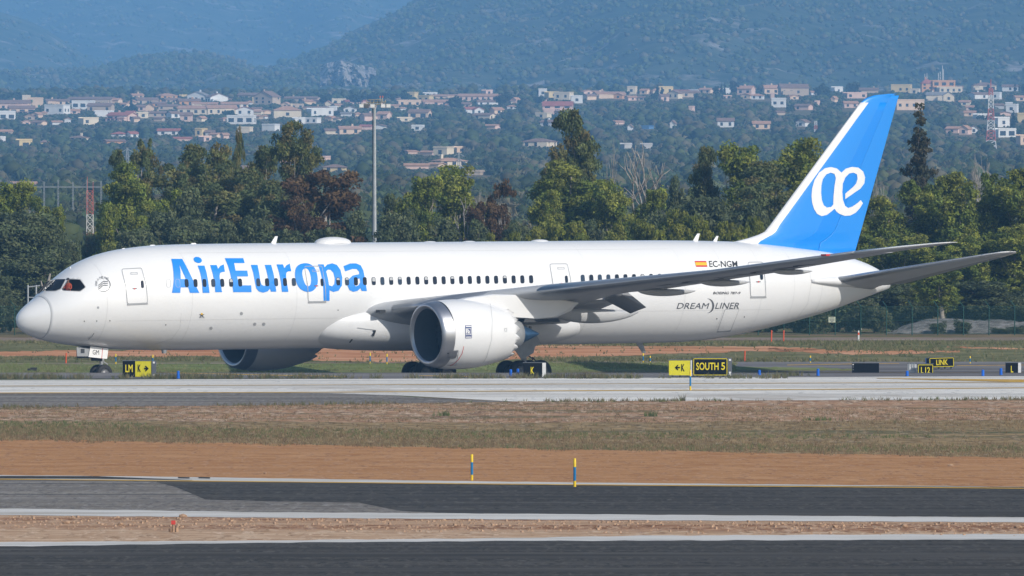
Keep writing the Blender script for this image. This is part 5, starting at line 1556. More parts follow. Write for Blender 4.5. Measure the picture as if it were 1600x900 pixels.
WHERE = [(-999, 'at the left edge of the wood'), (0, 'behind the nose cone'), (98, 'beside the low banded mast'), (150, 'above the cockpit windows'), (205, 'above the front door'), (262, 'above letters A and i'), (330, 'above letters r and E'),
         (395, 'above letters u and r'), (455, 'above letters o and p'), (545, 'beside the floodlight mast'), (640, 'above the row of cabin windows'), (720, 'above the near engine intake'), (800, 'above the engine exhaust'), (870, 'above the third door'), (950, 'behind the crown over the wing'),
         (1060, 'above the little flag'), (1130, 'at the foot of the tail fin'), (1215, 'just left of the tail fin'), (1300, 'behind the tail fin'), (1350, 'just right of the tail fin'), (1430, 'above the wing tip'), (1520, 'above the tailplane tip'), (1590, 'at the right edge')]
def where(px):
    w = WHERE[0][1]
    for x, t in WHERE:
        if px >= x: w = t
    return w
ORD = ['leftmost', 'second from left', 'third from left', 'fourth from left', 'fifth from left', 'sixth from left', 'seventh from left', 'eighth from left', 'ninth from left', 'tenth from left']
def number_labels(items, noun):
    """items: list of (object, px, label); alike labels are told apart by their order from left to right"""
    from collections import defaultdict
    d = defaultdict(list)
    for o, px, l in items: d[l].append((px, o))
    for l, lst in d.items():
        lst.sort(key=lambda t: t[0])
        for i, (px, o) in enumerate(lst):
            if len(lst) == 1: o['label'] = l
            else:
                pre = ('left' if i == 0 else 'right') + ' one of two: ' if len(lst) == 2 else (('rightmost' if i == len(lst) - 1 else ORD[i]) + ' of ' + str(len(lst)) + ': ')
                o['label'] = pre + l
DESC = {'pine': 'bright green pine', 'pine_wood': 'broad green pine', 'oak': 'dull dark green rounded tree', 'eucalyptus': 'olive green ragged gum tree', 'tall_eucalyptus': 'tall open gum', 'withered_tree': 'withered dark brown tree',
        'young_pine': 'small yellow green young pine', 'conifer': 'dark spire shaped conifer', 'shrub': 'dark green shrub', 'bare_tree': 'leafless grey tree'}
TREES = [('oak', -45, 330, 120, 602), ('oak', 22, 335, 125, 600), ('oak', 78, 352, 95, 604), ('oak', 112, 378, 48, 600), ('oak', 45, 398, 100, 597), ('oak', 100, 430, 70, 594), ('oak', -10, 420, 80, 593),
    ('pine', 20, 287, 84, 628), ('pine', -30, 296, 80, 630), ('pine', 58, 312, 56, 626), ('pine', 90, 326, 40, 622), ('pine', -75, 300, 90, 625),
    ('pine', 192, 258, 96, 622), ('pine', 170, 322, 46, 615), ('eucalyptus', 225, 222, 32, 634), ('eucalyptus', 192, 238, 28, 636), ('pine', 238, 318, 70, 614), ('eucalyptus', 264, 260, 62, 630), ('eucalyptus', 298, 230, 60, 632),
    ('eucalyptus', 352, 232, 62, 630), ('eucalyptus', 318, 292, 84, 618), ('eucalyptus', 402, 232, 52, 628), ('eucalyptus', 371, 207, 18, 640), ('oak', 300, 302, 110, 612), ('eucalyptus', 384, 268, 66, 620), ('oak', 418, 318, 90, 610), ('eucalyptus', 335, 262, 60, 626), ('pine', 272, 300, 70, 616), ('oak', 232, 334, 90, 608), ('tall_eucalyptus', 459, 193, 74, 622), ('eucalyptus', 428, 285, 60, 616), ('eucalyptus', 480, 300, 50, 624),
    ('oak', 184, 384, 60, 600), ('oak', 222, 362, 100, 600), ('oak', 286, 344, 100, 602), ('oak', 345, 350, 100, 600), ('oak', 402, 345, 90, 603), ('oak', 455, 362, 80, 600), ('pine', 204, 340, 60, 606),
    ('withered_tree', 515, 270, 140, 608), ('withered_tree', 462, 312, 84, 606), ('oak', 560, 336, 80, 606), ('oak', 622, 336, 100, 604), ('oak', 520, 360, 80, 598), ('oak', 685, 346, 100, 602), ('eucalyptus', 612, 306, 34, 622),
    ('pine', 662, 278, 72, 618), ('pine', 718, 262, 88, 622), ('withered_tree', 784, 288, 58, 612), ('withered_tree', 757, 318, 66, 610), ('oak', 745, 350, 80, 601), ('oak', 800, 352, 70, 603),
    ('pine_wood', 892, 258, 138, 622), ('pine', 962, 284, 74, 618), ('eucalyptus', 906, 176, 62, 636), ('eucalyptus', 866, 234, 56, 634), ('pine', 850, 300, 60, 615),
    ('young_pine', 842, 356, 54, 598), ('young_pine', 872, 350, 54, 598), ('young_pine', 906, 348, 60, 597), ('young_pine', 800, 364, 40, 597), ('young_pine', 964, 352, 52, 597), ('young_pine', 1000, 344, 62, 597), ('young_pine', 1046, 330, 66, 598),
    ('young_pine', 1086, 338, 62, 597), ('young_pine', 1124, 348, 54, 597), ('young_pine', 1158, 354, 46, 597), ('young_pine', 764, 366, 36, 597), ('young_pine', 1020, 352, 50, 596), ('young_pine', 1068, 352, 50, 596), ('young_pine', 1180, 340, 40, 599), ('oak', 930, 350, 90, 604), ('oak', 1020, 336, 80, 606),
    ('pine', 1022, 298, 58, 622), ('oak', 1060, 284, 62, 624), ('eucalyptus', 1096, 233, 46, 632), ('pine', 1160, 230, 92, 630), ('pine', 1246, 220, 98, 632), ('eucalyptus', 1188, 256, 104, 622), ('oak', 1118, 312, 110, 606), ('oak', 1186, 320, 100, 605), ('oak', 1236, 318, 90, 608),
    ('pine', 1300, 262, 90, 624), ('eucalyptus', 1205, 290, 70, 612),
    ('pine_wood', 1382, 312, 96, 606), ('pine_wood', 1438, 286, 100, 610), ('pine_wood', 1492, 276, 104, 606), ('pine_wood', 1548, 276, 104, 609), ('pine_wood', 1606, 266, 110, 606), ('pine_wood', 1665, 276, 120, 608), ('pine_wood', 1345, 350, 84, 603), ('pine_wood', 1730, 290, 120, 606),
    ('pine_wood', 1420, 370, 110, 598), ('pine_wood', 1500, 360, 110, 598), ('pine_wood', 1580, 355, 110, 598), ('pine_wood', 1650, 370, 110, 598),
    ('oak', 142, 366, 44, 640), ('conifer', 1437, 178, 60, 648), ('withered_tree', 1597, 284, 40, 640), ('pine', 1476, 396, 78, 590),
    ('oak', 1250, 440, 90, 594), ('oak', 1320, 430, 90, 596), ('oak', 1400, 440, 100, 596), ('oak', 1545, 440, 100, 594), ('oak', 1620, 430, 100, 594)]
tl = []
for i, (kind, px, ty, w, D) in enumerate(TREES):
    vs = PROTO[kind]; cm, tm, Hm, Wm = vs[i % len(vs)]
    base = on_ground(px, D); k = mpx(D)
    H = atD(px, ty, D).z - base.z
    if kind == 'eucalyptus': w *= 1.3 if px < 500 else 1.15
    sx = w * k / Wm; sz = H / Hm
    root = empty({'pine': 'pine_tree', 'pine_wood': 'pine_tree', 'oak': 'oak_tree', 'eucalyptus': 'eucalyptus_tree', 'tall_eucalyptus': 'eucalyptus_tree', 'conifer': 'conifer_tree', 'young_pine': 'pine_tree'}.get(kind, kind), base, random.uniform(0, 6.28) if kind != 'tall_eucalyptus' else 0)
    root.scale = (sx, sx, sz)
    link_mesh('trunk', tm, root); link_mesh('crown', cm, root)
    tag(root, None, 'tree', 'trees of the belt behind the fence')
    tl.append((root, px, f"{DESC[kind]} {where(px)}"))
for px, ty, D, bi, w in ((958, 216, 640, 0, 52), (990, 220, 638, 1, 96), (1370, 268, 642, 2, 34), (1388, 276, 640, 1, 26), (1520, 232, 655, 0, 50), (1562, 240, 655, 1, 46), (1342, 266, 640, 2, 26), (735, 300, 612, 2, 60), (1345, 468, 588, 2, 60), (1200, 470, 588, 2, 50)):
    me, Hm, Wm = BARE[bi]
    base = on_ground(px, D); k = mpx(D); H = atD(px, ty, D).z - base.z
    root = link_mesh('bare_tree', me, None, base, (0, 0, random.uniform(0, 6.28)), (w * k / Wm, w * k / Wm, H / Hm))
    tag(root, None, 'tree', 'leafless trees of the belt')
    tl.append((root, px, f"{'low ' if H < 3 else ''}leafless grey tree {where(px)}"))
# shrubs along the fence
for px, ty, w, D in ((6, 470, 50, 579), (48, 486, 46, 578), (1196, 486, 60, 580), (1240, 476, 64, 580), (1282, 482, 54, 578), (1322, 462, 76, 580), (1366, 474, 60, 579), (1470, 503, 28, 576), (1500, 500, 30, 576), (1560, 512, 40, 576), (1592, 509, 36, 576), (1150, 490, 60, 580), (1640, 490, 60, 578), (-40, 480, 60, 578), (90, 480, 50, 580)):
    cm, tm, Hm, Wm = PROTO['shrub'][int(px) % 2]
    base = on_ground(px, D); k = mpx(D); H = atD(px, ty, D).z - base.z
    root = empty('shrub', base, px * .1); root.scale = (w * k / Wm, w * k / Wm, H / Hm)
    link_mesh('stem', tm, root); link_mesh('foliage', cm, root)
    tag(root, None, 'shrub', 'shrubs behind the fence')
    loc = 'under the tail' if 1100 < px < 1300 else 'right of the fence sign' if px < 1400 else 'by the gravel heap' if px < 1600 else 'at the right edge'
    tl.append((root, px, f"dark green shrub behind the wire fence {loc if px > 200 else 'behind the nose'}"))
number_labels(tl, 'tree')
# pale leaning dead trunk behind the nose
b_ = on_ground(66, 590); k = mpx(590)
o = MB().tube([(0, 0, -.2), (.15, 0, 1.6), (.35, 0, 3.0), (.55, 0, 3.9)], [.28, .2, .13, .06], 8).tube([(.2, 0, 2.2), (-.1, 0, 3.4)], [.1, .04], 6).build('trunk_stump', M_barkpale); o.location = b_
tag(o, 'pale leaning dead trunk at the wood edge left of the nose', 'tree trunk')
# gravel heap beyond the fence
rows = []
for i in range(61):
    u = i / 60; px = 1384 + 420 * u
    prof_h = min(1, u * 7) * (.80 + .06 * math.sin(u * 9) + .05 * math.sin(u * 31 + 1)) * 1.05
    r = []
    for j in range(13):
        v = j / 12; D = 576.5 + 10 * v
        x = (px - 800) / F * D
        r.append((x, D, terr(D) + prof_h * math.sin(math.pi * min(1, v * 1.15)) ** .8 * 1.0 + random.uniform(-.06, .06) if j < 11 else float(terr(D)) - .05))
    rows.append([(a, b, float(c)) for a, b, c in r])
o = MB().grid(rows, smooth=True, flip=True).build('gravel_heap', M_mound, fix=True)
tag(o, 'long grey gravel heap behind the wire fence at the right', 'gravel heap')
# pipe frame behind the nose
b_ = on_ground(50, 575); k = mpx(575)
root = empty('pipe_frame', b_); tag(root, 'grey metal pipe frame just behind the nose cone', 'frame')
for dx in (-.28, .28): MB().tube([(dx, 0, -.1), (dx, 0, 3.35)], .06, 8).build('post', M_steel, root)
MB().tube([(-.3, 0, 3.2), (.55, 0, 3.3)], .05, 8).build('top_rail', M_steel, root)
MB().tube([(-.3, 0, 2.5), (.3, 0, 2.5)], .04, 8).build('cross_rail', M_steel, root)

# perimeter fence
M_fence = plain('fence_green', (.012, .07, .05), rough=.5, var=.08)
m = bpy.data.materials.new('fence_mesh'); nt, p = nodes_of(m)
p.inputs['Base Color'].default_value = (.012, .06, .045, 1); p.inputs['Roughness'].default_value = .6
tc = nt.nodes.new('ShaderNodeTexCoord')
def lines(ax):
    sp = nt.nodes.new('ShaderNodeSeparateXYZ'); nt.links.new(tc.outputs['Object'], sp.inputs[0])
    mu = nt.nodes.new('ShaderNodeMath'); mu.operation = 'MULTIPLY'; mu.inputs[1].default_value = 16.0; nt.links.new(sp.outputs[ax], mu.inputs[0])
    fr = nt.nodes.new('ShaderNodeMath'); fr.operation = 'FRACT'; nt.links.new(mu.outputs[0], fr.inputs[0])
    lt = nt.nodes.new('ShaderNodeMath'); lt.operation = 'LESS_THAN'; lt.inputs[1].default_value = .11; nt.links.new(fr.outputs[0], lt.inputs[0])
    return lt.outputs[0]
mx = nt.nodes.new('ShaderNodeMath'); mx.operation = 'MAXIMUM'
nt.links.new(lines('X'), mx.inputs[0]); nt.links.new(lines('Z'), mx.inputs[1])
nt.links.new(mx.outputs[0], p.inputs['Alpha'])
M_mesh = m
DF = 571.5
b0 = on_ground(800, DF)
fence = empty('wire_fence', b0); tag(fence, 'green wire mesh perimeter fence with cranked posts before the wood', 'fence')
pm = MB().tube([(0, 0, -.2), (0, 0, 1.95), (-.28, -.12, 2.32)], .034, 6).mesh('post', M_fence)
wm = MB().add([(0, 0, .03), (1.735, 0, .03), (1.735, 0, 1.95), (0, 0, 1.95)], [(0, 1, 2, 3)]).mesh('mesh_panel', M_mesh)
xs = np.arange(-34.6 * 1.735, 34.6 * 1.735, 1.735)
for x in xs:
    link_mesh('post', pm, fence, (x + .35, 0, 0)); link_mesh('mesh_panel', wm, fence, (x + .35, .04, 0))
for z in (.1, 1.0, 1.93):
    MB().tube([(xs[0], -.03, z), (xs[-1] + 1.7, -.03, z)], .012, 5).build('wire', M_fence, fence)
ps = atD(1300, 499.5, DF - .2)
root = empty('fence_sign', (ps.x, ps.y, ps.z)); tag(root, 'small pale notice hung on the wire fence under the tail', 'notice')
MB().box((0, 0, 0), (.47, .02, .38)).build('board', plain('notice_board', (.50, .53, .40), rough=.6, var=.05), root)
for i, (w, z) in enumerate(((.3, .12), (.34, .02), (.3, -.07), (.14, -.14))):
    MB().box((0, -.014, z), (w, .006, .035)).build('print_line', M_signgrey, root)

# ------------------------------------------------------------------ masts
def lattice(mb, p0, p1, w0, w1, n, r, mi=0):
    """square lattice from p0 to p1 with X bracing"""
    c = [Vector(p0).lerp(Vector(p1), i / n) for i in range(n + 1)]
    ws = [w0 + (w1 - w0) * i / n for i in range(n + 1)]
    K = [[c[i] + Vector((sx * ws[i] / 2, sy * ws[i] / 2, 0)) for sx, sy in ((-1, -1), (1, -1), (1, 1), (-1, 1))] for i in range(n + 1)]
    for i in range(n):
        for q in range(4):
            mb.tube([K[i][q], K[i + 1][q]], r, 4, mi, caps=False)
            q2 = (q + 1) % 4
            mb.tube([K[i][q], K[i + 1][q2]], r * .6, 4, mi, caps=False); mb.tube([K[i][q2], K[i + 1][q]], r * .6, 4, mi, caps=False)
            mb.tube([K[i + 1][q], K[i + 1][q2]], r * .6, 4, mi, caps=False)
M_mastw = plain('mast_white', (.72, .71, .69), rough=.6, var=.08)
M_mastr = plain('mast_red', (.52, .15, .13), rough=.6, var=.1)
def banded_mast(label, px, D, secs, rods=(), r=.06):
    """secs: (y_bottom, y_top, px_width_bottom, px_width_top, red?)"""
    base = on_ground(px, D); k = mpx(D)
    root = empty('lattice_mast', base); tag(root, label, 'mast', 'red and white lattice masts')
    for yb, yt, wb, wt, red in secs:
        mb = MB(); zb = atD(px, yb, D).z - base.z; zt = atD(px, yt, D).z - base.z
        lattice(mb, (0, 0, zb), (0, 0, zt), wb * k, wt * k, max(2, int((zt - zb) / (wb * k) + .5)), r)
        mb.build('section', M_mastr if red else M_mastw, root)
    for dx, yb, yt, red in rods:
        MB().tube([(dx * k, 0, atD(px, yb, D).z - base.z), (dx * k, 0, atD(px, yt, D).z - base.z)], r * .9, 5).build('rod', M_mastr if red else M_mastw, root)
    return root
banded_mast('short red and white lattice mast in the gap left of the pines', 140.5, 700., [(470, 395, 11, 10.5, True), (395, 365, 10, 10, True), (365, 335, 10, 9.8, False), (335, 318, 9.8, 9.7, True), (318, 298, 9.7, 9.5, True)], [(-4, 298, 276, True), (5, 298, 284, True), (5, 284, 283, False)], r=.024)
banded_mast('tall red and white lattice mast on the slope at the right', 1548, 2790., [(252, 236, 19, 17, True), (236, 220, 17, 14, False), (220, 204, 14, 12, True), (204, 188, 12, 10, False), (188, 170, 10, 8, True), (170, 149, 8, 6.5, False), (149, 138, 6.5, 5.5, True)], [(0, 138, 124, True)], r=.17)
banded_mast('faint red and white lattice mast left of the tail fin', 1274.5, 3150., [(228, 218, 7, 6, False), (218, 208, 6, 5, True), (208, 202, 5, 4.5, False), (202, 196, 4.5, 4, True), (196, 189, 4, 3.5, False)], r=.12)
# floodlight mast
Dm = 690.; base = on_ground(585.3, Dm); k = mpx(Dm)
root = empty('floodlight_mast', base); tag(root, 'tall grey floodlight mast with a ring of lamps rising from the trees', 'light mast')
zt = atD(0, 164, Dm).z - base.z
MB().tube([(0, 0, -.2), (0, 0, zt * .5), (0, 0, zt)], [.21, .15, .10], 14).build('pole', M_steel, root)
mb = MB().tube([(-21 * k, 0, zt + .05), (25 * k, 0, zt + .05)], .05, 6).tube([(-12 * k, .3, zt + .2), (18 * k, .3, zt + .25)], .05, 6)
for dx in (-14, -8, -3, 3, 9, 15): mb.tube([(dx * k, -.2, zt - .05), (dx * k + .1, .4, zt + .42)], .035, 5)
mb.tube([(-10 * k, .1, zt + .42), (12 * k, .1, zt + .45)], .04, 5)
mb.build('frame', plain('head_frame', (.30, .28, .22), rough=.6, var=.2), root)
for dx, dz, mt in ((-20.5, 0, M_whitepl), (-12.5, -.4, M_signgrey), (-3.2, -.2, M_whitepl), (13.4, 0, M_whitepl), (21.8, 0, M_whitepl)):
    h = MB().box((dx * k, -.22, zt - .08 + dz * k), (7.4 * k, .34, 6 * k)).build('floodlight', M_signgrey if mt is M_signgrey else M_steel, root)
    MB().box((dx * k, -.40, zt - .08 + dz * k), (6.4 * k, .03, 5 * k)).build('lens', M_postyel if mt is M_signgrey and False else mt, h)
for dx in (8.6, 12.6):
    f_ = MB().tube([(dx * k, .1, zt + .3), (dx * k, .1, zt + .62)], .035, 6).build('lamp_stem', M_steel, root)
    MB().tube([(dx * k, .1, zt + .60), (dx * k, .1, zt + .74)], .055, 8).build('warning_lamp', M_mastr, root)
MB().tube([(-3.6 * k, .2, 0), (-3.4 * k, .2, zt)], .025, 5).build('hoist_cable', M_dark, root)
# electricity pylons and the substation gantries in the valley
M_pyl = plain('pylon_steel', (.30, .33, .36), rough=.6, var=.1)
def pylon_tower(label, px, D, yt, w):
    base = on_ground(px, D); k = mpx(D); H = atD(px, yt, D).z - base.z
    root = empty('pylon', base); tag(root, label, 'pylon', 'electricity pylons in the valley')
    mb = MB(); lattice(mb, (0, 0, 0), (0, 0, H * .6), w * k, w * k * .4, 6, .09); lattice(mb, (0, 0, H * .6), (0, 0, H), w * k * .4, w * k * .12, 5, .08); mb.build('tower', M_pyl, root)
    for q in (.68, .80, .92):
        MB().tube([(-w * k * .6, 0, H * q), (0, 0, H * q + .6), (w * k * .6, 0, H * q)], .09, 4).build('arm', M_pyl, root)
pylon_tower('grey lattice pylon above the cockpit, in front of the wooded slope', 199, 1700., 231, 14)
pylon_tower('grey lattice pylon between two gum trees above the big letter A', 316, 1500., 229, 16)
pylon_tower('grey lattice pylon in front of the large villa', 717, 1650., 238, 13)
gr = empty('substation_gantry', on_ground(85, 1000.)); tag(gr, 'pale steel gantry of the substation at the left', 'gantry')
k = mpx(1000.); g0 = gr.location
for px in (1, 24, 46, 69, 91, 114, 136, 158):
    x = (px - 85) * k; zt = atD(0, 280 + (px % 5), 1000.).z - g0.z
    mb = MB(); lattice(mb, (x, 0, -.3), (x, 0, zt), 2.4 * k, 1.6 * k, 14, .022); mb.build('post', M_pyl, gr)
for z_, x0_, x1_ in ((293, -84, 75), (291.5, -84, 75)):
    z = atD(0, z_, 1000.).z - g0.z
    MB().tube([(x0_ * k, 0, z), (x1_ * k, 0, z)], .03, 5).build('beam', M_pyl, gr)
# ------------------------------------------------------------------ the village on the slope
WALL = {'white': (.74, .73, .71), 'cream': (.72, .61, .45), 'peach': (.74, .54, .38), 'pink': (.70, .49, .40), 'orange': (.62, .33, .16), 'tan': (.50, .39, .29), 'yellow': (.68, .52, .26), 'grey': (.48, .46, .44), 'blue': (.10, .22, .42)}
M_WALL = {k_: plain('wall_' + k_, c, rough=.85, var=.07, scale=.4) for k_, c in WALL.items()}
ROOF = {'terracotta': (.47, .27, .175), 'brown': (.25, .16, .12), 'red': (.38, .13, .095), 'grey': (.27, .25, .24), 'flat': (.6, .58, .55)}
M_ROOF = {k_: plain('roof_' + k_, c, rough=.85, var=.16, scale=.8) for k_, c in ROOF.items()}
M_win = plain('window_glass', (.05, .06, .075), rough=.2, var=0)
M_shut = plain('green_shutter', (.03, .16, .09), rough=.6, var=0)
def hill_D(py):
    Ds = np.arange(1500., 4480., 5.)
    ys = HOR + (CAMZ - terr(Ds)) * F / Ds
    i = np.nonzero(ys <= py)[0]
    return float(Ds[i[0]]) if len(i) else 4470.
WINM = {}
def win_mesh(w, h, m=M_win):
    key = (round(w, 1), round(h, 1), m.name)
    if key not in WINM: WINM[key] = MB().box((0, 0, 0), (w, .12, h)).mesh('window', m)
    return WINM[key]
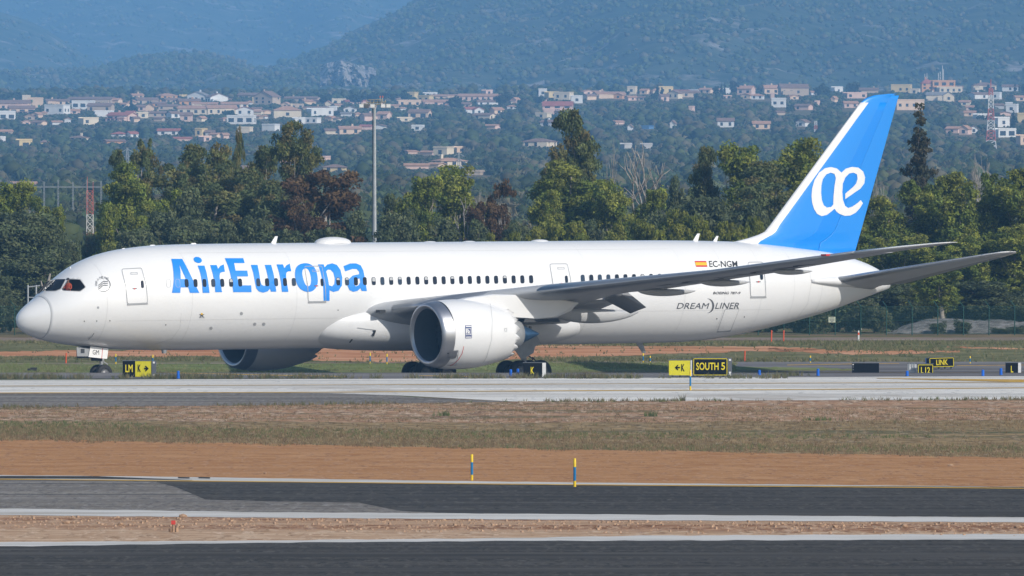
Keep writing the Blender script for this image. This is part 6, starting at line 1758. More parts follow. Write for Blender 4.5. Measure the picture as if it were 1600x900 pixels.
HOUSES = [  # photo column, base row, width, height, wall, roof colour, form, extra
 (23, 172, 48, 17, 'pink', 'brown', 'gable'), (41, 158, 13, 10, 'cream', 'flat', 'flat'), (55, 169, 24, 16, 'peach', 'flat', 'flat', 'shutter'), (33, 178, 40, 14, 'peach', 'brown', 'gable', 'porch'), (10, 188, 26, 15, 'white', 'flat', 'flat', 'wide'),
 (89, 180, 33, 15, 'white', 'flat', 'flat'), (89, 163, 36, 9, 'peach', 'brown', 'gable'), (143, 162, 70, 11, 'tan', 'brown', 'gable'), (130, 171, 35, 12, 'white', 'flat', 'flat', 'wide'), (157, 175, 38, 13, 'tan', 'brown', 'gable'), (115, 178, 18, 7, 'pink', 'terracotta', 'gable'),
 (162, 183, 30, 8, 'white', 'flat', 'flat'), (190, 191, 38, 14, 'pink', 'red', 'gable', 'porch'), (138, 195, 26, 10, 'cream', 'flat', 'flat'), (37, 228, 21, 15, 'yellow', 'flat', 'flat', 'wide'), (69, 223, 13, 10, 'yellow', 'brown', 'hip'), (8, 207, 20, 8, 'tan', 'terracotta', 'gable'),
 (3, 220, 8, 11, 'white', 'flat', 'flat'), (123, 217, 26, 9, 'cream', 'brown', 'hip'), (178, 222, 30, 7, 'orange', 'brown', 'gable'), (186, 214, 20, 11, 'white', 'red', 'hip'), (206, 214, 14, 10, 'white', 'red', 'gable'),
 (228, 163, 34, 11, 'tan', 'brown', 'gable'), (260, 154, 28, 11, 'orange', 'terracotta', 'hip'), (248, 167, 22, 8, 'orange', 'brown', 'gable'), (222, 174, 15, 9, 'pink', 'brown', 'gable'), (234, 175, 12, 12, 'peach', 'brown', 'front'), (262, 172, 30, 8, 'tan', 'brown', 'gable'), (268, 160, 26, 8, 'tan', 'brown', 'gable'),
 (310, 158, 30, 17, 'white', 'grey', 'front'), (338, 160, 30, 16, 'white', 'brown', 'front'), (294, 165, 34, 11, 'orange', 'brown', 'gable'), (288, 152, 13, 6, 'yellow', 'flat', 'flat'), (302, 181, 46, 14, 'cream', 'terracotta', 'gable'), (320, 169, 40, 9, 'cream', 'terracotta', 'gable'), (345, 181, 46, 15, 'cream', 'terracotta', 'gable'),
 (366, 169, 42, 10, 'cream', 'terracotta', 'gable'), (389, 152, 30, 11, 'tan', 'brown', 'gable'), (417, 166, 34, 25, 'tan', 'brown', 'front'), (382, 181, 28, 13, 'white', 'red', 'front'), (377, 196, 42, 12, 'white', 'flat', 'flat', 'wide'), (271, 186, 16, 10, 'white', 'brown', 'gable'), (291, 192, 18, 14, 'pink', 'brown', 'gable'),
 (242, 184, 34, 8, 'tan', 'brown', 'gable'), (222, 186, 16, 8, 'cream', 'flat', 'flat'), (204, 184, 13, 9, 'pink', 'red', 'gable'), (264, 211, 34, 10, 'white', 'red', 'gable'), (314, 213, 12, 11, 'yellow', 'flat', 'flat'), (328, 213, 14, 9, 'grey', 'brown', 'gable'), (284, 219, 28, 6, 'pink', 'red', 'gable'), (320, 220, 13, 7, 'pink', 'flat', 'flat'),
 (383, 209, 20, 8, 'cream', 'flat', 'flat'), (351, 217, 9, 9, 'pink', 'terracotta', 'gable'), (337, 215, 14, 7, 'peach', 'terracotta', 'gable'), (404, 163, 20, 12, 'yellow', 'flat', 'flat'), (472, 156, 54, 9, 'tan', 'brown', 'gable'), (485, 162, 28, 9, 'peach', 'terracotta', 'gable'), (448, 187, 43, 20, 'cream', 'terracotta', 'hip'), (462, 168, 22, 6, 'tan', 'flat', 'flat'),
 (493, 174, 38, 8, 'tan', 'brown', 'gable'), (500, 182, 36, 11, 'white', 'flat', 'flat'), (519, 172, 14, 6, 'white', 'flat', 'flat'), (547, 175, 20, 10, 'white', 'brown', 'front'), (541, 182, 16, 6, 'white', 'grey', 'gable'), (467, 195, 17, 8, 'white', 'flat', 'flat'), (489, 194, 20, 7, 'white', 'flat', 'flat'), (423, 206, 22, 9, 'white', 'flat', 'flat'),
 (529, 160, 22, 8, 'cream', 'flat', 'flat'), (558, 161, 40, 8, 'pink', 'red', 'gable'), (546, 211, 34, 12, 'peach', 'terracotta', 'gable'), (519, 211, 24, 8, 'cream', 'brown', 'gable'), (576, 190, 22, 12, 'pink', 'brown', 'gable'), (600, 188, 18, 13, 'pink', 'terracotta', 'gable'), (572, 204, 18, 7, 'pink', 'red', 'gable'), (594, 203, 16, 7, 'white', 'brown', 'front'),
 (523, 267, 34, 13, 'yellow', 'brown', 'hip'), (503, 249, 20, 5, 'pink', 'flat', 'flat'), (452, 256, 24, 8, 'pink', 'terracotta', 'gable'), (639, 164, 36, 9, 'peach', 'flat', 'flat'), (645, 153, 12, 11, 'yellow', 'flat', 'flat'), (665, 157, 20, 9, 'yellow', 'flat', 'flat'), (672, 147, 20, 4, 'white', 'flat', 'flat'), (680, 164, 40, 10, 'pink', 'terracotta', 'gable'), (696, 153, 44, 7, 'peach', 'terracotta', 'gable'),
 (747, 157, 60, 11, 'pink', 'terracotta', 'gable'), (761, 147, 12, 6, 'pink', 'flat', 'flat'), (727, 168, 18, 9, 'tan', 'brown', 'gable'), (761, 164, 32, 8, 'white', 'brown', 'gable'), (656, 186, 32, 15, 'peach', 'brown', 'gable', 'wide'), (632, 190, 20, 5, 'cream', 'flat', 'flat'), (653, 205, 18, 7, 'white', 'flat', 'flat'), (747, 179, 15, 12, 'white', 'red', 'front'), (734, 177, 16, 10, 'white', 'red', 'gable'),
 (757, 186, 30, 9, 'cream', 'brown', 'gable'), (776, 179, 16, 11, 'peach', 'terracotta', 'gable'), (769, 202, 20, 7, 'pink', 'terracotta', 'gable'), (640, 240, 16, 5, 'pink', 'terracotta', 'gable'), (671, 242, 22, 6, 'pink', 'terracotta', 'gable'), (693, 244, 24, 13, 'cream', 'flat', 'flat'), (718, 239, 16, 8, 'peach', 'flat', 'flat'), (702, 260, 46, 14, 'cream', 'terracotta', 'hip'), (682, 261, 18, 7, 'peach', 'terracotta', 'gable'), (650, 263, 38, 8, 'pink', 'terracotta', 'gable'), (742, 274, 24, 5, 'tan', 'flat', 'flat'),
 (848, 152, 13, 11, 'white', 'flat', 'flat'), (862, 154, 18, 8, 'yellow', 'flat', 'flat'), (881, 158, 26, 11, 'cream', 'flat', 'flat'), (872, 181, 46, 21, 'pink', 'red', 'gable', 'wide'), (901, 164, 18, 11, 'white', 'flat', 'flat'), (952, 157, 46, 10, 'peach', 'terracotta', 'gable'), (935, 148, 20, 4, 'peach', 'terracotta', 'gable'), (968, 158, 14, 9, 'orange', 'terracotta', 'front'), (988, 150, 13, 11, 'cream', 'flat', 'flat'),
 (849, 186, 20, 8, 'cream', 'flat', 'flat'), (862, 198, 30, 10, 'white', 'brown', 'gable'), (843, 231, 46, 15, 'cream', 'brown', 'hip'), (965, 196, 16, 6, 'pink', 'terracotta', 'gable'), (985, 205, 7, 10, 'white', 'brown', 'front'), (977, 232, 13, 7, 'grey', 'flat', 'flat'), (1010, 232, 14, 7, 'grey', 'flat', 'flat'), (806, 162, 8, 9, 'pink', 'terracotta', 'front'),
 (1039, 149, 22, 10, 'yellow', 'flat', 'flat'), (1076, 156, 28, 10, 'tan', 'brown', 'gable'), (1055, 159, 18, 13, 'cream', 'brown', 'front'), (1060, 147, 32, 5, 'pink', 'red', 'gable'), (1104, 147, 20, 8, 'peach', 'terracotta', 'gable'), (1086, 144, 16, 4, 'white', 'flat', 'flat'), (1136, 149, 10, 8, 'white', 'flat', 'flat'), (1128, 146, 8, 7, 'peach', 'terracotta', 'gable'), (1166, 151, 24, 14, 'pink', 'terracotta', 'gable'), (1037, 163, 13, 11, 'pink', 'brown', 'gable'),
 (1134, 202, 26, 14, 'white', 'brown', 'gable'), (1052, 202, 7, 12, 'white', 'brown', 'front'), (1190, 205, 27, 12, 'peach', 'terracotta', 'gable'), (1011, 203, 15, 4, 'blue', 'flat', 'flat'), (1008, 150, 12, 8, 'peach', 'terracotta', 'gable'), (1137, 158, 10, 3, 'pink', 'flat', 'flat'), (1081, 180, 6, 7, 'pink', 'flat', 'flat'),
 (1205, 150, 24, 15, 'peach', 'terracotta', 'gable'), (1240, 153, 44, 19, 'tan', 'brown', 'gable'), (1217, 175, 22, 13, 'white', 'flat', 'flat'), (1270, 149, 11, 6, 'white', 'terracotta', 'gable'), (1308, 144, 14, 10, 'white', 'flat', 'flat'), (1356, 147, 34, 10, 'tan', 'brown', 'gable'), (1336, 156, 32, 8, 'pink', 'flat', 'flat'), (1256, 180, 24, 9, 'pink', 'brown', 'gable'), (1255, 203, 16, 11, 'white', 'brown', 'front'), (1217, 187, 14, 6, 'tan', 'brown', 'gable'),
 (1329, 176, 22, 10, 'pink', 'terracotta', 'gable'), (1304, 165, 6, 9, 'peach', 'terracotta', 'front'), (1277, 172, 5, 6, 'pink', 'flat', 'flat'), (1207, 158, 6, 7, 'pink', 'flat', 'flat'), (1409, 146, 30, 13, 'yellow', 'flat', 'flat'), (1448, 144, 18, 22, 'orange', 'red', 'hip', 'tower'), (1473, 140, 36, 18, 'orange', 'flat', 'flat', 'wide'), (1430, 147, 14, 7, 'cream', 'flat', 'flat'), (1463, 160, 30, 13, 'cream', 'grey', 'gable'), (1482, 162, 17, 15, 'cream', 'grey', 'front'),
 (1420, 180, 44, 15, 'peach', 'flat', 'flat'), (1484, 146, 36, 8, 'cream', 'flat', 'flat'), (1498, 145, 14, 10, 'tan', 'brown', 'gable'), (1538, 143, 36, 15, 'cream', 'brown', 'hip', 'wide'), (1532, 157, 34, 10, 'white', 'brown', 'gable'), (1557, 158, 14, 10, 'white', 'flat', 'flat'), (1580, 145, 26, 10, 'white', 'brown', 'gable'), (1491, 214, 20, 10, 'pink', 'terracotta', 'gable'), (1509, 216, 14, 14, 'pink', 'terracotta', 'front'), (1521, 214, 12, 11, 'white', 'brown', 'front'),
 (1535, 194, 24, 6, 'white', 'flat', 'flat'), (1516, 190, 18, 8, 'peach', 'terracotta', 'gable'), (1565, 207, 20, 14, 'white', 'flat', 'flat'), (1570, 220, 30, 12, 'white', 'flat', 'flat', 'wide'), (1561, 176, 14, 8, 'grey', 'brown', 'gable'), (1582, 183, 17, 12, 'white', 'flat', 'flat'), (1575, 170, 14, 4, 'white', 'flat', 'flat'), (1596, 200, 10, 13, 'yellow', 'flat', 'flat'), (1598, 230, 14, 14, 'peach', 'flat', 'flat'),
 (36, 290, 38, 8, 'pink', 'terracotta', 'gable'), (122, 360, 26, 12, 'pink', 'terracotta', 'gable'), (385, 275, 14, 18, 'peach', 'brown', 'gable'), (338, 242, 10, 8, 'pink', 'flat', 'flat')]
RECTS = []
HB = []
def house(px, yb, w, h, wall, roof, form, extra=''):
    D = hill_D(yb)
    if yb > 270: D = hitD(yb, 900.) if yb < 330 else 1300.
    k = mpx(D); base = on_ground(px, D)
    if yb > 330: base = atD(px, yb, D)
    W, H = w * k, h * k
    dp = min(11., max(5., W * .75))
    rd = random.Random(px * 7 + yb)
    rz = rd.uniform(-.5, .5) if W < 11 else rd.uniform(-.2, .2)
    root = empty('house' if W > 3.2 else 'shed', base + Vector((0, dp / 2, 0)), rz)
    rh = {'gable': .30, 'hip': .30, 'front': .34, 'flat': 0}[form] * H
    if form in ('gable', 'hip'): rh = min(rh, 2.4)
    wh = H - rh
    x, y = W / 2, dp / 2
    mb = MB()
    zb = -4.0
    mb.add([(-x, -y, zb), (x, -y, zb), (x, y, zb), (-x, y, zb), (-x, -y, wh), (x, -y, wh), (x, y, wh), (-x, y, wh)],
           [(0, 1, 5, 4), (1, 2, 6, 5), (2, 3, 7, 6), (3, 0, 4, 7), (4, 5, 6, 7)])
    if form == 'gable': mb.add([(-x, -y, wh), (-x, y, wh), (-x, 0, H - .05), (x, -y, wh), (x, y, wh), (x, 0, H - .05)], [(0, 2, 1), (3, 4, 5)])
    if form == 'front': mb.add([(-x, -y, wh), (x, -y, wh), (0, -y, H - .05), (-x, y, wh), (x, y, wh), (0, y, H - .05)], [(0, 1, 2), (3, 5, 4)])
    mb.build('wall', M_WALL[wall], root)
    e = .35; t = .22
    rb = MB()
    if form == 'gable':
        for s_ in (-1, 1):
            q = [(-x - e, s_ * (y + e), wh - e * rh / y), (x + e, s_ * (y + e), wh - e * rh / y), (x + e, 0, H), (-x - e, 0, H)]
            rb.prism(q if s_ < 0 else q[::-1], (0, 0, t))
    elif form == 'front':
        for s_ in (-1, 1):
            q = [(s_ * (x + e), -y - e, wh - e * rh / x), (s_ * (x + e), y + e, wh - e * rh / x), (0, y + e, H), (0, -y - e, H)]
            rb.prism(q if s_ > 0 else q[::-1], (0, 0, t))
    elif form == 'hip':
        c = max(0.1, x - y); zz = wh - .1
        v = [(-x - e, -y - e, zz), (x + e, -y - e, zz), (x + e, y + e, zz), (-x - e, y + e, zz), (-c, 0, H), (c, 0, H)]
        rb.add(v, [(0, 1, 5, 4), (2, 3, 4, 5), (1, 2, 5), (3, 0, 4), (0, 3, 2, 1)])
        rb.box((0, 0, zz - .06), (2 * x + 2 * e, 2 * y + 2 * e, .12))
    else:
        rb.box((0, 0, wh + .06), (W + .3, dp + .3, .14))
        for yy in (-y, y): rb.box((0, yy, wh + .3), (W + .02, .2, .5))
    rb.build('roof', M_ROOF[roof] if form != 'flat' else M_WALL[wall], root, fix=form == 'hip')
    floors = 2 if wh > 4.6 else 1
    if h > 20: floors = 3
    wm = M_shut if extra == 'shutter' else M_win
    for f_ in range(floors):
        fh = wh / floors
        if fh < 1.3: continue
        wide = extra == 'wide' or (extra == 'porch' and f_ == 0)
        ww, hh = (2.3, 1.7) if wide else (rd.choice((1.0, 1.2, 1.4)), 1.35)
        hh = min(hh, fh * .6); n = int(W / (ww + (1.0 if wide else 1.7)))
        for i in range(n):
            if not wide and rd.random() < .15: continue
            xx = -x + W * (i + .5) / n
            link_mesh('window', win_mesh(ww, hh, wm), root, (xx, -y, f_ * fh + fh * .52))
        for yy in (-dp * .22, dp * .22):
            for s_ in (-1, 1):
                if dp > 6 and rd.random() < .6: link_mesh('window', win_mesh(1.1, hh, M_win), root, (s_ * x, yy, f_ * fh + fh * .52), (0, 0, math.pi / 2))
    if extra == 'porch':
        MB().box((0, -y - 1.1, wh * .5), (W * .9, 2.2, .2)).build('porch_roof', M_ROOF[roof], root)
        for i in range(5): MB().box((-W * .42 + W * .84 * i / 4, -y - 2.0, wh * .22), (.35, .35, wh * .55)).build('pillar', M_WALL[wall], root)
    if extra == 'wide' and floors > 1:
        MB().box((0, -y - .7, wh * .5), (W * .94, 1.4, .22)).build('balcony', M_WALL[wall], root)
    if form in ('gable', 'hip', 'front') and W > 6 and rd.random() < .6:
        MB().box((x * rd.uniform(-.6, .6), y * .3, H + .35), (.7, .7, 1.3)).build('chimney', M_WALL[wall], root)
    if W > 9 and form != 'flat' and rd.random() < .5:
        s_ = rd.choice((-1, 1))
        MB().box((s_ * x * .55, -y - 1.0, wh * .2), (W * .35, 2., wh * .4 + 2)).build('annexe', M_WALL[wall], root)
    size = 'large ' if W > 12 else 'small ' if W < 5 else ''
    rt = 'flat roofed' if form == 'flat' else f"{roof} roofed"
    bandw = 'on the skyline' if yb < 158 else 'in the upper village' if yb < 172 else 'in the middle of the village' if yb < 190 else 'on the wooded slope' if yb < 230 else 'low on the wooded slope'
    tag(root, None, 'house', 'houses of the hillside village')
    HB.append((root, px, f"{size}{wall} {rt} {'gable-fronted ' if form == 'front' else ''}house {bandw} {where(px)}"))
    if extra == 'tower' or (px, yb) == (1473, 140): pass
    RECTS.append((px - w / 2 - .5, px + w / 2 + .5, yb - h - 1, yb - h * .30, D))
    return root
# smaller houses filling the dense parts of the village
rv = random.Random(21)
for (xa, xb, ya, yb_, n_) in ((4, 200, 160, 196, 9), (205, 436, 152, 192, 20), (440, 600, 160, 192, 8), (615, 800, 152, 172, 9), (840, 1100, 150, 162, 6), (1150, 1250, 148, 160, 3), (1500, 1600, 150, 190, 4)):
    made = 0; tries = 0
    while made < n_ and tries < 300:
        tries += 1
        px, yy, w_, h_ = rv.randint(xa, xb), rv.randint(ya, yb_), rv.randint(9, 19), rv.randint(6, 9)
        if any(abs(px - a[0]) < (w_ + a[2]) * .42 and yy - h_ < a[1] and yy > a[1] - a[3] for a in HOUSES): continue
        HOUSES.append((px, yy, w_, h_, rv.choice(('peach', 'cream', 'pink', 'tan', 'peach', 'white')), rv.choice(('terracotta', 'terracotta', 'brown')), rv.choice(('gable', 'gable', 'hip', 'front')))); made += 1
roots = [house(*a) for a in HOUSES]
number_labels(HB, 'house')
for o, px, l in HB:
    if len(o['label'].split()) > 16: o['label'] = ' '.join(o['label'].replace(' of the picture', '').replace('in the middle of the village', 'mid-village').split()[:16])
# roof aerials on the orange block
ro = [r_ for r_, a in zip(roots, HOUSES) if a[0] == 1473][0]
k = mpx(4400)
for x, h in ((-2.2, 4.5), (-1.2, 5.2), (0, 8.5), (.6, 6.5), (-9.5, 4), (-8.3, 4.4)):
    MB().tube([(x, 0, 5.5), (x, 0, 6 + h)], .16, 5).build('aerial', M_mastw, ro)

# ------------------------------------------------------------------ woods on the slope (one mass) and trees that stand out
def blob_variant(seed, lumps=3, leaves=22, tall=1.0, small=.15, fat=1.0):
    r_ = np.random.default_rng(seed)
    bm = bmesh.new(); bmesh.ops.create_icosphere(bm, subdivisions=1, radius=1.0)
    iv = np.array([v.co[:] for v in bm.verts]); it = np.array([[v.index for v in f.verts] for f in bm.faces]); bm.free()
    V, T, S = [], [], []; nb = 0
    for l in range(lumps):
        c = np.array([r_.uniform(-.5, .5), r_.uniform(-.4, .4), (.45 + .35 * l / max(1, lumps - 1)) * tall]); rr = r_.uniform(.34, .52) * fat
        V.append(iv * rr * r_.uniform(.75, 1.25, (12, 1)) * np.array([1, 1, .8 * tall]) + c); T.append(it + nb); nb += 12
        S.append(np.full((12, 1), r_.uniform(.75, 1.1)))
    for l in range(leaves):
        d = r_.normal(size=3); d /= np.linalg.norm(d); d[2] = abs(d[2]) * .9
        c = np.array([d[0] * .85, d[1] * .7, .3 + d[2] * .75 * tall]) * r_.uniform(.75, 1.08)
        V.append(c + r_.normal(0, small, (3, 3))); T.append(np.array([[0, 1, 2]]) + nb); nb += 3
        S.append(np.full((3, 1), r_.uniform(.8, 1.35)))
    return np.concatenate(V), np.concatenate(T), np.concatenate(S)
BV = [blob_variant(i) for i in range(6)]
BVN = [blob_variant(40 + i, 4, 200, small=.08, fat=.8) for i in range(4)]
BVM = [blob_variant(50 + i, 3, 84, small=.11, fat=.8) for i in range(5)]
BV1 = [blob_variant(20 + i, lumps=1, leaves=5) for i in range(5)]
def wood(name, label, P, sizes, cols, variants, aspect=1.0):
    P = np.asarray(P); n = len(P)
    pick = rng.integers(0, len(variants), n)
    CO, TR, CC = [], [], []; nb = 0
    for vi, (V, T, S) in enumerate(variants):
        idx = np.nonzero(pick == vi)[0]
        if not len(idx): continue
        a = rng.uniform(0, 6.28, len(idx)); ca, sa = np.cos(a)[:, None], np.sin(a)[:, None]
        s_ = sizes[idx][:, None]
        X = (V[None, :, 0] * ca - V[None, :, 1] * sa) * s_ + P[idx, 0:1]
        Y = (V[None, :, 0] * sa + V[None, :, 1] * ca) * s_ + P[idx, 1:2]
        Z = V[None, :, 2] * s_ * aspect * rng.uniform(.8, 1.25, (len(idx), 1)) + P[idx, 2:3] - .2 * s_
        CO.append(np.stack([X, Y, Z], -1).reshape(-1, 3))
        TR.append((T[None] + (nb + np.arange(len(idx)) * len(V))[:, None, None]).reshape(-1, 3))
        CC.append((cols[idx][:, None, :] * S[None, :, :]).reshape(-1, 3))
        nb += len(idx) * len(V)
    me = np_mesh(name, np.concatenate(CO), np.concatenate(TR), M_leaf, np.clip(np.concatenate(CC), 0, 1), smooth=True)
    o = link_mesh(name, me); o['kind'] = 'stuff'; o['label'] = label
    return o
PAL = np.array([(.075, .105, .045), (.10, .125, .05), (.06, .088, .042), (.12, .135, .06), (.08, .095, .055), (.15, .135, .085), (.07, .10, .04), (.17, .15, .10)])
RC = np.array(RECTS)
def clear(px, ytop, ybot, D, r):
    """keep the sight lines to the houses open"""
    m = (px + r > RC[:, 0]) & (px - r < RC[:, 1]) & (ytop < RC[:, 3]) & (ybot > RC[:, 2]) & (D < RC[:, 4] + 6)
    return not m.any()
def inside_house(px, D):
    m = (px > RC[:, 0]) & (px < RC[:, 1]) & (D > RC[:, 4] - 2) & (D < RC[:, 4] + 12)
    return m.any()
P, S_, C_ = [], [], []
def add_wood(n, D0, D1, smin, smax, pal=PAL, keep=1.0):
    for _ in range(n):
        D = math.sqrt(random.uniform(D0 ** 2, D1 ** 2)); px = random.uniform(-160, 1760)
        x = (px - 800) / F * D
        s_ = random.uniform(smin, smax) * (1.25 if random.random() < .15 else 1)
        z = float(terr(D, x)); k = mpx(D)
        yb = HOR + (CAMZ - z) / k; yt = yb - 1.25 * s_ / k
        if D > 1450:
            if inside_house(px, D): continue
            if not clear(px, yt, yb, D, s_ / k * .8):
                ok = False
                for q in (.5, .32, .2):
                    if clear(px, yb - 1.25 * s_ * q / k, yb, D, s_ * q / k): ok = True; break
                if not ok: continue
                for _q in range(3):
                    P.append((x + random.uniform(-3, 3), D + random.uniform(-4, 4), z)); S_.append(s_ * q * random.uniform(.7, 1.1)); C_.append(pal[random.randrange(len(pal))] * random.uniform(.8, 1.2))
                s_ *= q
        # species and tone drift over the slope
        g_ = .5 + .5 * math.sin(x * .045 + D * .006) * math.sin(D * .0105 - x * .02)
        c = PAL[min(len(pal) - 1, int(random.random() ** (1.4 if g_ > .5 else .8) * len(pal)))] * random.uniform(.75, 1.3)
        P.append((x, D, z)); S_.append(s_); C_.append(c)
for nm, n, d0, d1, s0, s1, vs_, lb in (('near', 1500, 720, 1500, 2.6, 4.4, BVN, 'bluish green woodland on the plain beyond the tree belt'), ('mid', 4400, 1500, 2800, 2.8, 4.8, BVM, 'bluish green woodland on the lower slope'), ('far', 9800, 2800, 4420, 3.0, 5.0, BV, 'bluish green woodland around the village')):
    P, S_, C_ = [], [], []
    add_wood(n, d0, d1, s0, s1)
    wood('forest', lb, P, np.array(S_), np.array(C_), vs_)
# single trees among the houses
far_t = []
def far_tree(px, yb, ht, w, desc, cat, colr, spire=False, D=None):
    D = D or hill_D(yb); k = mpx(D); base = on_ground(px, D)
    H, Wd = ht * k, w * k
    r_ = np.random.default_rng(int(px))
    if spire: bl_ = [(0, 0, H * (.08 + .84 * i / 9), Wd * .5 * (1 - .75 * (i / 9) ** 1.3), Wd * .5 * (1 - .75 * (i / 9) ** 1.3), H * .1) for i in range(10)]
    else: bl_ = [(r_.uniform(-.25, .25) * Wd, r_.uniform(-.2, .2) * Wd, H * r_.uniform(.35, .74), Wd * r_.uniform(.22, .34), Wd * .25, H * r_.uniform(.16, .24)) for i in range(8)]
    cm, cen = crown_mesh('crown', bl_, 60, 22, max(.4, .10 * Wd), max(.4, Wd * .12), [tuple(np.array(colr) * q) for q in (.8, 1, 1.2)], int(px), shell=.5)
    root = empty('cypress_tree' if spire else 'round_tree', base)
    link_mesh('crown', cm, root); MB().tube([(0, 0, -1), (0, 0, H * .7)], [.25, .1], 6).build('trunk', M_bark, root)
    tag(root, None, cat, 'trees standing out among the houses')
    far_t.append((root, px, desc + ' ' + where(px)))
G1, G2 = (.055, .075, .038), (.07, .085, .042)
for a in ((12, 162, 18, 44, G1), (560, 162, 22, 30, G1), (590, 162, 22, 34, G1), (606, 158, 16, 26, G1), (508, 162, 18, 24, G1), (712, 172, 24, 26, G1), (787, 170, 28, 26, G2), (964, 148, 15, 13, (.075, .08, .055)), (1146, 152, 24, 17, (.05, .06, .05)), (1119, 160, 22, 13, G1), (1282, 158, 26, 26, G1), (1330, 150, 22, 24, G2), (840, 166, 16, 22, G1), (206, 180, 14, 22, G1), (356, 188, 14, 22, G1), (1020, 165, 18, 14, G1), (1183, 146, 16, 14, G2), (632, 158, 18, 20, G1)):
    far_tree(*a[:4], 'dark round skyline tree', 'tree', a[4])
for a in ((241, 156, 13, 6), (258, 153, 13, 4), (441, 157, 16, 5), (703, 150, 9, 3), (137, 214, 14, 4), (853, 200, 14, 7), (1027, 152, 16, 5), (1034, 155, 14, 4), (1127, 152, 18, 4), (1132, 152, 16, 3), (629, 248, 18, 8), (1544, 132, 13, 6), (1586, 136, 12, 4), (1592, 136, 12, 4), (1598, 136, 13, 5), (1583, 212, 34, 7), (205, 172, 18, 5), (1221, 150, 14, 5), (672, 188, 10, 4), (943, 202, 16, 5)):
    far_tree(*a, 'slim dark cypress by houses', 'cypress', (.04, .055, .038), True)
number_labels(far_t, 'tree')

# ------------------------------------------------------------------ mountains behind the village
M_mtn = ground_mat('mountain_scrub', [((1, 1, 1), .03, 8, [(.3, (.040, .058, .035)), (.5, (.06, .078, .045)), (.72, (.085, .10, .06))], None),
    ((1, 1, 1.6), .05, 9, [(.35, (.22, .20, .18)), (.65, (.34, .31, .28))], ((1, 1, 1), .018, .56, .70))], bump=.5, bump_scale=.2)
M_cliff = ground_mat('cliff_rock', [((1, 1, .5), .06, 9, [(.3, (.20, .18, .165)), (.5, (.32, .29, .26)), (.7, (.42, .39, .36))], None),
    ((1, 1, .6), .05, 8, [(.4, (.05, .065, .04)), (.6, (.08, .09, .055))], ((1, 1, .6), .05, .50, .60))], bump=.8, bump_scale=.15)
from mathutils import noise as mn
def ridge(name, crest, D0, D1, z0, amp, seed, nx=150, ny=46, x0=-260, x1=1860, power=.85):
    """a mountain flank rising from D0 to its crest line at D1 (crest read as photo column / row)"""
    rows = []; H = {}
    for j in range(ny + 1):
        v = j / ny; D = D0 + (D1 - D0) * v
        r = []
        for i in range(nx + 1):
            px = x0 + (x1 - x0) * i / nx
            zc_ = CAMZ - (prof(crest, px) - HOR) / F * D1
            x = (px - 800) / F * D
            gul = mn.fractal(Vector((x * .006 + seed, v * 1.3, seed * 2.1)), 1.0, 2.1, 5) 
            fine = mn.fractal(Vector((x * .03, D * .012, seed)), .9, 2.2, 4)
            z = z0 + (zc_ - z0) * v ** power + amp * gul * math.sin(math.pi * min(1, v * .9 + .05)) + amp * .16 * fine
            r.append((x, D, z))
        rows.append(r)
    back = [(x, D1 + 900, z * .3) for x, D, z in rows[-1]]
    rows.append(back)
    o = MB().grid(rows, smooth=True).build(name, M_mtn); struct(o)
    return o, rows
R1, rows1 = ridge('mountain', [(-260, 60), (0, 118), (100, 118), (190, 103), (240, 90), (310, 84), (370, 92), (400, 104), (450, 92), (500, 75), (545, 50), (575, 38), (620, 14), (700, -20), (900, -70), (1250, -90), (1600, -80), (1860, -70)], 4900., 6900., 22., 26., 3.3)
R2, rows2 = ridge('mountain', [(-260, -60), (-100, -10), (0, 18), (60, 40), (130, 84), (180, 104), (250, 130), (400, 150), (1860, 150)], 7000., 7900., 20., 10., 9.1, ny=24)
R3, rows3 = ridge('mountain', [(-260, -40), (100, -90), (500, -80), (900, -120), (1860, -120)], 8200., 10400., 20., 30., 5.7, ny=30)
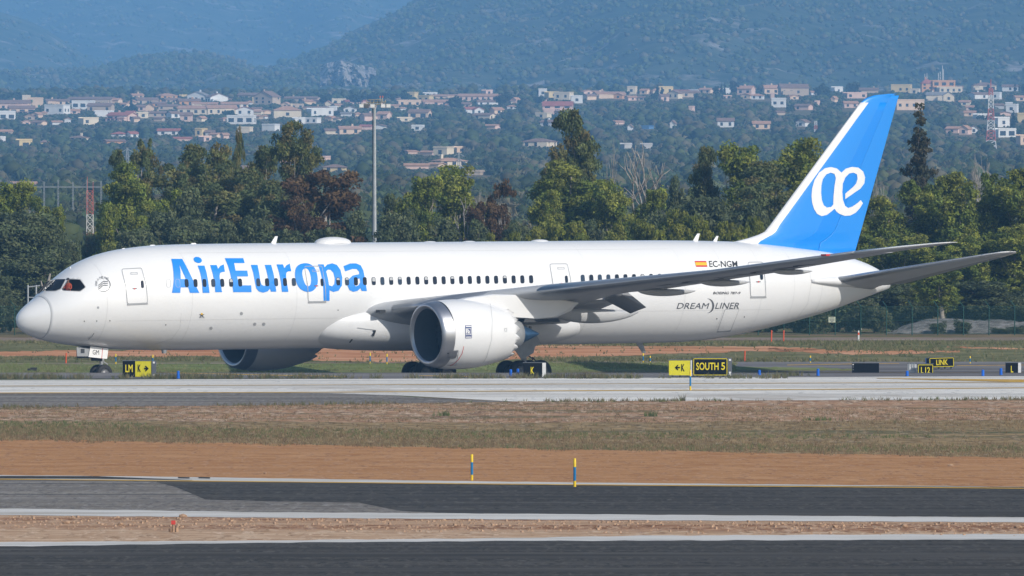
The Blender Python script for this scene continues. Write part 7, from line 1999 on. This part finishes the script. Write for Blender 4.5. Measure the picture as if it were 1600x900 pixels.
# scrub trees on the flanks
def flank(rows, n, smin, smax, label, pal, thin=None):
    P, S_, C_ = [], [], []
    ny, nx = len(rows) - 2, len(rows[0]) - 1
    for _ in range(n):
        j = random.random() * ny * .999; i = random.random() * nx * .999
        a, b = int(j), int(i); fj, fi = j - a, i - b
        p = [(rows[a][b][c] * (1 - fi) + rows[a][b + 1][c] * fi) * (1 - fj) + (rows[a + 1][b][c] * (1 - fi) + rows[a + 1][b + 1][c] * fi) * fj for c in range(3)]
        if thin and thin(p): continue
        P.append(p); S_.append(random.uniform(smin, smax)); C_.append(pal[random.randrange(len(pal))] * random.uniform(.95, 1.35))
    wood('forest', label, P, np.array(S_), np.array(C_), BV1, .95)
def rocky(p):
    px = 800 + p[0] / p[1] * F; y = HOR + (CAMZ - p[2]) / p[1] * F
    if ((px - 538) / 42) ** 2 + ((y - 122) / 30) ** 2 < 1: return random.random() < .85
    if px > 500 and mn.noise(Vector((p[0] * .022, p[1] * .006, 4.))) > .16: return random.random() < .62
    return False
flank(rows1, 13000, 3.2, 6.5, 'scrubby forest on the flank of the mountain behind the village', PAL, rocky)
flank(rows2, 2500, 3.5, 6.5, 'forest on the far ridge at the upper left', PAL)
flank(rows3, 5000, 4.0, 7.5, 'forest on the farthest blue mountain', PAL)
# limestone cliff at the foot of the ridge
rows = []
for j in range(25):
    v = j / 24; r = []
    for i in range(41):
        u = i / 40; px = 500 + 88 * u; y = 148 - (148 - 94 - 20 * abs(u - .35)) * v
        D = 5350 + 170 * v ** 1.4 + 60 * mn.fractal(Vector((u * 5, v * 2.2, 1.7)), .8, 2.2, 5) - 55 * (1 - (2 * u - 1) ** 2) + 40
        r.append(tuple(atD(px, y, D)))
    rows.append(r)
o = MB().grid(rows, smooth=False).build('cliff', M_cliff); struct(o)

# ------------------------------------------------------------------ haze
hz = MB().box((0, 5900, 165), (3800, 12400, 380)).build('haze', [])
hz['kind'] = 'stuff'; hz['label'] = 'thin blue air between the airfield and the mountains'
m = bpy.data.materials.new('haze_air'); m.use_nodes = True
nt = m.node_tree
for n_ in list(nt.nodes):
    if n_.type == 'BSDF_PRINCIPLED': nt.nodes.remove(n_)
vol = nt.nodes.new('ShaderNodeVolumePrincipled')
vol.inputs['Color'].default_value = HAZE_COLOR + (1,)
vol.inputs['Density'].default_value = HAZE_DENSITY
vol.inputs['Anisotropy'].default_value = -0.35
nt.links.new(vol.outputs[0], nt.nodes['Material Output'].inputs['Volume'])
hz.data.materials.clear(); hz.data.materials.append(m)
